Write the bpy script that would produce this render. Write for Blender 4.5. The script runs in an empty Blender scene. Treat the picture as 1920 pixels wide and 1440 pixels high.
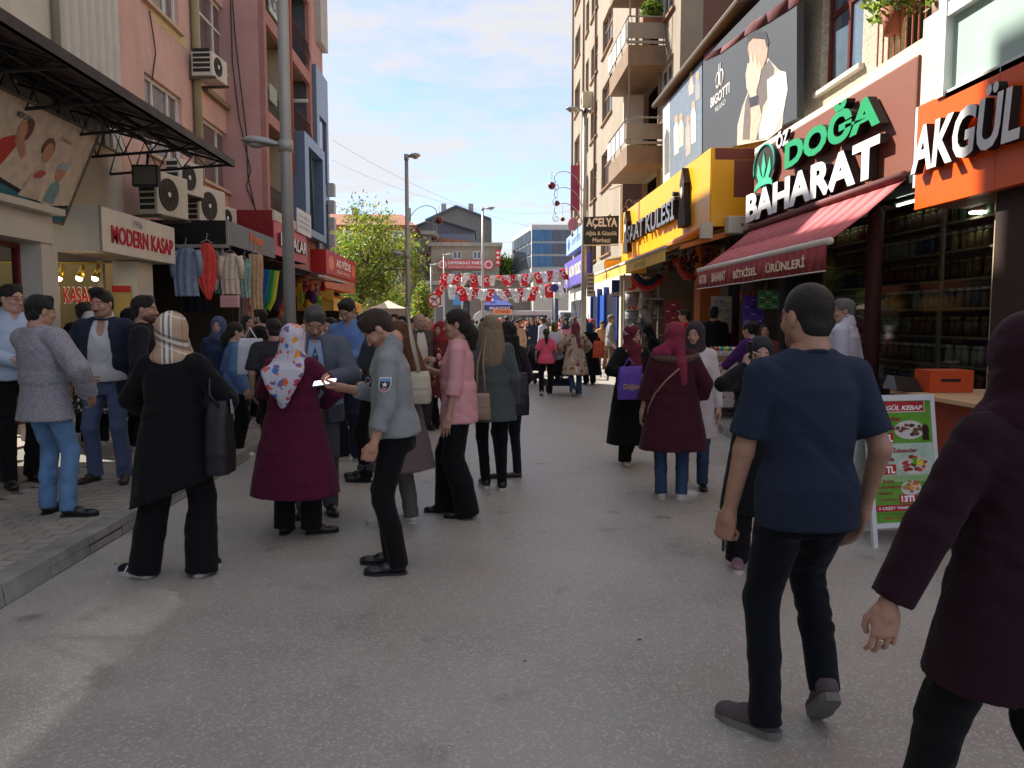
import bpy,math,random
import numpy as np
from mathutils import Vector,Matrix
SC=bpy.context.scene
COL=SC.collection
R=math.radians
rnd=random.Random(7)
# ---------------------------------------------------------------- camera
FPX,PITCH,YAW,EYE=1443.0,4.75,2.38,1.65
cam_d=bpy.data.cameras.new('camera'); cam=bpy.data.objects.new('camera',cam_d); COL.objects.link(cam)
cam_d.sensor_width=36; cam_d.lens=36*FPX/1920; cam_d.clip_end=3000; cam_d.clip_start=0.05
cam.location=(0,0,EYE); cam.rotation_euler=(R(90-PITCH),0,R(-YAW))
SC.camera=cam
# ---------------------------------------------------------------- world
SUNV=Vector((-1.0,0.80,1.12)).normalized()
EL=math.asin(SUNV.z); AZ=math.atan2(SUNV.x,SUNV.y)
W=bpy.data.worlds.new('World'); SC.world=W; W.use_nodes=True
wn=W.node_tree.nodes; wl=W.node_tree.links; wn.clear()
wout=wn.new('ShaderNodeOutputWorld'); wbg=wn.new('ShaderNodeBackground')
sky=wn.new('ShaderNodeTexSky'); sky.sky_type='NISHITA'; sky.sun_disc=False
sky.sun_elevation=EL; sky.sun_rotation=AZ; sky.air_density=0.7; sky.dust_density=0.1; sky.ozone_density=1.5
tc=wn.new('ShaderNodeTexCoord'); sep=wn.new('ShaderNodeSeparateXYZ'); wl.new(tc.outputs['Generated'],sep.inputs[0])
zc=wn.new('ShaderNodeMath'); zc.operation='MAXIMUM'; wl.new(sep.outputs['Z'],zc.inputs[0]); zc.inputs[1].default_value=0.02
za=wn.new('ShaderNodeMath'); za.operation='ADD'; wl.new(zc.outputs[0],za.inputs[0]); za.inputs[1].default_value=0.12
dv=wn.new('ShaderNodeVectorMath'); dv.operation='DIVIDE'; wl.new(tc.outputs['Generated'],dv.inputs[0])
cmb=wn.new('ShaderNodeCombineXYZ'); [wl.new(za.outputs[0],cmb.inputs[i])for i in(0,1,2)]; wl.new(cmb.outputs[0],dv.inputs[1])
n1=wn.new('ShaderNodeTexNoise'); n1.inputs['Scale'].default_value=1.15; n1.inputs['Detail'].default_value=9; n1.inputs['Roughness'].default_value=0.60
mpw=wn.new('ShaderNodeMapping'); mpw.inputs['Location'].default_value=(4.1,0.3,0); mpw.inputs['Scale'].default_value=(1.0,1.35,1)
wl.new(dv.outputs[0],mpw.inputs[0]); wl.new(mpw.outputs[0],n1.inputs['Vector'])
n2=wn.new('ShaderNodeTexNoise'); n2.inputs['Scale'].default_value=6.5; n2.inputs['Detail'].default_value=6; n2.inputs['Roughness'].default_value=0.62
wl.new(mpw.outputs[0],n2.inputs['Vector'])
nm=wn.new('ShaderNodeMath'); nm.operation='MULTIPLY_ADD'; wl.new(n2.outputs['Fac'],nm.inputs[0]); nm.inputs[1].default_value=0.42; wl.new(n1.outputs['Fac'],nm.inputs[2])
rmp=wn.new('ShaderNodeValToRGB'); rmp.color_ramp.elements[0].position=0.54; rmp.color_ramp.elements[1].position=0.80
rmp.color_ramp.elements[0].color=(0.28,0.28,0.28,1); rmp.color_ramp.elements[1].color=(0.95,0.95,0.95,1)
wl.new(nm.outputs[0],rmp.inputs[0])
cm=wn.new('ShaderNodeMix'); cm.data_type='RGBA'; wl.new(rmp.outputs[0],cm.inputs['Factor'])
tn=wn.new('ShaderNodeMix'); tn.data_type='RGBA'; tn.blend_type='MULTIPLY'; tn.inputs['Factor'].default_value=1; wl.new(sky.outputs[0],tn.inputs['A']); tn.inputs['B'].default_value=(.56,.65,.82,1); wl.new(tn.outputs['Result'],cm.inputs['A']); cm.inputs['B'].default_value=(2.08,2.07,2.05,1)
wl.new(cm.outputs['Result'],wbg.inputs[0]); wbg.inputs[1].default_value=0.076
wl.new(wbg.outputs[0],wout.inputs[0])
sun_d=bpy.data.lights.new('sun','SUN'); sun=bpy.data.objects.new('sun',sun_d); COL.objects.link(sun)
sun_d.energy=2.0; sun_d.angle=R(0.6); sun_d.color=(1.0,0.93,0.82)
sun.rotation_euler=SUNV.to_track_quat('Z','Y').to_euler(); sun.location=(-10,10,30)
SC.view_settings.view_transform='Standard'; SC.view_settings.look='None'; SC.view_settings.gamma=1
SC.view_settings.use_curve_mapping=False; SC.view_settings.exposure=2.45
SC.cycles.max_bounces=6; SC.cycles.transparent_max_bounces=8; SC.cycles.caustics_reflective=False; SC.cycles.caustics_refractive=False
# ---------------------------------------------------------------- maths helpers
_cr=cam.rotation_euler.to_matrix()
def ray(x,y):
    return _cr@Vector(((x-960)/FPX,-(y-720)/FPX,-1))
def on(axis,x,y,v):
    "point seen at photo pixel x,y on the plane axis = v"
    d=ray(x,y); o=Vector((0,0,EYE)); i='XYZ'.index(axis); t=(v-o[i])/d[i]
    return o+d*t
def gnd(x,y,z=0.0):return on('Z',x,y,z)
# ---------------------------------------------------------------- materials
MATS={}
def s2l(c):
    return tuple(((v/255)/12.92 if v/255<=0.04045 else((v/255+0.055)/1.055)**2.4)for v in c)
def mat(name,col,rough=0.8,var=0.12,scale=3.0,bump=0.0,bscale=80.0,metal=0.0,spec=0.4,stretch=(1,1,1),
        dirt=0.0,dscale=1.5,emit=0.0,attr=None,sheen=0.0,coat=0.0,dcol=None,world=False):
    if name in MATS:return MATS[name]
    m=bpy.data.materials.new(name); m.use_nodes=True; MATS[name]=m
    n=m.node_tree.nodes; l=m.node_tree.links; b=n['Principled BSDF']
    b.inputs['Roughness'].default_value=rough; b.inputs['Metallic'].default_value=metal; b.inputs['Specular IOR Level'].default_value=spec
    if sheen:b.inputs['Sheen Weight'].default_value=sheen; b.inputs['Sheen Roughness'].default_value=0.5
    if coat:b.inputs['Coat Weight'].default_value=coat
    if world:
        g=n.new('ShaderNodeNewGeometry'); vec=g.outputs['Position']
    else:
        t=n.new('ShaderNodeTexCoord'); vec=t.outputs['Object']
    mp=n.new('ShaderNodeMapping'); mp.inputs['Scale'].default_value=stretch; l.new(vec,mp.inputs[0])
    if attr:
        a=n.new('ShaderNodeAttribute'); a.attribute_name=attr; base=a.outputs['Color']
    else:
        rgb=n.new('ShaderNodeRGB'); rgb.outputs[0].default_value=(*col,1); base=rgb.outputs[0]
    if var:
        nz=n.new('ShaderNodeTexNoise'); nz.inputs['Scale'].default_value=scale; nz.inputs['Detail'].default_value=5; nz.inputs['Roughness'].default_value=0.6
        l.new(mp.outputs[0],nz.inputs['Vector'])
        mr=n.new('ShaderNodeMapRange'); mr.inputs[1].default_value=0.3; mr.inputs[2].default_value=0.7; mr.inputs[3].default_value=1-var; mr.inputs[4].default_value=1+var
        l.new(nz.outputs['Fac'],mr.inputs[0])
        mx=n.new('ShaderNodeVectorMath'); mx.operation='SCALE'; l.new(base,mx.inputs[0]); l.new(mr.outputs[0],mx.inputs['Scale'])
        base=mx.outputs[0]
    if dirt:
        mp2=n.new('ShaderNodeMapping'); mp2.inputs['Scale'].default_value=(1,1,0.22); l.new(vec,mp2.inputs[0])
        nz=n.new('ShaderNodeTexNoise'); nz.inputs['Scale'].default_value=dscale; nz.inputs['Detail'].default_value=8; nz.inputs['Roughness'].default_value=0.68
        l.new(mp2.outputs[0],nz.inputs['Vector'])
        mr=n.new('ShaderNodeMapRange'); mr.inputs[1].default_value=0.48; mr.inputs[2].default_value=0.72; mr.inputs[3].default_value=0; mr.inputs[4].default_value=dirt
        l.new(nz.outputs['Fac'],mr.inputs[0])
        mx=n.new('ShaderNodeMix'); mx.data_type='RGBA'; l.new(mr.outputs[0],mx.inputs['Factor']); l.new(base,mx.inputs['A'])
        mx.inputs['B'].default_value=(*(dcol or tuple(c*0.35 for c in(0.3,0.28,0.24))),1); base=mx.outputs['Result']
    l.new(base,b.inputs['Base Color'])
    if emit:
        l.new(base,b.inputs['Emission Color']); b.inputs['Emission Strength'].default_value=emit
    if bump:
        nz=n.new('ShaderNodeTexNoise'); nz.inputs['Scale'].default_value=bscale; nz.inputs['Detail'].default_value=4
        l.new(mp.outputs[0],nz.inputs['Vector'])
        bp=n.new('ShaderNodeBump'); bp.inputs['Strength'].default_value=bump; bp.inputs['Distance'].default_value=0.01
        l.new(nz.outputs['Fac'],bp.inputs['Height']); l.new(bp.outputs[0],b.inputs['Normal'])
    return m
def cmat(rgb,rough=0.7,**k):
    "plain painted/printed colour from an sRGB triple"
    key='paint_%d_%d_%d_%d'%(*rgb,int(rough*100))+('_'+'_'.join('%s%s'%(a[:2],str(v)[:4])for a,v in k.items())if k else '')
    k.setdefault('var',0.08)
    return mat(key,s2l(rgb),rough,**k)
def glass_mat(name,tint=(0.8,0.9,0.9),alpha=0.35):
    if name in MATS:return MATS[name]
    m=bpy.data.materials.new(name); m.use_nodes=True; MATS[name]=m
    n=m.node_tree.nodes; l=m.node_tree.links; n.clear()
    o=n.new('ShaderNodeOutputMaterial'); mx=n.new('ShaderNodeMixShader'); fr=n.new('ShaderNodeLayerWeight'); pw=n.new('ShaderNodeMath'); pw.operation='POWER'; pw.inputs[1].default_value=5; fa=n.new('ShaderNodeMath'); fa.operation='MULTIPLY_ADD'; fa.inputs[1].default_value=.7; fa.inputs[2].default_value=.03; l.new(fr.outputs['Facing'],pw.inputs[0]); l.new(pw.outputs[0],fa.inputs[0])
    t=n.new('ShaderNodeBsdfTransparent'); t.inputs[0].default_value=(*tint,1); g=n.new('ShaderNodeBsdfGlossy'); g.inputs['Roughness'].default_value=0.03
    nz=n.new('ShaderNodeTexNoise'); nz.inputs['Scale'].default_value=2.0; bp=n.new('ShaderNodeBump'); bp.inputs['Strength'].default_value=0.05; l.new(nz.outputs['Fac'],bp.inputs['Height']); l.new(bp.outputs[0],g.inputs['Normal'])
    l.new(fa.outputs[0],mx.inputs[0]); l.new(t.outputs[0],mx.inputs[1]); l.new(g.outputs[0],mx.inputs[2]); l.new(mx.outputs[0],o.inputs[0])
    return m
# ---------------------------------------------------------------- objects
def tag(o,label=None,cat=None,group=None,kind=None):
    if label:o['label']=label
    if cat:o['category']=cat
    if group:o['group']=group
    if kind:o['kind']=kind
    return o
def thing(name,label,cat,loc=(0,0,0),group=None,rz=0.0):
    o=bpy.data.objects.new(name,None); o.empty_display_size=0.1; COL.objects.link(o); o.location=loc; o.rotation_euler=(0,0,rz)
    return tag(o,label,cat,group)
def origin(o):
    v=Vector((0,0,0))
    while o is not None:v+=o.location; o=o.parent
    return v
class MB:
    def __init__(s):s.v=[]; s.f=[]; s.mi=[]; s.m=0
    def face(s,pts):
        k=len(s.v); s.v+=[tuple(p)for p in pts]; s.f.append(tuple(range(k,k+len(pts)))); s.mi.append(s.m); return s
    def hexa(s,P):
        k=len(s.v); s.v+=[tuple(p)for p in P]
        for q in((0,3,2,1),(4,5,6,7),(0,1,5,4),(1,2,6,5),(2,3,7,6),(3,0,4,7)):
            s.f.append(tuple(k+i for i in q)); s.mi.append(s.m)
        return s
    def box(s,x0,x1,y0,y1,z0,z1):
        return s.hexa([(x0,y0,z0),(x1,y0,z0),(x1,y1,z0),(x0,y1,z0),(x0,y0,z1),(x1,y0,z1),(x1,y1,z1),(x0,y1,z1)])
    def prism(s,poly,off):
        "extrude a flat polygon by a vector"
        k=len(s.v); n=len(poly); off=Vector(off)
        s.v+=[tuple(p)for p in poly]+[tuple(Vector(p)+off)for p in poly]
        s.f.append(tuple(range(k,k+n))); s.mi.append(s.m); s.f.append(tuple(range(k+2*n-1,k+n-1,-1))); s.mi.append(s.m)
        for i in range(n):j=(i+1)%n; s.f.append((k+i,k+n+i,k+n+j,k+j)); s.mi.append(s.m)
        return s
    def tube(s,pts,r,n=8,caps=True):
        pts=[Vector(p)for p in pts]; rs=r if hasattr(r,'__len__')else[r]*len(pts); k=len(s.v); up=None
        for i,p in enumerate(pts):
            d=(pts[min(i+1,len(pts)-1)]-pts[max(i-1,0)]).normalized()
            a=d.orthogonal().normalized()if up is None else(up-d*up.dot(d)).normalized()
            up=a; b=d.cross(a)
            for j in range(n):
                t=2*math.pi*j/n; s.v.append(tuple(p+(a*math.cos(t)+b*math.sin(t))*rs[i]))
        for i in range(len(pts)-1):
            for j in range(n):
                q=(j+1)%n; s.f.append((k+i*n+j,k+i*n+q,k+(i+1)*n+q,k+(i+1)*n+j)); s.mi.append(s.m)
        if caps:
            s.f.append(tuple(range(k+n-1,k-1,-1))); s.mi.append(s.m); e=k+(len(pts)-1)*n; s.f.append(tuple(range(e,e+n))); s.mi.append(s.m)
        return s
    def ball(s,c,r,n=10,m=7):
        r=r if hasattr(r,'__len__')else(r,r,r); k=len(s.v)
        for i in range(m+1):
            ph=math.pi*i/m
            for j in range(n):
                t=2*math.pi*j/n; s.v.append((c[0]+r[0]*math.sin(ph)*math.cos(t),c[1]+r[1]*math.sin(ph)*math.sin(t),c[2]+r[2]*math.cos(ph)))
        for i in range(m):
            for j in range(n):
                q=(j+1)%n; s.f.append((k+i*n+j,k+(i+1)*n+j,k+(i+1)*n+q,k+i*n+q)); s.mi.append(s.m)
        return s
    def build(s,name,mt,parent=None,smooth=False,bevel=0,local=False):
        me=bpy.data.meshes.new(name); off=origin(parent)if(parent is not None and not local)else Vector((0,0,0))
        me.from_pydata([(v[0]-off.x,v[1]-off.y,v[2]-off.z)for v in s.v],[],s.f)
        ms=mt if isinstance(mt,(list,tuple))else[mt]
        for m_ in ms:me.materials.append(m_)
        if len(ms)>1:me.polygons.foreach_set('material_index',s.mi)
        me.update()
        if smooth:me.shade_smooth()
        o=bpy.data.objects.new(name,me); COL.objects.link(o); o.parent=parent
        if bevel:
            b=o.modifiers.new('bevel','BEVEL'); b.width=bevel; b.segments=2; b.limit_method='ANGLE'; b.harden_normals=False
        return o
class FR:
    "a flat frame: u along, v up, n outwards"
    def __init__(s,o,u,v=(0,0,1)):
        s.o=Vector(o); s.u=Vector(u).normalized(); s.v=Vector(v).normalized(); s.n=s.u.cross(s.v)
    def P(s,u,v,n=0):return s.o+s.u*u+s.v*v+s.n*n
    def box(s,mb,u0,u1,v0,v1,n0,n1):
        return mb.hexa([s.P(u0,v0,n0),s.P(u1,v0,n0),s.P(u1,v0,n1),s.P(u0,v0,n1),s.P(u0,v1,n0),s.P(u1,v1,n0),s.P(u1,v1,n1),s.P(u0,v1,n1)])
    def poly(s,mb,pts,n0,n1):
        return mb.prism([s.P(a,b,n0)for a,b in pts],s.n*(n1-n0))
def FL(x):return FR((x,0,0),(0,1,0))
class FRR(FR):
    def __init__(s,x):FR.__init__(s,(x,0,0),(0,1,0)); s.n=Vector((-1,0,0))
def FY(y):f=FR((0,y,0),(1,0,0)); return f
def wall(mb,F,u0,u1,v0,v1,holes,depth=0.25,n=0.0):
    us=sorted({u0,u1,*[h[0]for h in holes],*[h[1]for h in holes]}); vs=sorted({v0,v1,*[h[2]for h in holes],*[h[3]for h in holes]})
    for a,b in zip(us,us[1:]):
        run=None
        for c,d in zip(vs,vs[1:]):
            hole=any(h[0]-1e-6<=a and b<=h[1]+1e-6 and h[2]-1e-6<=c and d<=h[3]+1e-6 for h in holes)
            if not hole:run=(run[0],d)if run else(c,d)
            if(hole or d==vs[-1])and run:F.box(mb,a,b,run[0],run[1],n-depth,n); run=None
def window(F,par,u0,u1,v0,v1,fr,pane,n=-0.10,cols=2,rows=1,t=0.06,split=None,sill=None,name='window',curtain=None):
    "frame with mullions; each pane its own sub-part"
    mb=MB(); F.box(mb,u0,u1,v0,v0+t,n-0.05,n+0.02); F.box(mb,u0,u1,v1-t,v1,n-0.05,n+0.02)
    F.box(mb,u0,u0+t,v0+t,v1-t,n-0.05,n+0.02); F.box(mb,u1-t,u1,v0+t,v1-t,n-0.05,n+0.02)
    us=[u0+t+(u1-u0-2*t)*i/cols for i in range(cols+1)]if not split else[u0+t+(u1-u0-2*t)*q for q in[0]+split[0]+[1]]
    vs=[v0+t+(v1-v0-2*t)*i/rows for i in range(rows+1)]if not split else[v0+t+(v1-v0-2*t)*q for q in[0]+split[1]+[1]]
    h=t*0.4
    for u in us[1:-1]:F.box(mb,u-h,u+h,v0+t,v1-t,n-0.045,n+0.015)
    for v in vs[1:-1]:F.box(mb,u0+t,u1-t,v-h,v+h,n-0.045,n+0.012)
    w=mb.build(name,fr,par)
    for a,b in zip(us,us[1:]):
        for c,d in zip(vs,vs[1:]):
            m=MB(); F.box(m,a,b,c,d,n-0.035,n-0.02); m.build('pane',pane,w)
    if sill:m=MB(); F.box(m,u0-0.08,u1+0.08,v0-0.07,v0-0.003,n,0.09); m.build('sill',sill,w)
    if curtain:m=MB(); F.box(m,u0+t,u0+(u1-u0)*rnd.uniform(.3,.6),v0+t,v1-t,n-0.16,n-0.14); m.build('curtain',curtain,w)
    return w
_txt={}
def text_mesh(s,size,ext=0.0,bold=0.0,shear=0.0,squash=1.0,sp=1.0):
    c=bpy.data.curves.new('t','FONT'); c.body=s; c.size=size; c.extrude=ext/2; c.offset=bold*size; c.shear=shear; c.space_character=sp
    c.resolution_u=3; c.fill_mode='BOTH' if ext>0 else 'FRONT'
    o=bpy.data.objects.new('t',c); COL.objects.link(o)
    me=bpy.data.meshes.new_from_object(o,depsgraph=None)if False else None
    dg=bpy.context.evaluated_depsgraph_get(); me=bpy.data.meshes.new_from_object(o.evaluated_get(dg))
    bpy.data.objects.remove(o); bpy.data.curves.remove(c)
    v=np.zeros(len(me.vertices)*3); me.vertices.foreach_get('co',v); v=v.reshape(-1,3)
    F=[tuple(p.vertices)for p in me.polygons]; bpy.data.meshes.remove(me)
    return v,F
def text(F,par,s,u0,u1,v0,v1,n,mt,ext=0.004,bold=0.0,shear=0.0,name='lettering',rev=False,each=False,side=None,skew=0.0):
    "fit the string into the rectangle u0..u1 x v0..v1 of frame F; rev: text runs towards -u"
    parts=[s]
    v,faces=text_mesh(s,1.0,0.0 if ext<=0.006 else 0.05,bold,shear)
    if len(v)==0:return
    mn=v.min(0); mx=v.max(0); sx=(u1-u0)/(mx[0]-mn[0]); sy=(v1-v0)/(mx[1]-mn[1]); sz=ext/0.05
    off=origin(par)if par is not None else Vector((0,0,0))
    a=(v[:,0]-mn[0])*sx; ua=(u1-a)if rev else(u0+a); va=v0+(v[:,1]-mn[1])*sy+skew*a; na=n+((v[:,2]+0.025)*sz if ext>0.006 else ext)
    co=np.array(F.o-off)[None]+ua[:,None]*np.array(F.u)[None]+va[:,None]*np.array(F.v)[None]+np.broadcast_to(np.asarray(na),ua.shape)[:,None]*np.array(F.n)[None]
    if not each:
        me=bpy.data.meshes.new(name); me.from_pydata(co.tolist(),[],faces); me.materials.append(mt)
        o=bpy.data.objects.new(name,me); COL.objects.link(o); o.parent=par; return o
    N=len(co); lab=list(range(N))
    def find(x):
        while lab[x]!=x:lab[x]=lab[lab[x]]; x=lab[x]
        return x
    for f in faces:
        r0=find(f[0])
        for q in f[1:]:lab[find(q)]=r0
    rt=[find(i)for i in range(N)]; isl={}
    for i,r_ in enumerate(rt):isl.setdefault(r_,[]).append(i)
    spans=sorted((a[ix].min(),a[ix].max(),r_)for r_,ix in((k,np.array(q))for k,q in isl.items()))
    groups=[]
    for lo,hi,r_ in spans:
        if groups and lo<groups[-1][1]-0.35*min(hi-lo,groups[-1][1]-groups[-1][0]):groups[-1][1]=max(hi,groups[-1][1]); groups[-1][2].add(r_)
        else:groups.append([lo,hi,{r_}])
    for lo,hi,rs in groups:
        idx=[i for i in range(N)if rt[i]in rs]; mp={q:i for i,q in enumerate(idx)}
        me=bpy.data.meshes.new('letter'); me.from_pydata(co[idx].tolist(),[],[tuple(mp[q]for q in f)for f in faces if f[0]in mp]); me.materials.append(mt)
        if side is not None:me.materials.append(side)
        me.update()
        if side is not None:
            for p in me.polygons:
                if abs(p.normal.dot(F.n))<0.5:p.material_index=1
        o=bpy.data.objects.new('letter',me); COL.objects.link(o); o.parent=par
def copy_tree(o,parent=None):
    c=o.copy(); COL.objects.link(c); c.parent=parent
    for ch in o.children:copy_tree(ch,c)
    return c
# ================================================================ materials used by the setting
def road_mat():
    m=bpy.data.materials.new('asphalt'); m.use_nodes=True; n=m.node_tree.nodes; l=m.node_tree.links; b=n['Principled BSDF']
    g=n.new('ShaderNodeNewGeometry')
    vo=n.new('ShaderNodeTexVoronoi'); vo.inputs['Scale'].default_value=95; l.new(g.outputs['Position'],vo.inputs['Vector'])
    wn_=n.new('ShaderNodeTexWhiteNoise'); l.new(vo.outputs['Color'],wn_.inputs['Vector'])
    mr=n.new('ShaderNodeMapRange'); mr.inputs[1].default_value=0.72; mr.inputs[2].default_value=1.0; mr.inputs[3].default_value=0.0; mr.inputs[4].default_value=1.0; l.new(wn_.outputs['Value'],mr.inputs[0])
    big=n.new('ShaderNodeTexNoise'); big.inputs['Scale'].default_value=0.55; big.inputs['Detail'].default_value=7; big.inputs['Roughness'].default_value=0.65; l.new(g.outputs['Position'],big.inputs['Vector'])
    r1=n.new('ShaderNodeValToRGB'); r1.color_ramp.elements[0].position=0.33; r1.color_ramp.elements[1].position=0.68
    r1.color_ramp.elements[0].color=(0.27,0.250,0.225,1); r1.color_ramp.elements[1].color=(0.39,0.365,0.330,1); l.new(big.outputs['Fac'],r1.inputs[0])
    mx=n.new('ShaderNodeMix'); mx.data_type='RGBA'; l.new(mr.outputs[0],mx.inputs['Factor']); l.new(r1.outputs[0],mx.inputs['A']); mx.inputs['B'].default_value=(0.46,0.44,0.40,1)
    sp=n.new('ShaderNodeTexVoronoi'); sp.inputs['Scale'].default_value=1.25; sp.inputs['Randomness'].default_value=1.0
    wob=n.new('ShaderNodeTexNoise'); wob.inputs['Scale'].default_value=6; wob.inputs['Detail'].default_value=4; l.new(g.outputs['Position'],wob.inputs['Vector'])
    ad=n.new('ShaderNodeMixRGB'); ad.blend_type='ADD'; ad.inputs[0].default_value=0.18; l.new(g.outputs['Position'],ad.inputs[1]); l.new(wob.outputs['Color'],ad.inputs[2]); l.new(ad.outputs[0],sp.inputs['Vector'])
    m2=n.new('ShaderNodeMapRange'); m2.inputs[1].default_value=0.035; m2.inputs[2].default_value=0.13; m2.inputs[3].default_value=0.55; m2.inputs[4].default_value=1.0; l.new(sp.outputs['Distance'],m2.inputs[0])
    s2=n.new('ShaderNodeTexNoise'); s2.inputs['Scale'].default_value=2.4; s2.inputs['Detail'].default_value=8; l.new(g.outputs['Position'],s2.inputs['Vector'])
    m3=n.new('ShaderNodeMapRange'); m3.inputs[1].default_value=0.62; m3.inputs[2].default_value=0.74; m3.inputs[3].default_value=1.0; m3.inputs[4].default_value=0.66; l.new(s2.outputs['Fac'],m3.inputs[0])
    mu=n.new('ShaderNodeMath'); mu.operation='MULTIPLY'; l.new(m2.outputs[0],mu.inputs[0]); l.new(m3.outputs[0],mu.inputs[1])
    s4=n.new('ShaderNodeTexNoise'); s4.inputs['Scale'].default_value=0.9; s4.inputs['Detail'].default_value=3; mpp=n.new('ShaderNodeMapping'); mpp.inputs['Location'].default_value=(3,9,2); l.new(g.outputs['Position'],mpp.inputs[0]); l.new(mpp.outputs[0],s4.inputs['Vector'])
    m4=n.new('ShaderNodeMapRange'); m4.inputs[1].default_value=0.55; m4.inputs[2].default_value=0.75; m4.inputs[4].default_value=0.35; l.new(s4.outputs['Fac'],m4.inputs[0])
    mb_=n.new('ShaderNodeMix'); mb_.data_type='RGBA'; l.new(m4.outputs[0],mb_.inputs['Factor']); l.new(mx.outputs['Result'],mb_.inputs['A']); mb_.inputs['B'].default_value=(0.27,0.225,0.185,1)
    sc=n.new('ShaderNodeVectorMath'); sc.operation='SCALE'; l.new(mb_.outputs['Result'],sc.inputs[0]); l.new(mu.outputs[0],sc.inputs['Scale']); l.new(sc.outputs[0],b.inputs['Base Color'])
    rr=n.new('ShaderNodeMapRange'); rr.inputs[1].default_value=0.3; rr.inputs[2].default_value=0.7; rr.inputs[3].default_value=0.36; rr.inputs[4].default_value=0.6; l.new(big.outputs['Fac'],rr.inputs[0]); l.new(rr.outputs[0],b.inputs['Roughness'])
    bp=n.new('ShaderNodeBump'); bp.inputs['Strength'].default_value=0.55; bp.inputs['Distance'].default_value=0.004; l.new(vo.outputs['Distance'],bp.inputs['Height']); bp.invert=True; l.new(bp.outputs[0],b.inputs['Normal'])
    b.inputs['Specular IOR Level'].default_value=0.45
    return m
ASPH=road_mat()
PAVE=mat('paver_grey',(0.30,0.275,0.245),0.8,var=0.14,scale=5,bump=0.3,bscale=150,world=True)
KERBM=mat('kerb_stone',(0.27,0.26,0.24),0.85,var=0.25,scale=4,bump=0.35,bscale=120,world=True,dirt=0.4,dscale=3)
PAVR=mat('pavement_red',(0.25,0.195,0.17),0.8,var=0.2,scale=2,bump=0.3,bscale=140,world=True)
MORT=mat('joint_sand',(0.07,0.065,0.06),0.95,world=True)
PINK=mat('pink_render',(0.66,0.41,0.35),0.9,var=0.10,scale=1.3,bump=0.25,bscale=45,dirt=0.6,dscale=0.9,dcol=(0.36,0.30,0.24),world=True)
PINK2=mat('rose_render',(0.52,0.30,0.28),0.9,var=0.12,scale=1.0,bump=0.25,bscale=40,dirt=0.75,dscale=0.55,dcol=(0.30,0.23,0.19),world=True)
BEIGE=mat('beige_render',(0.62,0.57,0.48),0.9,var=0.1,scale=1.0,bump=0.2,bscale=50,dirt=0.7,dscale=0.8,dcol=(0.25,0.21,0.16),world=True)
CLAD=mat('beige_cladding',(0.60,0.56,0.48),0.55,var=0.05,scale=1.5,dirt=0.2,world=True)
SAND=mat('sand_render',(0.31,0.262,0.20),0.9,var=0.1,scale=0.8,bump=0.2,bscale=40,dirt=0.6,dscale=0.7,dcol=(0.26,0.21,0.16),world=True)
BROWNW=mat('brown_side_render',(0.17,0.085,0.065),0.92,var=0.15,scale=0.7,bump=0.2,bscale=30,dirt=0.3,dscale=0.8,dcol=(0.22,0.15,0.12),world=True)
PEB=mat('pebbledash',(0.45,0.40,0.32),0.95,var=0.35,scale=26,bump=.35,bscale=70,world=True)
WHITEF=mat('white_frame',(0.72,0.71,0.68),0.5,var=0.05,world=True)
DKGL=mat('window_glass_dark',(0.07,0.065,0.07),0.06,var=0.25,scale=1.2,spec=0.9,world=True)
PKGL=mat('window_glass_curtained',(0.16,0.12,0.12),0.08,var=0.3,scale=1.0,spec=0.9,world=True)
BLGL=mat('window_glass_sky',(0.12,0.17,0.22),0.04,var=0.3,scale=1.4,spec=1.0,world=True)
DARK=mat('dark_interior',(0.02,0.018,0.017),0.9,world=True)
BLKM=mat('black_metal',(0.025,0.024,0.023),0.55,world=True)
GALV=mat('galvanised_steel',(0.36,0.355,0.34),0.5,var=0.1,metal=0.35,scale=2,world=True)
CONC=mat('concrete',(0.36,0.33,0.28),0.9,var=0.15,bump=0.2,dirt=0.4,world=True)
GLASS=glass_mat('shop_glass',(0.82,0.86,0.85))
PL=cmat
# ================================================================ ground
def struct(name,mb,m,smooth=False):return tag(mb.build(name,m,None,smooth),kind='structure')
m=MB(); m.box(-900,900,-60,1500,-0.4,-0.03); struct('ground',m,mat('far_ground',(0.12,0.115,0.105),0.9,world=True))
m=MB(); m.box(-2.75,3.5,-14,34,-0.3,0.0); struct('road',m,ASPH)
m=MB(); m.box(-40,40,34,130,-0.3,0.0); struct('square',m,ASPH)
LP=m=MB(); m.box(-6.4,-4.15,-12,34,-0.2,0.118); lp=struct('pavement',m,PAVR)
m=MB(); m.box(-4.15,-2.93,-12,34,-0.2,0.105); m.build('paver_bed',MORT,lp)
def paver_mesh(wx,wy,name='paver'):
    q=MB(); b=0.004; h=0.018
    q.hexa([(0,0,0),(wx,0,0),(wx,wy,0),(0,wy,0),(b,b,h),(wx-b,b,h),(wx-b,wy-b,h),(b,wy-b,h)]); return q
pm=None; cnt=0
rows=int((16-2.9)/0.12); far=MB()
for j in range(rows):
    y=2.9+j*0.12
    for i in range(6):
        x=-4.14+i*0.2+(0.1 if j%2 else 0.0)
        w=0.192 if not(j%2 and i==5)else 0.10
        if y>3.3 and y<9.2 and cnt<294:
            if pm is None:po=paver_mesh(0.192,0.112).build('paver',PAVE,lp); pm=po.data
            else:po=bpy.data.objects.new('paver',pm); COL.objects.link(po); po.parent=lp
            po.location=(x,y,0.104+rnd.uniform(-.002,.002)); po.scale=(w/0.192,1,1); po.rotation_euler=(R(rnd.uniform(-.5,.5)),R(rnd.uniform(-.4,.4)),0); cnt+=1
        else:
            k=len(far.v); far.box(x,x+w,y,y+0.112,0.1,0.121+rnd.uniform(-.002,.002))
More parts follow.
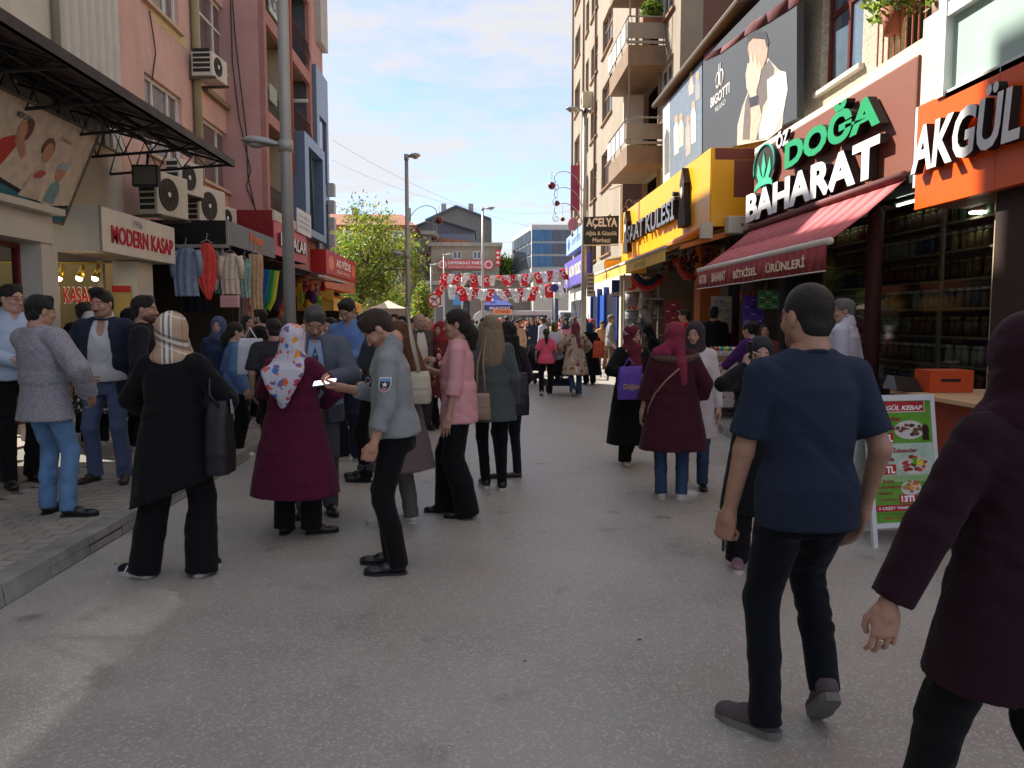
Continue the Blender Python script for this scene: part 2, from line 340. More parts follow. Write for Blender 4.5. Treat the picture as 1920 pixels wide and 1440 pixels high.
tag(far.build('paver_field',PAVE,lp),kind='stuff')
rp=struct('pavement',MB().box(3.66,6.2,3.0,42,-0.2,0.11),PAVE)
def kerb(x0,x1,ys,y1,side):
    k=None; i=0; y=ys; bed=MB(); bed.box(x0+0.01,x1-0.01,ys,y1,-0.2,0.07); k=struct('kerb',bed,MORT)
    while y<y1:
        L=rnd.choice([.5,.5,.5,.48]); q=MB(); e=rnd.uniform(-.004,.004); zt=0.128+rnd.uniform(-.004,.003); s=0.018
        a,b=y+0.004,y+L-0.006
        if side>0:q.hexa([(x0+e,a,0.0),(x1+e,a,0.0),(x1+e,b,0.0),(x0+e,b,0.0),(x0+e,a,zt),(x1+e-s,a,zt),(x1+e-s,b,zt),(x0+e,b,zt)])
        else:q.hexa([(x0+e,a,0.0),(x1+e,a,0.0),(x1+e,b,0.0),(x0+e,b,0.0),(x0+e+s,a,zt),(x1+e,a,zt),(x1+e,b,zt),(x0+e+s,b,zt)])
        q.build('kerb_stone',KERBM,k,bevel=0.006); y+=L
kerb(-2.93,-2.75,0.5,26,1); kerb(3.5,3.66,4.0,36,-1)
# ================================================================ LEFT SIDE
XL=-6.0; L0=FL(XL);
def uv(px,py,X):
    p=on('X',px,py,X); return p.y,p.z
b=thing('building','beige rendered building above the long black canopy and clothing billboard','building',(XL-4,5,0))
mb=MB(); L0.box(mb,8.8,11.6,4.4,14.0,-.4,0); L0.box(mb,-12,5.6,3.5,14.0,-8,0); L0.box(mb,5.6,8.8,5.05,14.0,-.25,0); L0.box(mb,-12,10.2,2.98,3.5,-8,0); L0.box(mb,8.8,10.2,3.5,4.4,-8,0); L0.box(mb,10.2,13.45,3.3,4.4,-.4,0)  # unseen gap and thinned walls, shaped to let a sun patch onto the road
mb.build('wall',BEIGE,b)
mb=MB(); mb.tube([L0.P(11.45,4.4,.06),L0.P(11.45,12,.06)],.05); mb.build('downpipe',PL((150,140,125)),b,True)
mb=MB(); mb.tube([L0.P(9.6,8.6,.03),L0.P(10.0,7.0,.05),L0.P(10.6,6.5,.05),L0.P(11.2,6.6,.05),L0.P(11.4,7.4,.05)],.018,6); mb.build('cable',BLKM,b,True)
mb=MB(); mb.tube([L0.P(10.9,9.2,.03),L0.P(11.2,8.0,.05),L0.P(11.5,7.4,.09),L0.P(11.9,7.9,.09),L0.P(12.0,9,.06)],.012,6); mb.build('cable',PL((120,110,100)),b,True)
nt=bpy.data.materials.new('sun_dimming_net'); nt.use_nodes=True; n=nt.node_tree.nodes; l=nt.node_tree.links; mx=n.new('ShaderNodeMixShader'); tr=n.new('ShaderNodeBsdfTransparent'); l.new(n['Principled BSDF'].outputs[0],mx.inputs[2]); l.new(tr.outputs[0],mx.inputs[1]); nz=n.new('ShaderNodeTexNoise'); nz.inputs['Scale'].default_value=1.6; mr=n.new('ShaderNodeMapRange'); mr.inputs[1].default_value=.35; mr.inputs[2].default_value=.6; mr.inputs[3].default_value=.70; mr.inputs[4].default_value=1.0; l.new(nz.outputs['Fac'],mr.inputs[0]); l.new(mr.outputs[0],mx.inputs[0]); l.new(mx.outputs[0],n['Material Output'].inputs[0]); n['Principled BSDF'].inputs['Base Color'].default_value=(.2,.25,.2,1)
mb=MB(); L0.box(mb,5.6,8.8,3.5,5.05,-.12,-.11); mb.build('sun_dimming_net',nt,b)  # unseen net added in the gap to dim the sun patch
mb=MB(); L0.box(mb,11.6,13.45,4.4,14,-.4,0.02)
mb.build('cladding_backing',PL((150,142,128)),b)
for i in range(7):
    u=11.66+i*0.26; mb=MB(); mb.prism([L0.P(u,4.42,.02),L0.P(u+.05,4.42,.07),L0.P(u+.17,4.42,.07),L0.P(u+.22,4.42,.02)],(0,0,9.5))
    mb.build('cladding_panel',PL((196,190,178),.5,dirt=.25,world=True),b)
mb=MB(); L0.box(mb,-12,8.6,0.0,.118,-4,-.6); mb.build('threshold',CONC,b)
mb=MB(); L0.box(mb,-12,7.0,0.1,2.97,-8,0.02); mb.build('ground_wall',CLAD,b)
mb=MB(); L0.box(mb,7.0,10.2,2.62,2.97,-.6,0.55); mb.build('lintel',CLAD,b)
mb=MB(); L0.box(mb,7.0,10.2,2.97,3.05,-.6,0.72); mb.build('ledge',CLAD,b)
RED=PL((105,22,24),.4)
window(L0,b,7.05,9.95,.35,2.6,RED,GLASS,n=.25,cols=2,name='shop_window')
mb=MB(); L0.box(mb,7.0,10.2,0.1,2.6,-3,-1.2); mb.build('shop_interior',DARK,b)
for i in range(3):
    mb=MB(); L0.box(mb,7.2,9.7,1.2+i*.5,1.23+i*.5,-.9,-.4); sh=mb.build('shelf',PL((120,120,118)),b)
    for j in range(7):
        mb=MB(); u=7.3+j*.34; L0.box(mb,u,u+.16,1.231+i*.5,1.231+i*.5+rnd.uniform(.15,.36),-.75,-.55); mb.build('package',PL(rnd.choice([(60,90,120),(150,150,150),(110,40,40),(40,40,45)])),sh)
mb=MB(); L0.box(mb,9.97,10.2,0.1,2.62,0.15,0.52); mb.build('pillar',CLAD,b)
bk=thing('butcher_shop','beige clad butcher shop under the MODERN KASAP sign','shop',(XL+.5,11.8,0))
mb=MB(); L0.box(mb,10.22,10.38,.1,2.6,.12,.5); mb.build('pillar',CLAD,bk)
mb=MB(); L0.box(mb,12.75,13.35,.1,2.6,.1,.48); mb.build('pillar',CLAD,bk)
mb=MB(); L0.box(mb,10.22,13.42,0.05,.14,-2.5,.6); mb.build('floor',CONC,bk)
mb=MB(); L0.box(mb,10.25,13.4,.14,2.6,-2.6,-2.5); L0.box(mb,13.3,13.4,.14,2.6,-2.5,0); mb.build('back_wall',PL((190,160,110)),bk)
FG=FY(12.55); mb=MB(); FG.box(mb,-7.6,-5.95,.14,2.58,0,.02); gp=mb.build('glass_pane',GLASS,bk)
mb=MB(); FG.box(mb,-6.02,-5.94,.14,2.58,-.03,.05); mb.build('glass_frame',PL((150,140,120)),bk)
text(FG,gp,'MODERN KASAP',-7.3,-6.1,1.92,2.16,.03,PL((190,30,30)),ext=.006,bold=.02)
text(FG,gp,'MODERN KASAP',-7.31,-6.09,1.90,2.18,.024,PL((235,225,215)),ext=.003,bold=.05)
mb=MB(); FG.box(mb,-5.9,-5.62,1.35,2.2,-.2,-.16); mb.build('notice_board',PL((170,150,90)),bk)
mb=MB(); FG.box(mb,-5.9,-5.62,2.1,2.2,-.16,-.14); mb.build('notice_heading',PL((180,40,35)),bk)
mb=MB(); mb.tube([(-7.2,11.9,2.5),(-5.6,11.9,2.5)],.015); rail=mb.build('light_rail',PL((200,170,60)),bk)
for x in(-6.25,-5.95,-5.72):
    mb=MB(); mb.tube([(x,11.9,2.49),(x,11.9,2.40),(x-.03,11.86,2.28)],[.02,.045,.065]); sp=mb.build('spotlight',PL((190,160,70),.3,metal=.6),bk,True)
    mb=MB(); mb.ball((x-.03,11.855,2.275),.045); mb.build('bulb',mat('warm_bulb',(1.0,.78,.4),.5,emit=9.0,var=0),sp,True)
XS=-5.3; Y0=uv(187,385,XS)[0]; Y1=uv(327,430,XS)[0]; zt=uv(187,385,XS)[1]; zb=uv(187,470,XS)[1]
FS=FL(XS)
sg=thing('shop_sign','white box sign reading MODERN KASAP in red above the butcher shop','sign',(XS,12,2.6))
mb=MB(); FS.box(mb,Y0,Y1,zb,zt,-.68,-.02); mb.build('sign_box',CLAD,sg)
mb=MB(); FS.box(mb,Y0+.03,Y1-.005,zb+.005,zt-.005,-.018,0); fc=mb.build('sign_face',PL((222,216,204),.4),sg)
mb=MB(); FS.box(mb,Y0-.006,Y0+.028,zb-.004,zt+.004,-.02,.003); mb.build('trim',PL((150,140,125)),sg)
FS.n=FS.n
text(FS,sg,'MODERN KASAP',Y0+.3,Y1-.12,zb+.14,zt-.23,.004,PL((196,26,58)),ext=.01,bold=.015,each=True)
text(FS,fc,'1956',Y0+1.02,Y0+1.35,zt-.18,zt-.07,.002,PL((130,125,170)),ext=.003)
def ac_unit(loc,label,rz,w=.85,h=.62,d=.32,rust=False):
    t=thing('air_conditioner',label,'air conditioner',loc,'air conditioning units on the left facades',rz)
    c=PL((205,200,186),.5,dirt=.3)
    mb=MB(); mb.box(-w/2,w/2,-d/2,d/2,0,h); mb.build('casing',c,t,bevel=.02,local=True)
    cx=-w*.14; cz=h*.5; r=h*.38
    mb=MB(); mb.tube([(cx,-d/2+.002,cz),(cx,-d/2-.012,cz)],r,28); fg=mb.build('fan_grille',PL((34,34,36),.5),t,local=True)
    mb=MB()
    for k in range(4):
        rr=r*(k+1)/4.2; mb.tube([(cx+rr*math.cos(a),-d/2-.016,cz+rr*math.sin(a))for a in[2*math.pi*i/20 for i in range(21)]],.004,4,False)
    for k in range(12):
        a=math.pi*k/6; mb.tube([(cx,-d/2-.016,cz),(cx+r*math.cos(a),-d/2-.016,cz+r*math.sin(a))],.003,4,False)
    mb.build('grille_wires',PL((70,70,70)),fg,local=True)
    mb=MB(); mb.ball((cx,-d/2-.018,cz),(.045,.012,.045)); mb.build('hub',PL((225,222,215)),fg,True,local=True)
    for k in range(5):
        mb=MB()
        for s_ in(-1,1):pass
        mb.box(-w/2-.004,-w/2+.001,-d/2+.05,d/2-.04,.08+k*.1,.15+k*.1); mb.build('side_vent',PL((40,40,42)),t,local=True)
    mb=MB(); mb.box(-w/2+.02,-w/2+.06,-d/2-.05,d/2+.12,-.05,-.003); mb.box(w/2-.06,w/2-.02,-d/2-.05,d/2+.12,-.05,-.003)
    mb.build('bracket',PL((90,85,78)),t,local=True)
    return t
ac_unit((-5.45,13.75,3.42),'dusty air conditioner with a brown fan, above the left part of MODERN KASAP sign',R(78),.9,.72,.36)
ac_unit((-5.45,14.75,3.95),'higher air conditioner between two fan units, half hidden under the canopy end',R(80),.8,.6,.3)
ac_unit((-5.45,15.75,3.52),'white air conditioner with a black round fan over the dark Pınar canopy',R(78),.95,.72,.36)
ac_unit((-5.6,17.3,3.60),'small pale air conditioner last in the row beside the red sign box',R(80),.7,.5,.3)
p=on('X',400,125,-5.6); ac_unit((-5.68,p.y,p.z-.3),'window air conditioner hung high on the pink wall beside the downpipe',R(85),.75,.5,.45)
t=thing('floodlight','square grey floodlight hanging under the canopy above the butcher shop','floodlight',(-5.25,12.6,3.9))
mb=MB(); F_=FY(12.6); F_.box(mb,-5.45,-5.05,3.75,4.08,-.06,.06); mb.build('lamp_housing',PL((60,62,58)),t); mb=MB(); F_.box(mb,-5.42,-5.08,3.78,4.05,.061,.066); mb.build('lens',PL((120,125,112),.2),t)
mb=MB(); mb.tube([(-5.25,12.62,4.0),(-5.25,12.7,4.3)],.02); mb.build('arm',BLKM,t)
pk=thing('apartment_building','salmon pink apartment building with white framed windows and peeling sills','building',(XL-4,16,0))
W1=(12.35+1.25,15.45,4.68,6.05); holes=[]
wins=[]
for(a,b_,split)in(((270,133),(345,319),([.28,.72],[.45])),((375,215),(432,362),([.18,.68],[.62]))):
    u0=uv(a[0],a[1],XL)[0]; u1=uv(b_[0],b_[1],XL)[0]; v1=uv(a[0],a[1],XL)[1]; v0=uv(b_[0],b_[1],XL)[1]
    for k in range(3):
        wins.append((u0,u1,v0+k*2.72,v1+k*2.72+(0.15 if k else 0),split,k))
holes=[w[:4]for w in wins]
mb=MB(); wall(mb,L0,13.45,19.0,3.1,14.0,holes,.22); mb.build('wall',PINK,pk)
mb=MB(); L0.box(mb,13.45,19.0,3.1,14.0,-4,-.26); mb.build('inner_wall',DARK,pk)
mb=MB(); L0.box(mb,13.45,19.0,14.0,14.2,-4,.3); mb.build('cornice',CONC,pk)
mb=MB(); L0.box(mb,13.5,16.3,14.2,16.8,-3,-.2); mb.build('sign_shading_block',PINK,pk)  # unseen roof block added to shade the right end of the orange sign
for(u0,u1,v0,v1,split,k)in wins:
    window(L0,pk,u0,u1,v0,v1,WHITEF,BLGL if(u0<14.2)else PKGL,n=-.10,split=split,sill=PL((200,175,150),dirt=.4))
u=uv(366,300,XL)[0]
mb=MB(); mb.tube([L0.P(u,3.2,.09),L0.P(u,14.0,.09)],.085,10); mb.build('downpipe',PL((158,150,112),.6,dirt=.3),pk,True)
u0,v=uv(380,165,XL); u1=uv(443,222,XL)[0]
mb=MB(); L0.box(mb,u0,18.98,6.60,6.72,0,.12); mb.build('string_course',PL((140,125,100),dirt=.5),pk)
for pts in([(280,20),(288,70),(292,100),(285,150)],):
    mb=MB(); mb.tube([on('X',a,c,XL+.03)for a,c in pts],.012,5); mb.build('cable',BLKM,pk,True)
for(pa,pb,n_)in(((282,5),(352,82),9),((382,140),(436,170),7)):
    mb=MB(); A=on('X',*pa,XL+.004); B=on('X',*pb,XL+.004)
    pts=[(A.y+(B.y-A.y)*i/n_,A.z+(B.z-A.z)*i/n_)for i in range(n_+1)]; zz=6.84 if pa[0]>300 else(A.z+B.z)/2
    up=[(q[0],zz+.0)for q in pts]; lo=[(q[0],zz-rnd.uniform(.10,.30))for q in pts[::-1]]
    L0.poly(mb,up+lo,.0,.006); mb.build('peeled_plaster',PL((205,185,140),.95,bump=.4),pk)
XC=-5.07; LC=FL(XC); yc0,yc1=19.0,24.3
rb=thing('apartment_building','dark rose apartment building stepping forward with stacked recessed balconies','building',(XC-4,21.5,0))
fl=[4.35,6.65,9.0,11.4]
ho=[]
for i,z in enumerate(fl):
    ho.append((19.22,21.15,z+.02,z+2.05))
    if i>=1:ho.append((21.55,24.0,z+.02+(0.2 if i==1 else 0),z+2.05))
mb=MB(); wall(mb,LC,yc0,yc1,3.1,14.2,ho,.12); mb.build('wall',mat('rose_light',s2l((172,124,118)),.9,world=True,dirt=.3),rb)
FE=FY(19.0); mb=MB(); FE.box(mb,-14,XC-.125,3.1,14.2,-.35,-.001); mb.build('side_wall',PINK2,rb)
mb=MB(); LC.box(mb,19.35,yc1,3.1,14.2,-9,-1.5); mb.build('inner_wall',mat('balcony_green',s2l((150,152,110)),.9,world=True,dirt=.3),rb)
mb=MB(); LC.box(mb,yc0,yc1,14.2,14.4,-9,.3); mb.build('roof',CONC,rb)
mb=MB(); LC.box(mb,21.18,21.5,3.1,14.2,-1.5,-.13); mb.build('partition',mat('balcony_cream',s2l((176,160,138)),.9,world=True),rb)
mb=MB(); LC.box(mb,24.02,yc1,3.1,14.2,-1.5,-.13); mb.build('partition',mat('balcony_slate',s2l((85,92,102)),.9,world=True),rb)
for i,z in enumerate(fl):
    mb=MB(); LC.box(mb,yc0+.36,yc1-.02,z-.22,z,-1.5,-.13); mb.build('balcony_slab',PL((150,128,112),dirt=.3),rb)
    mb=MB()
    for k in range(20):u=19.26+k*.098; mb.tube([LC.P(u,z+.02,-.05),LC.P(u,z+.55,-.05)],.009,4)
    mb.tube([LC.P(19.24,z+.56,-.05),LC.P(21.13,z+.56,-.05)],.018,5); mb.tube([LC.P(19.24,z+.3,-.05),LC.P(21.13,z+.3,-.05)],.01,5)
    mb.build('railing',BLKM,rb)
    if i>0:
        mb=MB()
        for k in range(18):u=21.6+k*.135; mb.tube([LC.P(u,z+.22,-.03+.0),LC.P(u+.05,z+.45,.04),LC.P(u,z+.85,-.03)],.01,4)
        mb.tube([LC.P(21.56,z+.86,-.03),LC.P(23.98,z+.86,-.03)],.02,5); mb.build('railing',PL((80,50,45)),rb)
mb=MB(); LC.box(mb,19.3,19.95,6.95,7.35,.0,.03); f=mb.build('rental_notice',PL((150,160,150)),rb)
mb=MB(); LC.box(mb,19.5,20.6,9.1,9.65,.0,.03); f=mb.build('lettered_board',PL((200,205,205)),rb)
text(LC,f,'NOTER',19.55,20.55,9.2,9.55,.034,PL((70,80,95)),bold=.02)
mb=MB(); mb.tube([LC.P(21.35,5.6,.06),LC.P(21.35,14,.06)],.05,8); mb.build('downpipe',PL((165,95,85)),rb,True)
mb=MB(); mb.tube([LC.P(23.2,8.0,-.9),LC.P(23.2,8.0,.1)],.05,8); mb.build('flue',PL((190,190,185)),rb,True)
for pts in([(436,0),(440,60),(450,150),(462,250),(465,330),(480,400)],[(432,0),(436,120),(448,220),(470,320),(462,350),(480,395)]):
    mb=MB(); mb.tube([on('Y',a,c,18.98)for a,c in pts],.012,5); mb.build('cable',BLKM,rb,True)
sb=thing('office_building','slate blue clad office block with dark window strips behind the street lamp','building',(XC-4,25.5,0))
mb=MB(); wall(mb,LC,24.32,26.1,3.2,9.4,[(24.7,25.8,3.6,5.4),(24.7,25.8,6.0,8.0)],.12,n=.12); mb.build('cladding',PL((104,122,146),.35),sb)
mb=MB(); LC.box(mb,24.34,26.05,3.2,13.4,-9,-.02); mb.build('inner_wall',PINK2,sb)
for(a,c)in((3.6,5.4),(6.0,8.0)):mb=MB(); LC.box(mb,24.7,25.8,a,c,-.01,.05); mb.build('window',DKGL,sb)
mb=MB(); LC.box(mb,25.0,26.1,10.3,12.0,-1,.16); mb.build('rooftop_box',PL((178,175,170)),sb)
mb=MB();
for k in range(5):LC.box(mb,25.75,26.1,3.5+k*.55,3.9+k*.55,.13,.32)
mb.build('vertical_sign_boxes',PL((180,185,188)),sb)
ob=thing('bay_front','dark glazed bay with blue frame above the KARALAR sign','bay window',(XC,22.5,4.2))
mb=MB(); wall(mb,LC,21.5,24.25,4.0,6.75,[(22.0,23.9,4.2,6.45)],.45,n=.35); mb.build('frame',PL((96,114,138),.35),ob)
mb=MB(); LC.box(mb,22.0,22.5,4.2,6.45,-.05,.12); mb.build('dark_panel',PL((30,38,50),.3),ob)
mb=MB(); LC.box(mb,22.5,23.85,4.2,6.45,.0,.1); mb.build('pane',BLGL,ob)
mb=MB(); mb.hexa([LC.P(23.3,4.2,.12),LC.P(23.4,4.2,.12),LC.P(23.4,4.2,.2),LC.P(23.3,4.2,.2),LC.P(22.9,6.45,.12),LC.P(23.0,6.45,.12),LC.P(23.0,6.45,.2),LC.P(22.9,6.45,.2)]); mb.build('mullion',PL((60,70,85)),ob)
bb=thing('billboard','wide clothing advertisement board leaning out under the black canopy','billboard',(-5.5,8.5,3.2))
P1=on('X',188,258,-5.18); P2=on('X',110,415,-5.70); yb=(P1.y+P2.y)/2
O=Vector((-5.70,yb,P2.z)); vdir=Vector((-5.18+5.70,0,P1.z-P2.z)); H_=vdir.length
FB=FR(O,(0,1,0),vdir); FB.n=Vector((vdir.z,0,-vdir.x)).normalized()
PR=lambda c:PL(c,.45,var=.18,scale=7)
def shape(F,par,pts,n,c,name='print',sc=None,e=.0015):
    mb=MB(); F.poly(mb,pts,n,n+e); return mb.build(name,c if not isinstance(c,tuple)else PR(c),par)
def ell(cx,cy,rx,ry,rot=0,n=18,a0=0,a1=360):
    o=[]
    for i in range(n+(a1-a0<360)):
        t=R(a0+(a1-a0)*i/n); x=rx*math.cos(t); y=ry*math.sin(t); o.append((cx+x*math.cos(R(rot))-y*math.sin(R(rot)),cy+x*math.sin(R(rot))+y*math.cos(R(rot))))
    return o
mb=MB(); FB.box(mb,-3.15,0,0,H_,-.12,0); bd=mb.build('panel',PR((226,212,190)),bb)
mb=MB(); FB.box(mb,-3.17,.03,-.04,0,-.14,.02); FB.box(mb,-3.17,.03,H_,H_+.04,-.14,.02); FB.box(mb,0,.03,0,H_,-.14,.02); mb.build('frame',PL((120,112,98)),bb)
s=H_/1.25
shape(FB,bd,[(-3.14,0),(0,0),(0,.20*s),(-.5,.12*s),(-1.1,.22*s),(-1.9,.34*s),(-2.6,.30*s),(-3.14,.36*s)],.001,(48,120,138))
shape(FB,bd,[(-.02,.20*s),(-.5,.12*s),(-1.1,.22*s),(-1.9,.34*s),(-2.6,.30*s),(-2.6,.34*s),(-1.9,.40*s),(-1.1,.27*s),(-.5,.16*s),(-.02,.24*s)],.003,(25,30,34))
SK=(205,150,118)
shape(FB,bd,[(-2.25,.2*s),(-1.85,.22*s),(-1.62,.55*s),(-1.50,.80*s),(-1.62,.86*s),(-1.80,.78*s),(-2.0,.5*s)],.005,(198,52,42))
shape(FB,bd,ell(-1.52,.93*s,.085,.12*s,10),.006,SK); shape(FB,bd,ell(-1.44,.96*s,.10,.15*s,-15),.0055,(120,52,30))
shape(FB,bd,[(-1.45,.88*s),(-1.3,.7*s),(-1.34,.62*s),(-1.44,.7*s),(-1.6,.8*s)],.0065,SK)
shape(FB,bd,[(-1.15,.2*s),(-.72,.2*s),(-.80,.6*s),(-.88,.66*s),(-1.02,.6*s)],.005,(212,196,186)); shape(FB,bd,ell(-.90,.80*s,.10,.13*s),.006,SK); shape(FB,bd,ell(-.92,.84*s,.13,.15*s,8,a0=-20,a1=200),.0055,(116,62,40))
shape(FB,bd,ell(-.90,.52*s,.12,.05*s,20),.008,(196,84,78))
shape(FB,bd,[(-.62,.2*s),(-.38,.2*s),(-.36,.42*s),(-.46,.52*s),(-.60,.44*s)],.005,(130,168,172)); shape(FB,bd,ell(-.48,.62*s,.10,.11*s),.006,SK); shape(FB,bd,ell(-.47,.67*s,.12,.09*s,0,a0=0,a1=180),.007,(176,206,216))
shape(FB,bd,[(-3.1,.25*s),(-2.7,.25*s),(-2.75,.8*s),(-3.0,.85*s)],.005,(205,205,200)); shape(FB,bd,ell(-2.86,.97*s,.09,.12*s),.006,SK)
shape(FB,bd,[(-2.4,.3*s),(-2.2,.35*s),(-1.9,.9*s),(-2.05,.95*s)],.004,(214,205,190))
text(FB,bd,'MERCAN',-1.72,-1.45,1.06*s,1.13*s,.004,PR((60,60,58)),bold=.02); text(FB,bd,'Collection',-.78,-.5,1.0*s,1.06*s,.004,PR((170,110,90)),shear=.3)
cn=thing('canopy','long black lean-to canopy on a steel truss over the left pavement','canopy',(-5,9,4.2))
XO=-4.05; EC=on('X',432,305,XO); YE=EC.y; ze=EC.z
panels=8; y0c=3.2
for i in range(panels):
    a=y0c+(YE-y0c)*i/panels; c_=y0c+(YE-y0c)*(i+1)/panels-.015; mb=MB()
    zi=ze+.55
    mb.hexa([(XO,a,ze),(-6.0,a,zi),(-6.0,c_,zi),(XO,c_,ze),(XO,a,ze+.02),(-6.0,a,zi+.02),(-6.0,c_,zi+.02),(XO,c_,ze+.02)])
    mb.build('roof_panel',mat('smoked_sheet',(.045,.032,.034),.35,world=True,dirt=.5,dcol=(.10,.085,.07))if i<panels-1 else mat('smoked_sheet_pale',(.11,.105,.10),.35,world=True),cn)
mb=MB()
for(x,dz)in((XO+.0,-.03),(-4.7,.10),(-5.35,.30)):mb.box(x,x+.05,y0c,YE,ze+dz-.03,ze+dz+.02)
mb.build('purlins',BLKM,cn)
for i in range(panels+1):
    a=y0c+(YE-y0c)*i/panels; mb=MB(); mb.tube([(XO+.02,a,ze-.03),(-5.98,a,ze-.20)],.022,5); mb.tube([(XO+.02,a,ze-.03),(-5.98,a,ze+.5)],.022,5)
    for k in range(5):
        t0=k/5; t1=(k+.5)/5; xa=XO+(-5.98-XO)*t0; xb=XO+(-5.98-XO)*t1
        mb.tube([(xa,a,ze-.03-.17*t0),(xb,a,ze-.03+.53*t1),(XO+(-5.98-XO)*(t0+.2),a,ze-.03-.17*(t0+.2))],.012,4,False)
    mb.build('truss',BLKM,cn)
mb=MB(); mb.box(XO-.02,XO+.06,y0c,YE+.05,ze-.06,ze+.05); mb.build('edge_beam',mat('rusty_edge',(.035,.027,.026),.6,world=True,dirt=.6,dcol=(.12,.09,.07)),cn)
XP=-4.6; a0=on('X',427,413,XP); a1=on('X',515,440,XP); bz=on('X',427,458,XP).z
LPn=FL(XP)
c=thing('shop_canopy','black and grey canopy with orange Pınar lettering over hanging clothes','canopy',(XP-.6,15.5,3.0))
mb=MB(); LPn.box(mb,a0.y,a1.y,bz,a0.z,-1.5,-.02); mb.build('canopy_box',PL((20,20,24),.45),c)
mb=MB(); LPn.box(mb,a0.y,a1.y,bz,a0.z,-.018,0); mb.build('front_face',PL((98,98,102),.5),c)
mb=MB(); LPn.box(mb,a0.y-.03,a0.y-.002,bz-.06,bz,-1.5,.01); LPn.box(mb,a0.y-.03,a0.y-.002,bz,a0.z+.01,-.03,.01); mb.build('edge_trim',PL((150,148,140)),c)
text(LPn,c,'Pınar',a0.y+1.35,a0.y+2.35,bz+.17,bz+.37,.002,PL((214,110,62)),ext=.01,bold=.03,each=True)
text(LPn,c,'GELİNLİK',a0.y+1.38,a0.y+2.35,bz+.07,bz+.13,.002,PL((190,110,70)),ext=.004)
mb=MB(); mb.tube([(-4.75,a0.y+.1,bz-.02),(-4.75,a0.y+.1,bz-.30)],.035,8); mb.build('post',PL((150,145,138)),c,True)
XK=-4.62; LK=FL(XK); yk0=a1.y+.02; yk1=on('X',575,480,XK).y
zt_=on('X',515,395,XK).z; zb_=on('X',520,478,XK).z
k_=thing('shop_sign','pink sign box with a dark red end and silver KARALAR letters','sign',(XK,18.8,3.2))
mb=MB(); LK.box(mb,yk0,yk1,zb_,zt_-.22,-1.4,-.02); mb.build('sign_box',PL((128,18,26),.5),k_)
mb=MB(); LK.box(mb,yk0,yk1,zt_-.22,zt_,-1.4,-.03); mb.build('upper_box',PL((130,20,27),.5),k_)
mb=MB(); LK.box(mb,yk0+.0,yk1,zb_,zt_-.22,-.018,0); mb.build('sign_face',PL((190,78,86),.5),k_)
mb=MB(); LK.box(mb,yk0+.0,yk1,zt_-.22,zt_,-.028,.02); mb.build('parapet_strip',PL((196,188,178)),k_)
text(LK,k_,'KARALAR',yk0+.35,yk1-.25,zb_+.22,zb_+.52,.02,PL((205,195,185),.3,metal=.3),ext=.05,bold=.03,each=True,side=PL((95,60,55)))
w_=thing('notice_banner','white notice banner fixed above the KARALAR sign','banner',(XK,20.7,4.0))
mb=MB(); LK.box(mb,yk1-1.2,yk1+.35,zt_-.25,zt_+.35,.03,.06); f=mb.build('cloth',PL((214,216,220)),w_)
for j in range(3):text(LK,f,'KİRALIK DAİRE 0262',yk1-1.1,yk1+.2,zt_-.12+j*.14,zt_-.04+j*.14,.063,PL((120,125,150)),ext=.003)
XA=-4.6; LA=FL(XA); u0=on('X',611,467,XA).y; u1=on('X',667,495,XA).y; v1=on('X',611,467,XA).z; v0=on('X',611,512,XA).z
sg=thing('shop_sign','bright red printed sign with white lettering before the tree','sign',(XA,25,3.2))
mb=MB(); LA.box(mb,u0,u1,v0,v1,-.5,0); f=mb.build('sign_box',PL((176,30,28),.5),sg)
text(LA,f,'AS PİDE',u0+1.6,u1-1.2,v0+.30,v1-.08,.004,PL((235,225,215)),bold=.03); text(LA,f,'KEBAP SALONU',u0+1.7,u1-1.3,v0+.10,v0+.22,.004,PL((235,215,200)))
shape(LA,f,ell(u0+.8,(v0+v1)/2,.45,.22),.003,(224,120,60)); shape(LA,f,ell(u1-.6,(v0+v1)/2,.4,.22),.003,(224,110,60))
mb=MB(); LA.box(mb,u0,u1,v0-.42,v0-.02,-.9,-.05); mb.build('fascia',PL((190,110,82)),sg)
aw=thing('awning','yellow awning below the bright red sign','awning',(XA,25,2.6))
mb=MB(); mb.hexa([LA.P(u0,v0-.85,.2),LA.P(u1,v0-.85,.2),LA.P(u1,v0-.45,-.8),LA.P(u0,v0-.45,-.8),LA.P(u0,v0-.83,.2),LA.P(u1,v0-.83,.2),LA.P(u1,v0-.43,-.8),LA.P(u0,v0-.43,-.8)]); mb.build('canvas',PL((214,160,60)),aw)
mb=MB(); LA.box(mb,u0,u1,v0-1.12,v0-.86,.18,.2); f=mb.build('valance',PL((216,165,66)),aw); text(LA,f,'PİDE SALONU',u0+1,u1-1,v0-1.05,v0-.93,.202,PL((150,100,40)))
mb=MB(); FY(u0+.05).box(mb,-5.5,XA+.2,v0-1.12,v0-.5,0,.02); mb.build('side_cloth',PL((220,170,72)),aw)
aw=thing('awning','black awning on folding arms above the hanging toys','awning',(XK,21.5,2.9))
y0_,y1_=18.9,22.8; A_=on('X',640,528,-3.9).z
mb=MB(); mb.hexa([(-5.0,y0_,3.05),(-3.9,y0_,2.72),(-3.9,y1_,2.72),(-5.0,y1_,3.05),(-5.0,y0_,3.08),(-3.9,y0_,2.75),(-3.9,y1_,2.75),(-5.0,y1_,3.08)]); mb.build('canvas',PL((44,44,46)),aw)
mb=MB(); mb.tube([(-3.9,y0_,2.72),(-3.9,y1_,2.72)],.03); mb.build('front_bar',GALV,aw)
for y in(y0_+.3,y1_-.3):mb=MB(); mb.tube([(-5.0,y,2.85),(-4.4,y+.3,2.78),(-3.92,y,2.70)],.018,5); mb.build('folding_arm',GALV,aw)
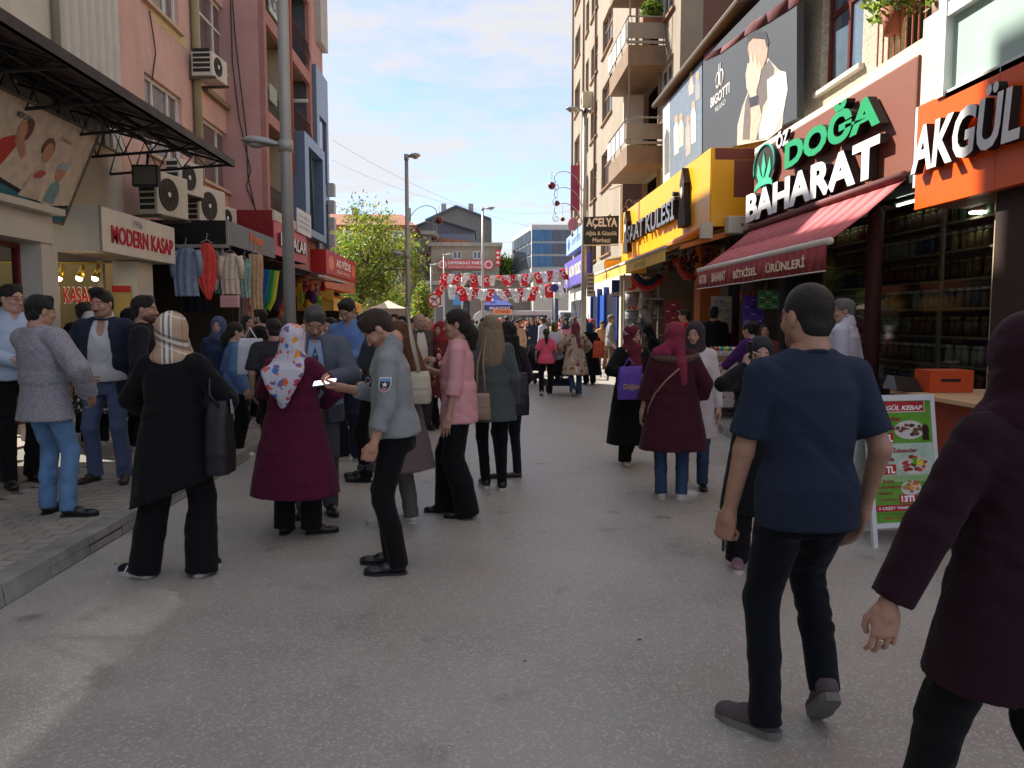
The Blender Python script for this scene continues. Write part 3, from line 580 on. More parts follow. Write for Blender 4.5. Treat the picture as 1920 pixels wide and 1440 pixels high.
for(nm_,lb,ya,yb2,xx)in(('clothes_shop','open fronted clothes shop below the Pınar canopy',13.5,18.8,-5.9),('toy_shop','open fronted toy shop under the black awning',18.82,24.2,-5.2),('corner_shop','small corner shop under the bright red sign',24.22,28.4,-5.1)):
    sh=thing(nm_,lb,'shop',(xx,(ya+yb2)/2,0)); F_=FL(xx)
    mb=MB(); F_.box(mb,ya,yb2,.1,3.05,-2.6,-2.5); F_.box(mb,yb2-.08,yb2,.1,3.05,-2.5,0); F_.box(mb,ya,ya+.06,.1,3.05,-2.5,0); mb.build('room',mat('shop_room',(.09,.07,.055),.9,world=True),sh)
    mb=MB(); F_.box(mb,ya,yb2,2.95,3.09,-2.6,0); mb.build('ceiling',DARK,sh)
    for k in range(4):
        mb=MB(); F_.box(mb,ya+.3,yb2-.3,.5+k*.55,.53+k*.55,-2.5,-2.1); s2_=mb.build('shelf',PL((110,90,70)),sh)
        for j in range(9):
            u=ya+.4+j*(yb2-ya-1)/9; mb=MB(); F_.box(mb,u,u+.3,.532+k*.55,.532+k*.55+rnd.uniform(.15,.4),-2.45,-2.15); mb.build('folded_goods',PL(rnd.choice([(120,90,70),(90,40,40),(160,150,130),(60,70,90),(140,110,80)])),s2_)
# ================================================================ RIGHT SIDE
def P_(px,py,X):p=on('X',px,py,X); return p.y,p.z
XR=5.55; FP=FRR(XR)
pb=thing('house','pebble dashed building with a red brown window above the brown shop sign','building',(XR+4,12,0))
wu1,wv1=P_(1545,-60,XR); wu0,wv0=P_(1616,118,XR); wv0=P_(1545,168,XR)[1]
mb=MB(); wall(mb,FP,10.55,13.6,3.2,12.5,[(wu0,wu1,wv0,wv0+1.6)],.25); mb.build('wall',PEB,pb)
mb=MB(); FP.box(mb,8.45,13.6,3.2,12.5,-8,-1.3); mb.build('inner_wall',mat('balcony_yellow',s2l((190,170,120)),.9,world=True),pb)
mb=MB(); FP.box(mb,10.56,13.6,3.3,12.4,-1.28,-.26); mb.build('core',DARK,pb)
mb=MB(); FP.box(mb,13.56,13.6,3.2,12.5,0.001,.05); mb.build('corner_trim',PL((190,170,150)),pb)
window(FP,pb,wu0,wu1,wv0,wv0+1.6,PL((96,30,24),.4),BLGL,n=-.14,split=([.5],[.75]),t=.09,sill=PL((205,198,184)),curtain=PL((215,210,205)))
mb=MB(); FP.box(mb,8.5,10.5,4.85,4.98,-1.25,.3); mb.build('balcony_slab',PL((190,180,165)),pb)
mb=MB()
for k in range(14):u=8.6+k*.14; mb.tube([FP.P(u,4.98,.22),FP.P(u,5.8,.22)],.012,4)
mb.tube([FP.P(8.55,5.82,.22),FP.P(10.45,5.82,.22)],.03,6); mb.build('railing',PL((140,70,42)),pb)
mb=MB()
for k in range(5):mb.tube([FP.P(8.55,5.9+.2*k,.18),FP.P(10.45,6.25+.2*k,.18)],.014,4)
for k in range(6):mb.tube([FP.P(8.7+.33*k,5.8,.19),FP.P(8.95+.33*k,7.3,.19)],.014,4)
mb.build('trellis',PL((150,82,48)),pb)
def leafy(name,label,centre,rad,n,cols_,leaf=.07,group=None,cat='plant',par=None,droop=0.0):
    r=random.Random(hash(label)%1000 if False else len(label)*7+n); mb=MB()
    for i in range(n):
        v=Vector((r.gauss(0,1),r.gauss(0,1),r.gauss(0,1))).normalized()*(r.random()**.45)
        c=Vector(centre)+Vector((v.x*rad[0],v.y*rad[1],v.z*rad[2])); c.z-=droop*r.random()*(abs(v.x)+abs(v.y))
        a=Vector((r.uniform(-1,1),r.uniform(-1,1),r.uniform(-.6,.6))).normalized(); b_=a.cross(Vector((r.uniform(-1,1),r.uniform(-1,1),r.uniform(-1,1)))).normalized(); L=leaf*r.uniform(.6,1.3)
        mb.m=r.randrange(len(cols_)); mb.face([c-a*L,c+b_*L*.45,c+a*L,c-b_*L*.45])
    return mb
LEAF=[mat('leaf_a',(.07,.15,.02),.6,spec=.3),mat('leaf_b',(.13,.22,.03),.6,spec=.3),mat('leaf_c',(.045,.09,.018),.6,spec=.3)]
for M_ in LEAF:M_.node_tree.nodes['Principled BSDF'].inputs['Transmission Weight'].default_value=0.0
def leaf_mat(name,col):
    m=bpy.data.materials.new(name); m.use_nodes=True; n=m.node_tree.nodes; l=m.node_tree.links; b=n['Principled BSDF']; b.inputs['Base Color'].default_value=(*col,1); b.inputs['Roughness'].default_value=.55
    t=n.new('ShaderNodeBsdfTranslucent'); t.inputs[0].default_value=(col[0]*1.9,col[1]*1.8,col[2]*1.0,1); mx=n.new('ShaderNodeMixShader'); mx.inputs[0].default_value=.45
    l.new(b.outputs[0],mx.inputs[1]); l.new(t.outputs[0],mx.inputs[2]); l.new(mx.outputs[0],n['Material Output'].inputs[0]); return m
LEAF=[leaf_mat('leaf_green',(.10,.17,.035)),leaf_mat('leaf_bright',(.19,.25,.05)),leaf_mat('leaf_dark',(.035,.07,.018)),leaf_mat('leaf_yellow',(.26,.24,.04))]
pt=thing('potted_plant','bushy green plant spilling over the balcony above the brown sign','plant',(5.3,10.1,5.9))
leafy('f','a',(5.3,9.9,5.95),(.35,.65,.42),900,LEAF[:3],.06,droop=.2).build('foliage',LEAF[:3],pt)
mb=MB(); mb.tube([(5.3,10.0,5.3),(5.3,10.0,5.62)],[.1,.15],12); mb.build('pot',PL((150,80,55)),pt,True)
pt=thing('potted_plant','thin dark green plant on the orange trellis near the white post','plant',(5.3,9.0,5.6))
leafy('f','bb',(5.35,9.0,5.75),(.25,.35,.35),350,LEAF[:3],.055,droop=.3).build('foliage',LEAF[:3],pt); mb=MB(); mb.tube([(5.35,9.0,5.05),(5.35,9.0,5.3)],[.08,.12],12); mb.build('pot',PL((120,90,70)),pt,True)
XO2=4.86; FO=FRR(XO2)
kb=thing('glazed_balcony','white framed glazed balcony with pale green panels above the orange sign','balcony',(XO2,7,4))
yR=P_(1722,200,XO2)[0]
mb=MB(); FO.box(mb,2.0,yR-.35,3.9,14,-8,-.3); mb.build('wall',PL((170,165,150)),kb)
for(z0,z1,mt)in((4.02,4.78,mat('green_panel',s2l((172,196,186)),.25,world=True,var=.06)),(4.90,7.6,DKGL)):
    for k in range(4):
        a=yR-.38-1.3*(k+1); mb=MB(); FO.box(mb,a+.05,a+1.28,z0,z1,-.12,-.06); mb.build('pane',mt,kb)
mb=MB()
FO.box(mb,yR-.5,yR-.36,3.98,9,-.3,.03)
for k in range(4):a=yR-.38-1.3*(k+1); FO.box(mb,a-.03,a+.04,3.98,9,-.16,-.02)
FO.box(mb,2,yR-.5,4.78,4.92,-.16,.02); FO.box(mb,2,yR-.5,3.95,4.03,-.16,.0)
mb.build('frame',WHITEF,kb)
mb=MB(); [FO.box(mb,yR-.95+k*.05,yR-.925+k*.05,4.93,7.4,-.2,-.17)for k in range(8)]; mb.build('blinds',PL((130,130,128)),kb)
mb=MB(); mb.box(XO2+.12,5.5,yR-.1,yR+.18,3.2,5.0); mb.build('end_panel',PL((196,190,180),dirt=.3),kb)
vO1=P_(1722,200,XO2)[1]; vO0=P_(1722,392,XO2)[1]
so=thing('shop_sign','bright orange fascia sign with raised AKGÜL letters','sign',(XO2,7,3.4))
ORG=mat('orange_panel',s2l((226,92,22)),.35,var=.03,world=True)
for i in range(5):
    a=yR-1.35*(i+1); mb=MB(); FO.box(mb,a+.004,a+1.346,vO0,vO1,-.10,0); mb.build('panel',ORG,so)
mb=MB(); FO.box(mb,yR+.003,yR+.05,vO0+.25,vO1+.0,-.3,.0); mb.build('edge_strip',PL((215,212,205)),so)
mb=MB(); FO.box(mb,1.8,yR,vO0+.02,vO1-.02,-.6,-.102); mb.build('backing',PL((110,60,40)),so)
ts=P_(1730,340,XO2);
ua=P_(1726,345,XO2)[0]; ub=P_(1935,290,XO2)[0]
text(FO,so,'AKGÜL',ub,ua,vO0+.36,vO1-.17,.03,PL((226,226,226),.35),ext=.09,bold=.03,shear=.12,rev=True,each=True,side=PL((42,34,32)))
XB=5.0; FBn=FRR(XB); ya,zt1=P_(1717,103,XB); yb_,zb1=P_(1411,427,XB); ya=P_(1722,200,XB)[0]
zt1=4.72; zb1=P_(1411,425,XB)[1]
zt1=P_(1717,103,XB)[1]
br=thing('shop_sign','brown wooden fascia with green DOĞA and white BAHARAT letters','sign',(XB,11,4))
BRM=mat('brown_board',s2l((126,72,56)),.6,var=.08,scale=2,stretch=(1,1,18),world=True)
mb=MB(); FBn.box(mb,ya+.05,yb_,zb1,zt1,-.16,0); mb.build('panel',BRM,br,bevel=.03)
mb=MB(); FBn.box(mb,ya-.02,yb_+.1,zt1-.03,zt1+.10,-.5,-.04); mb.build('cap',PL((214,206,190)),br)
mb=MB(); FBn.box(mb,ya+.02,yb_,zb1-.02,zt1-.03,-.5,-.17); mb.build('backing',PL((120,96,80)),br)
LSD=PL((36,28,26),.6)
def tx(s_,pl,pr,c,ext=.09,sh=.0,bold=.03,**k):
    "lower-left and upper-right photo pixels"
    u1_,v0_=P_(*pl,XB); u0_,v1_=P_(*pr,XB)
    return u0_,u1_,v0_,v1_
yl=P_(1488,320,XB)[0]; yr=P_(1672,240,XB)[0]
zb_d=P_(1490,318,XB)[1]; zt_d=P_(1672,178,XB)[1]
text(FBn,br,'DOĞA',yr,yl,zb_d,zt_d+.2,.03,PL((18,150,92),.4),ext=.12,bold=.045,rev=True,each=True,side=LSD)
yl=P_(1412,418,XB)[0]; yr=P_(1668,335,XB)[0]; z0_=P_(1415,418,XB)[1]; z1_=P_(1666,258,XB)[1]
text(FBn,br,'BAHARAT',yr,yl,z0_,z0_+.5*(1),.03,PL((238,238,240),.4),ext=.11,bold=.045,rev=True,each=True,side=LSD)
yl=P_(1464,280,XB)[0]; yr=P_(1487,268,XB)[0]; z0_=P_(1466,280,XB)[1]
text(FBn,br,'ÖZ',yr,yl,z0_,z0_+.27,.03,PL((232,232,235),.4),ext=.05,bold=.03,rev=True,each=True,side=LSD)
cy,cz=P_(1442,312,XB); em=thing('emblem','round green leaf emblem on the brown sign','emblem',(XB,cy,cz)); rr=.36
def disc(pts,n0,n1,c,nm,par):mb=MB(); FBn.poly(mb,pts,n0,n1); return mb.build(nm,c,par)
disc(ell(cy,cz,.50,rr,n=32),.0,.08,LSD,'backing_disc',em)
mb=MB(); mb.tube([FBn.P(cy+.48*math.cos(R(t)),cz+rr*math.sin(R(t)),.085)for t in range(-20,201,10)],.022,6); mb.build('ring',PL((28,150,128)),em,True)
GL=PL((70,190,150),.4)
disc([(cy,cz-.22),(cy+.10,cz-.02),(cy,cz+.24),(cy-.10,cz-.02)],.082,.10,GL,'leaf',em)
disc([(cy,cz-.24),(cy+.12,cz-.14),(cy+.28,cz+.12),(cy+.33,cz-.10),(cy+.22,cz-.24)],.082,.095,GL,'leaf',em)
disc([(cy,cz-.24),(cy-.12,cz-.14),(cy-.28,cz+.12),(cy-.33,cz-.10),(cy-.22,cz-.24)],.082,.095,GL,'leaf',em)
disc([(cy+.42*math.cos(R(t)),cz-.36+.16*math.sin(R(t)))for t in range(0,181,15)]+[(cy+.42*math.cos(R(t)),cz-.40+.08*math.sin(R(t)))for t in range(180,-1,-15)],.082,.10,GL,'arch',em)
RAW=mat('red_canvas',s2l((196,102,106)),.8,var=.05,world=True); RV=mat('red_valance',s2l((150,52,56)),.8,var=.05,world=True)
XW=4.0; A1=on('X',1555,447,XW); A0=on('X',1311,510,XW); A0.z=A1.z=(A0.z+A1.z)/2
T1=Vector((4.97,8.9,3.30)); T0=Vector((4.97,A0.y-.05,3.30))
aw=thing('awning','long red awning with AKTAR BAHARAT BİTKİSEL ÜRÜNLERİ on its valance','awning',(4.5,11,2.6))
mb=MB(); n_=14
for i in range(n_):
    t0,t1=i/n_,(i+1)/n_; sg0=-.05*math.sin(math.pi*.5)
    a=A1.lerp(A0,t0); b_=A1.lerp(A0,t1); c=T1.lerp(T0,t1); d=T1.lerp(T0,t0)
    m0=(a+d)/2+Vector((0,0,-.03)); m1=(b_+c)/2+Vector((0,0,-.03))
    mb.face([a,b_,m1,m0]); mb.face([m0,m1,c,d])
cv=mb.build('canvas',RAW,aw,True); sm=cv.modifiers.new('thick','SOLIDIFY'); sm.thickness=.006
mb=MB(); mb.tube([A1+Vector((0,-.03,0)),A0+Vector((0,.03,0))],.045,10); mb.build('front_bar',PL((214,208,198),.4),aw,True)
FV=FRR(XW-.03); vz=A1.z-.04; mb=MB(); vh=.30
N=24
for i in range(N):
    y_a=A1.y+(A0.y-A1.y)*i/N; y_b=A1.y+(A0.y-A1.y)*(i+1)/N; w0=.012*math.sin(i*.9); w1=.012*math.sin((i+1)*.9)
    mb.face([FV.P(y_a,vz-vh,w0),FV.P(y_b,vz-vh,w1),FV.P(y_b,vz,0),FV.P(y_a,vz,0)])
vl=mb.build('valance',RV,aw,True); vl.modifiers.new('thick','SOLIDIFY').thickness=.004
mb=MB(); mb.tube([FV.P(A1.y+(A0.y-A1.y)*i/N,vz-vh,.012*math.sin(i*.9)+.004)for i in range(N+1)],.008,5); mb.build('hem',PL((220,215,205)),aw)
LY=PL((240,224,190)); L_=A0.y-A1.y
for(s_,a,b_)in(('AKTAR',.875,.965),('BAHARAT',.68,.82),('BİTKİSEL',.41,.605),('ÜRÜNLERİ',.10,.345)):
    text(FV,aw,s_,A1.y+L_*a,A1.y+L_*b_,vz-vh+.08,vz-.07,.02,LY,ext=.006,bold=.03,rev=True)
for t_ in(.06,.5,.94):
    a=A1.lerp(A0,t_); d=T1.lerp(T0,t_); el_=(a+d)/2+Vector((0,.35,-.12)); mb=MB(); mb.tube([d+Vector((0,0,-.08)),el_,a+Vector((.03,0,-.02))],.022,6); mb.build('folding_arm',PL((190,186,178)),aw,True)
mb=MB(); mb.tube([T1+Vector((-.05,0,.02)),T0+Vector((-.05,0,.02))],.06,8); mb.build('roller',PL((110,60,58)),aw,True)
sp=thing('spice_shop','dark spice shop front with shelves of jars behind glass','shop',(5.8,11,0))
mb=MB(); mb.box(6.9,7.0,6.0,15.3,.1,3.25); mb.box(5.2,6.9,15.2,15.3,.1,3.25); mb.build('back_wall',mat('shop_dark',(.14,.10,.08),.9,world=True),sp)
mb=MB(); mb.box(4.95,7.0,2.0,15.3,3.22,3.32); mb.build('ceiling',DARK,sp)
mb=MB(); mb.box(5.02,5.2,3.2,7.4,.1,3.0); mb.build('end_wall',PL((60,45,38)),sp)
mb=MB(); mb.box(5.3,5.33,7.6,12.5,.5,3.2); mb.build('glass_pane',GLASS,sp)
mb=MB(); mb.tube([(5.05,9.75,.1),(5.05,9.75,3.0),(5.05,9.75,3.12)],[.10,.10,.02],12); mb.build('pillar',PL((72,34,28)),sp,True)
mb=MB(); mb.box(5.0,5.2,12.5,12.8,.1,3.2); mb.build('door_post',PL((44,32,30)),sp)
jars=MB(); jm=None
for k in range(7):
    z=.75+k*.34; mb=MB(); mb.box(5.6,5.95,7.6,12.4,z,z+.025); sh=mb.build('shelf',PL((120,108,88)),sp)
    cols_=[(84,66,54),(96,44,38),(110,98,64),(52,66,98),(140,136,124),(62,82,62),(96,74,52)]
    for j in range(30):
        y=7.75+j*.152
        if jm is None:
            q=MB(); q.tube([(0,0,0),(0,0,.17),(0,0,.2)],[.055,.055,.035],8); q.m=1; q.tube([(0,0,.2),(0,0,.235)],.045,8); jm={}
        c_=cols_[(k*3+j//5)%7]; key=(c_,k%2)
        if key not in jm:
            q=MB(); q.tube([(0,0,0),(0,0,.17),(0,0,.2)],[.055,.055,.035],8); q.m=1; q.tube([(0,0,.2),(0,0,.235)],.045,8)
            o=q.build('jar',[PL(c_,.3),PL((190,186,174)if k%2 else(140,130,80),.4)],sh,True); jm[key]=o.data
        else:o=bpy.data.objects.new('jar',jm[key]); COL.objects.link(o); o.parent=sh
        o.location=(5.72+rnd.uniform(-.02,.02),y,z+.026)
for y in(7.6,9.2,10.8,12.4):mb=MB(); mb.box(5.585,5.62,y-.03,y+.03,.3,3.2); mb.build('shelf_upright',PL((120,108,88)),sp)
t=thing('ceiling_lamp','small lit ceiling lamp under the orange sign','lamp',(5.0,8.0,2.95))
p=on('Z',1833,398,2.86); mb=MB(); mb.ball((p.x,p.y,2.86),(.09,.09,.02),14,6); mb.build('diffuser',mat('lamp_white',(1,.95,.8),.5,emit=6,var=0),t,True); mb=MB(); mb.tube([(p.x,p.y,2.87),(p.x,p.y,2.95)],.08,14); mb.build('housing',PL((90,60,50)),t)
t.location=(p.x,p.y,2.86)
for ch in t.children:ch.data.transform(Matrix.Translation((5.0-p.x,8.0-p.y,2.95-2.86)))
ps=thing('poster_column','cream poster column with pictures of cups and price dots','poster',(5.3,7.5,1.2)); Fp=FY(7.5)
mb=MB(); Fp.box(mb,5.08,5.6,.9,2.95,0,.05); f=mb.build('board',PL((200,180,150)),ps)
shape(Fp,f,ell(5.20,2.25,.10,.14),.051,(52,58,120)); shape(Fp,f,[(5.12,1.85),(5.24,1.92),(5.30,1.85),(5.26,1.55),(5.16,1.52)],.051,(124,60,44)); shape(Fp,f,ell(5.42,2.6,.12,.12),.051,(190,30,30)); shape(Fp,f,ell(5.42,1.9,.12,.12),.051,(190,30,30)); shape(Fp,f,[(5.1,2.45),(5.34,2.45),(5.24,2.6)],.051,(70,50,50))
text(Fp,f,'17.5',5.35,5.49,1.86,1.95,.054,PL((240,235,230)),bold=.02); text(Fp,f,'16',5.37,5.47,2.55,2.64,.054,PL((240,235,230)),bold=.02)
mb=MB(); Fp.box(mb,5.1,5.34,1.30,1.34,.05,.052); mb.build('caption_bar',PL((150,120,100)),ps)
kc=thing('counter','orange fronted kebab counter with a pale wooden top','counter',(4.3,7.0,0))
g0=on('Z',1740,733,1.0); mb=MB(); mb.box(3.95,4.9,5.2,7.0,.1,.96); mb.build('body',PL((150,60,30),.5),kc)
mb=MB(); mb.box(3.85,4.95,5.1,7.05,.965,1.0); mb.build('wooden_top',PL((206,170,130),.5),kc)
bx=thing('box','orange donation box with a dark slot on the kebab counter','box',(4.2,6.85,1.0)); mb=MB(); mb.box(4.02,4.42,6.7,6.95,1.002,1.2); mb.build('carton',PL((196,78,34)),bx); mb=MB(); mb.box(4.12,4.3,6.695,6.699,1.10,1.125); mb.build('slot',DARK,bx)
pp=thing('paper_stack','menus and a small screen leaning on the counter edge','menus',(3.98,7.0,1.0)); mb=MB(); mb.hexa([(3.75,6.75,1.02),(4.0,6.75,1.0),(4.0,7.0,1.0),(3.75,7.0,1.02),(3.8,6.9,1.14),(4.0,6.9,1.12),(4.0,7.02,1.12),(3.8,7.02,1.14)]); mb.build('screen_body',PL((40,36,34),.3),pp); mb=MB(); mb.box(3.86,4.0,7.025,7.03,1.05,1.10); mb.build('screen_glow_edge',PL((120,140,160)),pp)
XBB=5.4; FQ=FRR(XBB)
q=thing('low_building','three storey building carrying the fashion billboards behind the yellow sign','building',(XBB+4,17,0))
mb=MB(); FQ.box(mb,13.62,21.45,3.3,7.75,-8,0); mb.build('wall',PL((110,92,80)),q)
mb=MB(); mb.hexa([(5.15,15.4,7.85),(13,15.4,9.4),(13,22.9,9.4),(5.15,22.9,7.85),(5.15,15.4,7.93),(13,15.4,9.5),(13,22.9,9.5),(5.15,22.9,7.93)]); mb.build('roof',PL((86,66,60)),q)
mb=MB(); mb.tube([(5.1,15.4,7.9),(5.1,22.9,7.88)],.07,8); mb.build('gutter',PL((96,84,76)),q)
tp=thing('tarpaulin','sagging maroon tarpaulin hanging over the billboard top','tarpaulin',(5.2,14.5,7.8)); mb=MB()
top=[on('X',x,y,5.25)for x,y in((1318,98),(1360,70),(1400,40),(1433,-2),(1480,-40),(1520,-70))]; bot=[on('X',x,y,5.20)for x,y in((1322,113),(1350,100),(1395,68),(1440,42),(1478,18),(1520,-12))]
for i in range(5):mb.face([bot[i],bot[i+1],top[i+1],top[i]])
o=mb.build('cloth',PL((112,58,60),.6),tp,True); o.modifiers.new('th','SOLIDIFY').thickness=.02
def quadboard(px,X,names):
    pts=[on('X',a,b_,X)for a,b_ in px]; return pts
bg=thing('billboard','large dark grey fashion billboard of a man covering his face','billboard',(5.2,15.5,6))
XG=5.22; c00=on('X',1318,300,XG); c10=on('X',1494,222,XG); c11=on('X',1494,-70,XG); c01=on('X',1318,111,XG)
mb=MB(); mb.hexa([c00,c10,c10+Vector((.12,0,0)),c00+Vector((.12,0,0)),c01,c11,c11+Vector((.12,0,0)),c01+Vector((.12,0,0))]); f=mb.build('panel',mat('billboard_grey',s2l((62,66,70)),.5,var=.06,scale=.6,world=True),bg)
def bgp(pts,n,c,par=None,X=XG):
    mb=MB(); mb.prism([on('X',a,b_,X-n)for a,b_ in pts],(-.0015,0,0)); return mb.build('print',PR(c),par or f)
bgp([(1382,273),(1383,235),(1392,200),(1405,165),(1428,148),(1440,108),(1448,118),(1462,132),(1474,135),(1477,165),(1470,205),(1466,240),(1440,262)],.002,(186,176,166))
bgp([(1392,262),(1397,195),(1410,150),(1442,112),(1452,128),(1448,170),(1430,200),(1424,262)],.004,(104,96,88))
bgp([(1438,150),(1462,132),(1474,136),(1477,168),(1468,215),(1450,252),(1424,262),(1420,225),(1440,200)],.006,(206,198,190))
bgp([(1402,92),(1405,70),(1418,60),(1434,64),(1440,85),(1438,108),(1430,128),(1415,130),(1406,112)],.008,(186,150,130))
bgp([(1400,84),(1402,66),(1416,56),(1436,60),(1442,80),(1438,90),(1434,74),(1412,72),(1404,80)],.010,(50,44,42))
bgp([(1402,118),(1398,140),(1400,165),(1410,190),(1420,186),(1418,172),(1424,150),(1428,128),(1424,108),(1420,128),(1416,96),(1412,122),(1408,88),(1405,120)],.012,(214,180,158))
bgp([(1407,186),(1421,182),(1428,215),(1418,262),(1406,262),(1408,220)],.012,(208,172,150))
bgp([(1404,184),(1420,178),(1423,196),(1407,202)],.014,(44,44,46))
FG2=FRR(XG-.003);
def btx(s_,x0,y0,x1,y1,c,bold=.0):
    a=on('X',x0,y0,XG); b_=on('X',x1,y1,XG); text(FG2,f,s_,b_.y,a.y,a.z,a.z+(b_.z-a.z),.002,PR(c),rev=True,bold=bold,ext=.004)
a=on('X',1333,203,XG); b_=on('X',1368,186,XG); text(FG2,f,'BIGOTTI',b_.y,a.y,a.z,a.z+.22,.002,PR((220,220,220)),rev=True,bold=.02,skew=-.02)
text(FG2,f,'MILANO',b_.y+.25,a.y-.35,a.z-.2,a.z-.08,.002,PR((200,200,200)),rev=True)
cc=on('X',1350,163,XG); cc.z+=.22
for s_ in(-1,1):mb=MB(); mb.tube([FG2.P(cc.y+s_*.12+.13*math.cos(R(t)),cc.z-.05+.16*math.sin(R(t)),.004)for t in range(0,361,30)],.022,4,False); mb.tube([FG2.P(cc.y+s_*.05,cc.z+.28,.004),FG2.P(cc.y+s_*.05,cc.z-.2,.004)],.022,4); mb.build('print',PR((220,220,220)),f)
bl=thing('billboard','slim blue grey billboard of a posing group next to the man billboard','billboard',(5.2,20,6)); XG=5.24
c00=on('X',1243,347,XG); c10=on('X',1316,288,XG); c11=on('X',1316,113,XG); c01=on('X',1243,202,XG)
mb=MB(); mb.hexa([c00,c10,c10+Vector((.1,0,0)),c00+Vector((.1,0,0)),c01,c11,c11+Vector((.1,0,0)),c01+Vector((.1,0,0))]); f2=mb.build('panel',PR((112,126,140)),bl)
bgp([(1243,347),(1256,337),(1256,188),(1243,202)],.002,(196,196,194),f2,XG); bgp([(1246,330),(1255,322),(1255,250),(1250,240),(1246,260)],.004,(110,110,108),f2,XG)
for(x,y,h,c)in((1268,232,60,(206,200,190)),(1277,228,50,(190,184,172)),(1290,232,62,(170,160,150)),(1300,205,66,(220,212,200)),(1308,150,40,(150,150,148)),(1296,150,30,(176,170,160))):
    bgp([(x-4,y+h),(x+5,y+h-6),(x+5,y+10),(x+2,y-4),(x-2,y-2),(x-5,y+12)],.004,c,f2,XG); bgp([(x-3,y-2),(x+3,y-4),(x+3,y-14),(x,y-17),(x-3,y-12)],.006,(190,150,120),f2,XG)
XY=4.4; FYl=FRR(XY); y0s,z1s=P_(1333,277,XY); z0s=P_(1333,423,XY)[1]; y1s=P_(1166,440,XY)[0]
ys=thing('shop_sign','long yellow box sign with dark SAAT KULESİ letters','sign',(XY,19,4))
YEL=mat('yellow_panel',s2l((238,172,24)),.35,var=.03,world=True,dirt=.1)
n_=7
for i in range(n_):
    a=y0s+(y1s-y0s)*i/n_; b_=y0s+(y1s-y0s)*(i+1)/n_; mb=MB(); FYl.box(mb,a+.006,b_-.006,z0s,z1s,-.05,0); mb.build('panel',YEL,ys)
mb=MB(); FYl.box(mb,y0s+.01,y1s,z0s+.01,z1s-.01,-1.0,-.052); mb.build('core',YEL,ys)
mb=MB(); FY(y0s).box(mb,XY+.02,5.39,z0s,z1s,-.005,.02); e_=mb.build('end_panel',YEL,ys)
mb=MB(); FYs=FY(y0s); FYs.box(mb,XY+.08,5.39,z1s-.22,z1s-.01,.021,.026); FYs.box(mb,XY+.45,5.39,z0s+.55,z1s-.23,.021,.026); mb.build('brown_patch',PL((120,62,52)),e_)
LB=PL((120,126,140),.35,metal=.2); LBS=PL((40,30,26))
ua=P_(1185,460,XY)[0]; ub=P_(1276,415,XY)[0]; hz=z1s-z0s
text(FYl,ys,'SAAT KULESİ',ub,ua,z0s+.28*hz,z0s+.70*hz,.02,LB,ext=.13,bold=.02,rev=True,each=True,side=LBS)
for(px_,w_)in((1181,.35),(1289,.3)):
    u=P_(px_,430,XY)[0]; mb=MB(); FYl.poly(mb,[(u-w_,z0s+.12*hz),(u+w_,z0s+.12*hz),(u+w_*.8,z0s+.35*hz),(u+w_*.6,z0s+.36*hz),(u+w_*.5,z0s+.7*hz),(u+w_*.7,z0s+.72*hz),(u,z0s+.95*hz),(u-w_*.7,z0s+.72*hz),(u-w_*.5,z0s+.7*hz),(u-w_*.6,z0s+.36*hz),(u-w_*.8,z0s+.35*hz)],.0,.14); tw=mb.build('clock_tower_emblem',LBS,ys)
    mb=MB(); FYl.poly(mb,ell(u,z0s+.6*hz,w_*.3,.12),.141,.15); mb.build('clock_dial',PL((220,216,205)),tw)
mb=MB(); FYs.box(mb,4.62,5.0,3.0,3.42,.1,.4);
spk=thing('speaker','white box loudspeaker hung under the end of the yellow sign','speaker',(4.95,y0s,3.2)); p0=on('Y',1360,407,y0s-.1); p1=on('Y',1410,440,y0s-.1)
mb=MB(); FY(y0s-.1).box(mb,p0.x,p1.x+.1,p1.z,p0.z,-.05,.2); mb.build('cabinet',PL((196,190,176)),spk,bevel=.02); mb=MB(); FY(y0s-.1).poly(mb,ell((p0.x+p1.x)/2,(p0.z+p1.z)/2,.03,.03),.2,.21); mb.build('badge',PL((120,110,100)),spk)
ay=thing('awning','yellow awning with a printed valance below the yellow sign','awning',(4.0,19,3)); XV=3.62; FVy=FRR(XV)
d0,zz=P_(1248,463,XV); d1,z2_=P_(1115,527,XV); zv=(zz+z2_)/2; zv=P_(1248,463,XV)[1]
YC=mat('yellow_canvas',s2l((226,166,40)),.75,var=.05,world=True)
for(a,b_)in((d0,P_(1163,500,XV)[0]-.05),(P_(1163,500,XV)[0]+.05,d1)):
    mb=MB(); mb.hexa([(XV,a,zv),(4.95,a,zv+.42),(4.95,b_,zv+.42),(XV,b_,zv),(XV,a,zv+.012),(4.95,a,zv+.432),(4.95,b_,zv+.432),(XV,b_,zv+.012)]); mb.build('canvas',YC,ay)
    mb=MB(); FVy.box(mb,a,b_,zv-.27,zv-.02,0,.006); vf=mb.build('valance',mat('valance_yellow',s2l((232,190,92)),.8,world=True),ay)
    text(FVy,vf,'SAAT  KULESİ',a+(b_-a)*.38,a+(b_-a)*.62,zv-.22,zv-.08,.01,PL((120,90,40)),rev=True)
    mb=MB(); mb.tube([(XV,a,zv),(XV,b_,zv)],.04,8); mb.build('front_bar',PL((216,210,196)),ay,True)
fo=thing('folding_arm_awning','orange folded awning arm under the near corner of the yellow sign','awning arm',(4.3,15,3.2))
mb=MB(); mb.hexa([(3.9,15.0,3.02),(4.95,14.75,3.30),(4.95,14.95,3.30),(3.9,15.2,3.02),(3.9,15.0,3.10),(4.95,14.75,3.42),(4.95,14.95,3.42),(3.9,15.2,3.10)]); mb.build('arm',PL((206,112,34),.5),fo)
mb=MB(); mb.tube([(4.3,14.9,3.35),(4.3,17.5,3.33)],.10,10); mb.build('roller',PL((216,118,30),.5),fo,True)
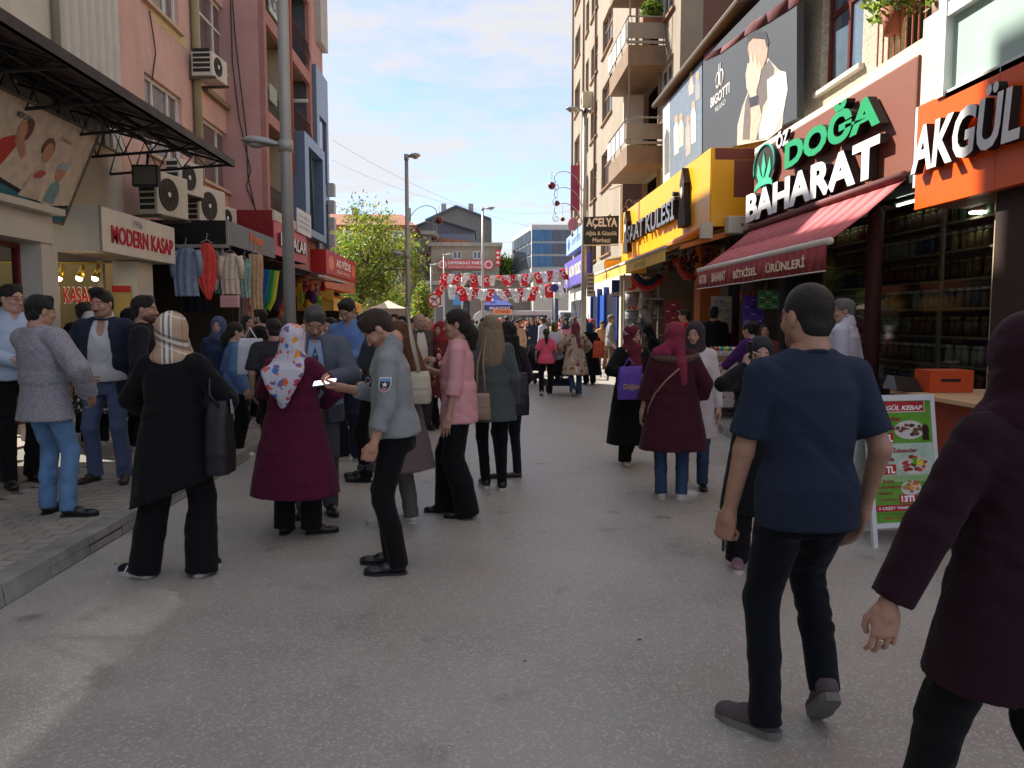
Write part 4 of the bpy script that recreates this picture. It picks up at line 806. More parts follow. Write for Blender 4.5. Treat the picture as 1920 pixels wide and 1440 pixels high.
mb=MB(); mb.box(4.2,4.42,14.62,14.74,3.2,3.5); mb.build('bracket',PL((200,190,170)),fo)
hh=thing('household_shop','open household goods shop under the yellow awning','shop',(5.5,19,0))
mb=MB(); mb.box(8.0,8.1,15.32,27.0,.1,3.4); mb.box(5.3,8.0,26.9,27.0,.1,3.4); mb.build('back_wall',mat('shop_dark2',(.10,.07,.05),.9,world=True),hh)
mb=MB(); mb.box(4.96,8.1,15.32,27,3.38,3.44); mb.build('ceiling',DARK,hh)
mb=MB(); mb.box(5.0,5.45,17.4,17.9,.1,3.35); mb.build('orange_pillar',PL((196,104,32),.6),hh)
mb=MB(); mb.box(5.0,5.3,15.4,15.7,.1,3.35); mb.build('dark_pillar',PL((48,38,34),.6),hh)
Fj=FY(22.0); p0=on('Y',1165,516,22.0); p1=on('Y',1200,640,22.0); mb=MB(); Fj.box(mb,p0.x,p1.x+.05,.1,p0.z,-.3,0); jn=mb.build('white_pillar',PL((196,184,166)),hh)
for i,ch in enumerate('JAN'):a=on('Y',1178,527+i*20,22.0); text(Fj,jn,ch,a.x,a.x+.24,a.z-.25,a.z,.004,PL((190,40,40)),bold=.04)
XT=5.5; FT=FRR(XT); ty0,ty1=21.55,46.0; TH=24
tb=thing('apartment_block','tall sandy apartment block with stacked balconies and a brown side wall','building',(XT+5,33,0))
wcols=[(P_(1262,170,XT)[0],P_(1234,200,XT)[0]),(P_(1147,250,XT)[0],P_(1128,300,XT)[0]),(P_(1118,250,XT)[0]-.3,P_(1108,300,XT)[0]+.2),(P_(1106,250,XT)[0]+.6,P_(1097,300,XT)[0]),(P_(1087,250,XT)[0],P_(1077,300,XT)[0])]
floors=[3.95+2.9*k for k in range(7)]
holes=[(a,b_,z+.25+(.45 if a<24 else.3),z+2.15+(.2 if a<24 else 0))for a,b_ in wcols for z in floors]
balh=[(24.15,26.6,z+.12,z+2.35)for z in floors]
mb=MB(); wall(mb,FT,ty0,ty1,3.4,TH,holes+balh,.25); mb.build('wall',SAND,tb)
mb=MB(); FT.box(mb,ty0+.1,ty1,3.4,TH,-12,-.9); mb.build('inner_wall',mat('balcony_brown',s2l((120,70,56)),.9,world=True),tb)
mb=MB(); FT.box(mb,ty0+.1,23.9,3.4,TH,-.9,-.27); FT.box(mb,26.8,ty1,3.4,TH,-.9,-.27); mb.build('core',DARK,tb)
mb=MB(); FY(ty0).box(mb,XT+.001,22,3.4,TH,-.1,0); mb.build('side_wall',BROWNW,tb)
mb=MB(); FY(ty0).box(mb,XT-.0,XT+.62,3.4,TH,.003,.02); mb.build('corner_strip',SAND,tb)
mb=MB(); FT.box(mb,ty0,ty1,TH,TH+.3,-12,.4); mb.build('roof',CONC,tb)
for h in holes:window(FT,tb,*h,PL((150,118,92),.5)if h[0]>27 else WHITEF,DKGL,n=-.13,split=([.33,.66],[.7])if h[0]<38 else([.5],[]),sill=PL((150,110,80)))
for u in(27.2,36.9,41.2,45.9):mb=MB(); mb.tube([FT.P(u,3.4,.07),FT.P(u,TH,.07)],.055,6); mb.build('downpipe',PL((120,92,72)),tb,True)
for i,z in enumerate(floors[:4]):
    zz=6.28+2.9*(i-0)-2.9*1+0.0
    z0=3.38+2.9*i
    if i==0:continue
    x0=4.4; ya_,yb2=23.3,26.6; mb=MB()
    mb.box(x0,XT-.002,ya_,yb2,z0,z0+.57); bl_=mb.build('balcony',mat('balcony_front',s2l((138,116,96)),.9,world=True,dirt=.3),tb)
    mb=MB(); mb.box(x0-.03,XT-.01,ya_-.03,ya_,z0+.75,z0+1.2); mb.box(x0-.03,x0,ya_,yb2,z0+.75,z0+1.2); mb.build('side_panel',PL((150,138,124),dirt=.4),bl_)
    mb=MB(); mb.box(x0-.05,XT-.01,ya_-.05,ya_,z0+.60,z0+.68); mb.tube([(XT,ya_,z0+1.38),(x0,ya_,z0+1.38),(x0,yb2,z0+1.38)],.025,5)
    for xx in(x0,x0+.1,XT-.05):mb.tube([(xx,ya_,z0+.57),(xx,ya_,z0+1.38)],.018,4)
    for yy in(24.3,25.4,26.5):mb.tube([(x0,yy,z0+.57),(x0,yy,z0+1.38)],.018,4)
    mb.build('railing',PL((150,140,128)),bl_)
    for k in range(4):mb=MB(); mb.box(x0-.06,x0-.035,ya_+.15+k*.8,ya_+.8+k*.8,z0+.70,z0+1.25); mb.build('glass_panel',PL((205,205,200),.3),bl_)
    mb=MB(); mb.tube([(x0+.05,ya_,z0+1.38),(x0+.05,ya_,z0+2.9)],.03,5); mb.build('post',PL((120,100,84)),bl_)
    if i==2:
        pass
mb=MB(); mb.box(4.95,5.45,26.0,26.55,6.9,9.0); mb.build('white_cabinet',PL((205,196,180)),tb)
mb=MB(); FY(25.9).box(mb,4.75,5.4,7.5,9.0,0,.1); mb.build('white_cabinet_door',PL((210,202,188)),tb)
pt=thing('potted_plant','leafy plant on the top balcony of the sandy apartment block','plant',(5.1,23.6,10.6)); leafy('f','c',(5.15,23.55,10.85),(.35,.3,.30),500,LEAF[:3],.07).build('foliage',LEAF[:3],pt)
mb=MB(); mb.box(4.85,5.45,23.38,23.7,10.40,10.6); mb.build('planter',PL((140,90,70)),pt)
for(px_,py_,lb)in((1100,190,'air conditioner on the tall sandy block above the street lamp head'),(1082,432,'air conditioner low on the tall sandy block beside the pink banner')):
    y_,z_=P_(px_,py_,XT-.25); t=thing('air_conditioner',lb,'air conditioner',(XT-.25,y_,z_)); mb=MB(); mb.box(XT-.5,XT-.01,y_-.45,y_+.45,z_-.35,z_+.35); cs=mb.build('casing',PL((196,184,160)),t,bevel=.02); mb=MB(); mb.tube([(XT-.505,y_,z_),(XT-.51,y_,z_)],.22,16); mb.build('fan_grille',PL((60,55,50)),t)
scn=thing('patterned_panel','purple patterned window panel under the lowest balcony','panel',(4.9,23.5,4.6)); Fs=FY(23.9); a=on('Y',1167,345,23.9); b_=on('Y',1203,395,23.9); mb=MB(); Fs.box(mb,a.x,b_.x,4.1,a.z,0,.03); f=mb.build('pane',PL((72,56,66)),scn)
for k in range(5):
    mb=MB(); cx,cz=a.x+.12+.1*k,5.0+.25*math.sin(k*2.1); mb.tube([Fs.P(cx+.08*math.cos(R(t))*(1+t/400),cz+.10*math.sin(R(t))*(1+t/400),.034)for t in range(0,420,30)],.012,4,False); mb.build('swirl',PL((170,165,170)),f)
mb=MB(); mb.tube([(a.x-.06,23.7,5.75),(a.x-.45,23.7,5.6)],.03); mb.build('frame_arm',WHITEF,scn); mb=MB(); Fs.box(mb,a.x-.08,a.x,4.0,5.8,0,.05); mb.build('frame',WHITEF,scn)
bn=thing('banner','dark pink vertical banner at the far corner of the sandy block','banner',(4.9,40,6)); pA=on('Y',1070,310,40); pB=on('Y',1083,395,40); mb=MB(); FY(40).box(mb,pA.x,pB.x+.1,pB.z,pA.z,0,.04); mb.build('cloth',PL((150,60,84)),bn); mb=MB(); mb.ball((pA.x+.1,39.8,pB.z-.7),(.28,.1,.34),10,6); mb.build('rosette',PL((170,110,122)),bn,True)
for(nm_,lb,pa,pb2,col_,word,tc_)in(('shop_sign','pale blue fascia sign at the far right corner',(1062,480),(1094,452),(150,180,205),'OPTİK',(90,110,150)),('shop_sign','violet fascia sign with a yellow lozenge',(1058,541),(1094,492),(98,90,170),'ALTIN YILDIZ',(225,215,180))):
    X_=5.0; a=on('X',*pa,X_); b_=on('X',*pb2,X_); F_=FRR(X_); t=thing(nm_,lb,'sign',(X_,(a.y+b_.y)/2,a.z)); z0=a.z; z1=on('X',pa[0],pa[1]-(32 if pa[1]<500 else 45),X_).z
    mb=MB(); F_.box(mb,b_.y,a.y,z0,z1,-.4,0); f=mb.build('panel',PL(col_,.5),t); text(F_,f,word,b_.y+1,a.y-2.5,z0+.35*(z1-z0),z1-.25*(z1-z0),.004,PL(tc_),rev=True,bold=.03)
    shape(F_,f,[(a.y-1.2,z0+.1),(a.y-.6,(z0+z1)/2),(a.y-1.2,z1-.1),(a.y-1.8,(z0+z1)/2)],.006,(224,180,50)if pa[1]>500 else(60,90,170))
gl=thing('shopfronts','row of white and blue shopfronts under the sandy block','shop',(5.5,36,0))
mb=MB(); mb.box(5.3,6,27.02,46,.0,3.4); mb.build('wall',PL((196,190,182)),gl)
for(a,b_,c)in((27.1,28.6,(24,52,110)),(28.8,31.6,(14,22,40)),(31.8,33.4,(30,80,170)),(33.6,35.4,(30,40,60)),(36,39,(190,190,188)),(40,44,(60,64,70))):mb=MB(); mb.box(5.2,5.29,a,b_,.1,2.7); mb.build('door_panel',PL(c,.4),gl)
for y in(27.05,28.7,31.7,33.5,35.5):mb=MB(); mb.box(5.1,5.29,y-.07,y+.07,.1,3.0); mb.build('door_frame',PL((26,62,140),.4),gl)
ga=thing('awning','small grey and yellow awning at the far end of the yellow sign','awning',(4.6,24.6,3.6)); mb=MB(); mb.hexa([(3.9,24.1,3.5),(5.2,24.1,3.75),(5.2,26.5,3.75),(3.9,26.5,3.5),(3.9,24.1,3.53),(5.2,24.1,3.8),(5.2,26.5,3.8),(3.9,26.5,3.53)]); mb.build('canvas',PL((190,186,170)),ga); mb=MB(); mb.box(3.88,3.9,24.1,26.5,3.1,3.5); mb.build('valance',PL((150,148,140)),ga); mb=MB(); FY(24.08).box(mb,3.9,5.2,3.1,3.5,0,.02); mb.build('side_cloth',PL((205,160,60)),ga)
hb=thing('banner','dark blue hanging banner with white letters by the blue doors','banner',(4.3,24,2.4)); Fh=FY(24.0); a=on('Y',1147,525,24); b_=on('Y',1163,556,24); mb=MB(); Fh.box(mb,a.x,b_.x,b_.z,a.z,0,.02); f=mb.build('cloth',PL((22,48,120)),hb); text(Fh,f,'KAOS',a.x-.02,b_.x+.02,b_.z+.02,b_.z+.14,.025,PL((225,225,225)),bold=.03)
# ================================================================ street furniture
def lamp_head(par,p,L,side,tilt=6,c=GALV):
    "cobra head that reaches from p along X by side*L"
    t=math.tan(R(tilt)); mb=MB(); n=9; pts=[]; k0=len(mb.v); q=10
    rs=[(0,.035,.035),(.12,.06,.05),(.3,.13,.075),(.6,.15,.085),(.85,.12,.06),(1.0,.03,.02)]
    for(s_,w,h)in rs:
        for j in range(q):
            a=2*math.pi*j/q; mb.v.append((p[0]+side*L*s_,p[1]+w*math.cos(a),p[2]+L*s_*t+max(-.35*h,h*math.sin(a))))
    for i in range(len(rs)-1):
        for j in range(q):z=(j+1)%q; mb.f.append((i*q+j,i*q+z,(i+1)*q+z,(i+1)*q+j)); mb.mi.append(0)
    o=mb.build('lamp_head',c,par,True)
    mb=MB(); mb.ball((p[0]+side*L*.6,p[1],p[2]+L*.6*t-.035),(L*.24,.10,.05),12,6); mb.build('lens',mat('lens_grey',(.35,.35,.33),.15,world=True),o,True)
def pole(label,x,y,h,r0,r1,heads,group='street lamps'):
    t=thing('street_lamp',label,'street lamp',(x,y,0),group)
    mb=MB(); mb.tube([(x,y,-.05),(x,y,h*.5),(x,y,h)],[r0,(r0+r1)/2,r1],14); mb.build('pole',GALV,t,True)
    mb=MB(); mb.tube([(x,y,0),(x,y,.5)],r0*1.25,14); mb.build('base_sleeve',GALV,t,True)
    for(z,side,L,arm)in heads:
        mb=MB(); mb.tube([(x,y,z),(x+side*arm,y,z+arm*.1)],.032,8); mb.tube([(x,y,z-.09),(x,y,z+.07)],r0*1.12 if z<h*.6 else r1*1.3,12); mb.build('arm',GALV,t,True)
        lamp_head(t,(x+side*arm,y,z+arm*.1),L,side)
    return t
LX,LYY=-2.72,11.2
z_=on('Y',540,270,LYY).z
pole('near street lamp on the left kerb with its head below the pole top',LX,LYY,9.5,.088,.070,[(z_-.02,-1,.52,.10)])
p=on('Y',762,292,22); t2=pole('tall street lamp with a low second head and curled ornament on its right',p.x,22,p.z,.075,.05,[(p.z-.03,1,.36,.03),(on('Y',760,478,22).z,-1,.36,.08)])
p3_=on('Y',905,392,38); pole('distant street lamp before the party building',p3_.x,38,p3_.z,.08,.05,[(p3_.z,1,.5,.1)])
pr=on('Y',1097,208,22.5); tr=pole('right hand street lamp with the AÇELYA sign on its pole',pr.x,22.5,pr.z,.085,.06,[(pr.z,-1,.46,.1),(pr.z-.02,1,.2,.05)])
for(a,b_,y,lb)in((808,497,50,'low distant street lamp left of the flags'),(832,478,60,'distant street lamp in front of the red party banner'),(866,515,55,'small distant street lamp among the flags')):
    q=on('Y',a,b_,y); pole(lb,q.x,y,q.z,.07,.045,[(q.z,1,.6,.1)])
def ornament(label,x,y,z,side,group='curled lamp post ornaments'):
    t=thing('ornament',label,'ornament',(x,y,z),group); W_=mat('scroll_metal',(.45,.42,.38),.5,world=True)
    for k,(s0,hgt,rad)in enumerate(((.0,0.9,.30),(.15,.45,.26),(.3,.0,.20))):
        mb=MB(); pts=[]
        for i in range(22):
            a=i/21; rr=.42*(1-a*.2); ang=R(180-210*a); pts.append((x+side*(.48+rr*math.cos(ang)*1.0),y,z+hgt-.6+.9*rr*math.sin(ang)+.35*a))
        cx,cz=pts[-1][0],pts[-1][2]
        for i in range(14):a=R(90-i*40); r_=.13*(1-i/15); pts.append((cx+side*r_*math.cos(a)*.9,y,cz-.02+r_*math.sin(a)-.1))
        mb.tube(pts,.012,5,False); mb.build('scroll',W_,t,True)
        mb=MB(); bx_=x+side*(.90-.16*k); bz=z+hgt-.55+(.05 if k==0 else 0); mb.ball((bx_,y,bz),(.11,.075,.065)[k],14,9); bl2=mb.build('bauble',mat('bauble_red',(.14,.022,.03),.3,world=True),t,True)
        mb=MB(); mb.tube([(bx_,y,bz+.13),(bx_,y,bz+.4)],.008,4); mb.build('hanger',W_,bl2)
ornament('curled ornament with three red baubles on the tall left lamp post',p.x,22,on('Y',762,425,22).z,1)if False else None
q=on('Y',762,440,22); ornament('curled ornament with red baubles on the tall lamp post left of the sky',q.x+.02,22,q.z,1)
q=on('Y',1094,375,22.5); ornament('curled ornament with red baubles on the right hand lamp post',q.x-.02,22.5,q.z,-1)
a=on('Y',1095,407,22.4); b_=on('Y',1160,458,22.4); t=thing('hanging_sign','black AÇELYA beauty salon sign on the right lamp post','sign',(a.x,22.4,a.z)); Fa=FY(22.38)
mb=MB(); mb.hexa([(a.x,22.40,b_.z-.02),(b_.x,22.40,b_.z+.02),(b_.x,22.5,b_.z+.02),(a.x,22.5,b_.z-.02),(a.x,22.40,a.z),(b_.x,22.40,a.z+.05),(b_.x,22.5,a.z+.05),(a.x,22.5,a.z)]); f=mb.build('panel',PL((30,36,38),.4),t)
mb=MB(); Fa.box(mb,a.x,b_.x,b_.z-.04,b_.z-.015,-.1,.01); mb.build('frame',PL((190,188,180)),t)
text(Fa,f,'AÇELYA',a.x+.06,b_.x-.05,a.z-.33,a.z-.02,.0,PL((225,226,224)),bold=.04); text(Fa,f,'Ağda & Güzellik',a.x+.05,b_.x-.05,b_.z+.22,b_.z+.38,.0,PL((205,206,204)),bold=.02); text(Fa,f,'Merkezi',a.x+.25,b_.x-.25,b_.z+.05,b_.z+.18,.0,PL((205,206,204)),bold=.02)
t=thing('information_board','small grey board with lines of text lower on the right lamp post','sign',(pr.x+.3,22.4,3)); a=on('Y',1101,512,22.4); b_=on('Y',1114,556,22.4); mb=MB(); Fa.box(mb,a.x,b_.x,b_.z,a.z,-.05,0); f=mb.build('panel',PL((170,160,150)),t)
for k in range(5):mb=MB(); Fa.box(mb,a.x+.02,b_.x-.03,b_.z+.1+.12*k,b_.z+.14+.12*k,.001,.004); mb.build('text_line',PL((60,50,50)),f)
def roundsign(label,px,py,y,r,kind):
    c=on('Y',px,py,y); t=thing('road_sign',label,'road sign',(c.x,y,0)); F_=FY(y)
    mb=MB(); mb.tube([(c.x,y+.05,-.03),(c.x,y+.05,c.z+r*.5)],.035,8); mb.build('post',GALV,t,True)
    mb=MB(); F_.poly(mb,ell(c.x,c.z,r,r,n=28),0,.02); f=mb.build('plate',PL((190,30,36)if kind=='no' else(34,50,130),.4),t)
    if kind=='no':
        mb=MB(); F_.poly(mb,ell(c.x,c.z,r*.78,r*.78,n=28),.021,.024); mb.build('white_disc',PL((225,222,220)),f)
        mb=MB(); F_.poly(mb,[(c.x+.30*r,c.z-.55*r),(c.x+.42*r,c.z-.50*r),(c.x+.15*r,c.z+.25*r),(c.x-.3*r,c.z+.3*r),(c.x-.3*r,c.z+.48*r),(c.x-.6*r,c.z+.2*r),(c.x-.3*r,c.z-.08*r),(c.x-.3*r,c.z+.12*r),(c.x+.05*r,c.z+.08*r)],.025,.028); mb.build('arrow',PL((20,20,20)),f)
        mb=MB(); F_.poly(mb,[(c.x-.62*r,c.z-.5*r),(c.x-.5*r,c.z-.62*r),(c.x+.62*r,c.z+.5*r),(c.x+.5*r,c.z+.62*r)],.029,.032); mb.build('slash',PL((190,30,36)),f)
roundsign('round no left turn sign behind the waiting men',815,563,30,.26,'no'); roundsign('plain blue round sign in front of the white vans',1040,540,36,.19,'blue')
mb=MB(); t=thing('totem_sign','grey blue totem post below the round blue sign','sign',(3.6,36.4,0)); q=on('Y',1041,560,36.4); mb.box(q.x-.14,q.x+.14,36.3,36.5,0,q.z); mb.build('body',PL((70,84,120)),t)
# ================================================================ far buildings
def far_building(name,label,y,px0,px1,pytop,depth,m,wins=(),roof=None,frame=WHITEF,glass=DKGL):
    a=on('Y',px0,pytop,y); b_=on('Y',px1,pytop,y); t=thing(name,label,'building',((a.x+b_.x)/2,y,0)); F_=FY(y)
    mb=MB(); wh=[]
    for(x0,y0,x1,y1)in wins:p_=on('Y',x0,y0,y); q_=on('Y',x1,y1,y); wh.append((p_.x,q_.x,q_.z,p_.z))
    wall(mb,F_,a.x,b_.x,0,a.z,wh,.3); mb.build('wall',m,t)
    mb=MB(); F_.box(mb,a.x,b_.x,0,a.z,-depth,-.35); mb.build('inner_wall',m,t)
    for h in wh:window(F_,t,*h,frame,glass,n=-.15,cols=2,t=.12)
    mb=MB(); F_.box(mb,a.x-.3,b_.x+.3,a.z,a.z+.35,-depth,.4); mb.build('cornice',roof or CONC,t); return t,F_,a,b_
GB=mat('grey_beige',(.36,.33,.26),.9,world=True,dirt=.3)
t,F_,a,b_=far_building('party_building','beige two storey building with the DEMOKRAT PARTİ banner',74,808,936,462,14,GB,((848,470,866,486),(886,470,903,486),(848,508,866,524),(886,508,903,524),(848,546,866,570)))
pa=on('Y',820,487,73.6); pb_=on('Y',925,505,73.6); ban=thing('banner','long red and white DEMOKRAT PARTİ banner across the beige building','banner',(pa.x,73.6,pa.z)); Fq=FY(73.5); mb=MB(); Fq.box(mb,pa.x,pb_.x,pb_.z,pa.z,-.1,0); f=mb.build('cloth',PL((206,96,98)),ban)
text(Fq,f,'DEMOKRAT PARTİ',pa.x+1.0,pb_.x-.9,pb_.z+.45,pa.z-.07,.01,PL((240,236,232)),bold=.03); text(Fq,f,'KOCAELİ İL BAŞKANLIĞI',pa.x+1.0,pb_.x-.9,pb_.z+.08,pb_.z+.36,.01,PL((240,230,228)))
for x in(pa.x+.5,pb_.x-.45):shape(Fq,f,ell(x,(pa.z+pb_.z)/2,.38,.38),.01,(238,225,222),e=.01); shape(Fq,f,ell(x,(pa.z+pb_.z)/2,.26,.26),.03,(204,80,84),e=.01)
v=thing('banner','vertical red banner at the right corner of the party building','banner',(pb_.x,73.4,8)); pa=on('Y',929,468,73.3); pb_=on('Y',938,498,73.3); Fq=FY(73.3); mb=MB(); Fq.box(mb,pa.x,pb_.x,pb_.z,pa.z,-.1,0); f=mb.build('cloth',PL((200,50,54)),v); [shape(Fq,f,ell((pa.x+pb_.x)/2,pb_.z+.3+.45*k,.14,.14),.01,(235,215,212),e=.01)for k in range(3)]
t,F_,a,b_=far_building('house','grey block wing left of the party building with dark windows',76,762,812,440,14,mat('grey_wall',(.25,.235,.205),.9,world=True,dirt=.3),((780,482,798,497),(780,518,798,533)))
def poly_building(name,label,y,outline,depth,m,cat='building'):
    pts=[on('Y',x,z,y)for x,z in outline]; c=sum((p_ for p_ in pts),Vector())/len(pts); t=thing(name,label,cat,(c.x,y,0)); mb=MB(); mb.prism(pts,(0,depth,0)); mb.build('gable_wall',m,t); return t,pts
t,pts=poly_building('gable_house','large grey gable building towering behind the party building',95,((800,600),(800,412),(855,388),(918,410),(922,412),(922,600)),16,mat('dull_concrete',(.19,.18,.165),.9,world=True,dirt=.4))
RB=mat('blue_metal_roof',(.10,.13,.17),.5,world=True)
mb=MB(); R1=[on('Y',x,z,94.5)for x,z in((798,414),(855,387),(921,411),(921,408.5),(855,384),(796,411))]; mb.prism(R1,(0,17,0)); mb.build('roof',RB,t)
for x in(832,883):p_=on('Y',x,397,97); mb=MB(); mb.box(p_.x-.3,p_.x+.3,97,97.6,p_.z-1,p_.z+1.0); mb.build('chimney',CONC,t)
t,pts=poly_building('blue_gable','low blue ribbed gable roof above the party building',82,((775,600),(778,425),(814,411),(890,434),(890,600)),8,mat('blue_ribbed_sheet',(.17,.21,.26),.5,world=True))
mb=MB()
for k in range(26):
    x=780+k*4.2; yt=424-(x-778)*.39 if x<814 else 411+(x-814)*.30; p_=on('Y',x,yt+1,81.9); q_=on('Y',x,437,81.9); mb.box(p_.x-.04,p_.x+.04,81.85,81.97,q_.z,p_.z)
mb.build('ribs',mat('blue_rib',(.12,.15,.20),.5,world=True),t)
mb=MB(); R1=[on('Y',x,z,81.5)for x,z in((774,427),(814,410),(892,435),(892,432.5),(814,407.5),(773,424))]; mb.prism(R1,(0,9,0)); mb.build('roof',PL((62,70,80)),t)
TILE=mat('clay_tiles',(.30,.12,.07),.85,world=True,var=.3,scale=2)
t,pts=poly_building('low_roof_house','small house with a low red tiled roof before the blue gable',77.5,((815,600),(815,460),(824,446),(880,452),(900,460),(900,600)),4,TILE)
t,F_,a,b_=far_building('apartment_building','yellow apartment building with a long red roof behind the tree',70,560,768,430,12,mat('yellow_render',(.50,.40,.17),.9,world=True,dirt=.2),[(x,y_,x+24,y_+20)for y_ in(432,472,512,552)for x in(640,690,735)],roof=TILE,glass=BLGL)
F_=FY(70); mb=MB(); mb.hexa([(a.x-.6,69.4,a.z+.35),(b_.x+.6,69.4,a.z+.35),(b_.x+.6,82.5,a.z+.35),(a.x-.6,82.5,a.z+.35),(a.x+1,74,a.z+1.9),(b_.x-1,74,a.z+1.9),(b_.x-1,78,a.z+1.9),(a.x+1,78,a.z+1.9)]); mb.build('roof',TILE,t)
for x in(-7,-12):mb=MB(); mb.box(x,x+.5,74,74.6,a.z+1,a.z+2.5); mb.build('chimney',CONC,t)
mb=MB(); [F_.box(mb,a.x,b_.x,z,z+.9,.01,.9)for z in(3.2,6.2)]; mb.build('balcony',PL((150,140,110)),t)
YB=88; t=thing('office_building','modern office with blue glass bands at the end of the street','building',(8,YB,0)); A_=on('Y',997,421,YB); B_=on('Y',1100,421,YB); sx=A_.x-1.6
mb=MB(); mb.prism([(sx,YB+14,0),(A_.x,YB,0),(B_.x,YB,0),(B_.x,YB+14,0)],(0,0,A_.z)); mb.build('frame',PL((190,190,188)),t)
LBK=mat('blue_glass',(.05,.20,.38),.1,spec=.8,world=True,var=.2,scale=.5); SBK=mat('smoke_glass',(.10,.14,.19),.1,spec=.8,world=True,var=.2,scale=.5)
for k,(y0_,y1_)in enumerate(((431,452),(456,476),(480,500))):
    z1=on('Y',997,y0_,YB).z; z0=on('Y',997,y1_,YB).z
    for j in range(8):
        x0=A_.x+.05+(B_.x-A_.x)*j/8; x1=x0+(B_.x-A_.x)/8-.06; mb=MB(); mb.box(x0,x1,YB-.12,YB-.01,z0,z1); mb.build('pane',LBK if j<3 else SBK,t)
    for j in range(5):
        q0=Vector((A_.x,YB,0)).lerp(Vector((sx,YB+14,0)),.04+j*.19); q1=Vector((A_.x,YB,0)).lerp(Vector((sx,YB+14,0)),.04+j*.19+.17); mb=MB(); mb.hexa([(q0.x-.12,q0.y,z0),(q0.x-.02,q0.y,z0),(q1.x-.02,q1.y,z0),(q1.x-.12,q1.y,z0),(q0.x-.12,q0.y,z1),(q0.x-.02,q0.y,z1),(q1.x-.02,q1.y,z1),(q1.x-.12,q1.y,z1)]); mb.build('pane',SBK,t)
t,F_,a,b_=far_building('kiosk','low white flat roofed hall behind the vans',62,1000,1090,520,8,PL((170,168,160)),((1012,536,1030,552),(1050,536,1075,552)))
t,F_,a,b_=far_building('shop_building','low dark fronted shop building behind the flags',66,880,1002,526,8,PL((120,112,104)),((890,540,905,560),(915,540,935,560),(950,540,975,560)))
t,F_,a,b_=far_building('shop_building','low grey shop building between hedge and flags with a blue poster',68,806,878,534,8,PL((112,112,112)),((812,545,830,575),))
pz_=on('Y',849,552,67.5); qz=on('Y',870,572,67.5); tt=thing('poster','light blue poster on the distant grey shop building','poster',(pz_.x,67.5,pz_.z)); mb=MB(); FY(67.5).box(mb,pz_.x,qz.x,qz.z,pz_.z,0,.1); mb.build('sheet',PL((96,160,214)),tt)
mb=MB(); pts=[(-160,0),(-160,12),(-90,17),(-40,13),(-10,15),(12,22),(18,20),(60,16),(160,14),(160,0)]; mb.prism([(x,260,z)for x,z in pts],(0,60,0)); struct('hill',mb,mat('hill_green',(.10,.13,.06),.95,var=.3,scale=.1,world=True))
# ================================================================ trees
def tree(label,base,h,crown,rad,n,leaf,trunk_r=.12,mats=LEAF,seed=1,clumps=16):
    r=random.Random(seed); t=thing('tree',label,'tree',base); B=Vector(base); C_=Vector(crown)
    mb=MB(); mb.tube([B,B+Vector((.1,.0,h*.3)),B+(C_-B)*.7,C_],[trunk_r,trunk_r*.8,trunk_r*.5,trunk_r*.25],9)
    mb.build('trunk',mat('bark',(.10,.075,.055),.95,bump=.8,bscale=20,world=True),t,True); tips=[]
    bm_=MB()
    for i in range(clumps):
        v=Vector((r.gauss(0,1),r.gauss(0,1),r.gauss(0,.9))).normalized()*r.uniform(.45,1.0); tip=C_+Vector((v.x*rad[0],v.y*rad[1],v.z*rad[2])); s0=B+(C_-B)*r.uniform(.45,.95)
        mid=(s0+tip)/2+Vector((0,0,.15*rad[2])); bm_.tube([s0,mid,tip],[trunk_r*.35,trunk_r*.2,.015],5); tips.append(tip)
    bm_.build('limbs',MATS['bark'],t,True)
    mb=MB()
    for i in range(n):
        c=r.choice(tips); sp_=.34; v=Vector((r.gauss(0,1)*rad[0]*sp_*.62,r.gauss(0,1)*rad[1]*sp_*.62,r.gauss(0,1)*rad[2]*sp_*.5)); c=c+v; c.z-=r.random()*.25
        a=Vector((r.uniform(-1,1),r.uniform(-1,1),r.uniform(-1.2,.2))).normalized(); b_=a.cross(Vector((r.uniform(-1,1),r.uniform(-1,1),r.uniform(-1,1)))).normalized(); L=leaf*r.uniform(.6,1.4)
        u_=r.random(); mb.m=0 if u_<.4 else 1 if u_<.66 else 2 if u_<.84 else 3; mb.face([c-a*L,c+b_*L*.35,c+a*L,c-b_*L*.35])
    o=mb.build('crown',mats,t); o['kind']='stuff'; return t
b0=on('Y',690,600,32)
tree('light green acacia like tree with drooping leaves left of the tall lamp',(b0.x-.6,32,0),6.2,(b0.x+.05,32,4.3),(1.75,1.6,2.2),10500,.085,seed=4,clumps=24)
b0=on('Y',640,600,36); tree('darker tree directly behind the corner of the left buildings',(b0.x,37,0),5,(b0.x+.2,37,4.4),(1.5,1.6,1.9),9000,.09,seed=9,clumps=18)
def hedge(label,px0,px1,pytop,y,seed):
    a=on('Y',px0,pytop,y); b_=on('Y',px1,pytop,y); t=thing('hedge',label,'hedge',((a.x+b_.x)/2,y,0)); c=((a.x+b_.x)/2,y,a.z*.45); mb=leafy('h','h%d'%seed,c,((b_.x-a.x)/2*1.05,1.2,a.z*.58),7000,LEAF,.10)
    mb.build('foliage',LEAF,t)['kind']='stuff'; mb=MB()
    for k in range(5):x=a.x+(b_.x-a.x)*(k+.5)/5; mb.tube([(x,y,0),(x,y,a.z*.5)],.05,6)
    mb.build('stems',MATS['bark'],t)
hedge('dense dark green hedge left of the no turn sign',770,812,530,44,3); hedge('rounded green bushes under the acacia tree',700,775,545,46,5)
b0=on('Y',958,560,110); tree('grey green tree between the party building and the blue office',(b0.x,110,0),9,(b0.x,110,7.5),(3.3,3,3.2),8000,.30,seed=6)
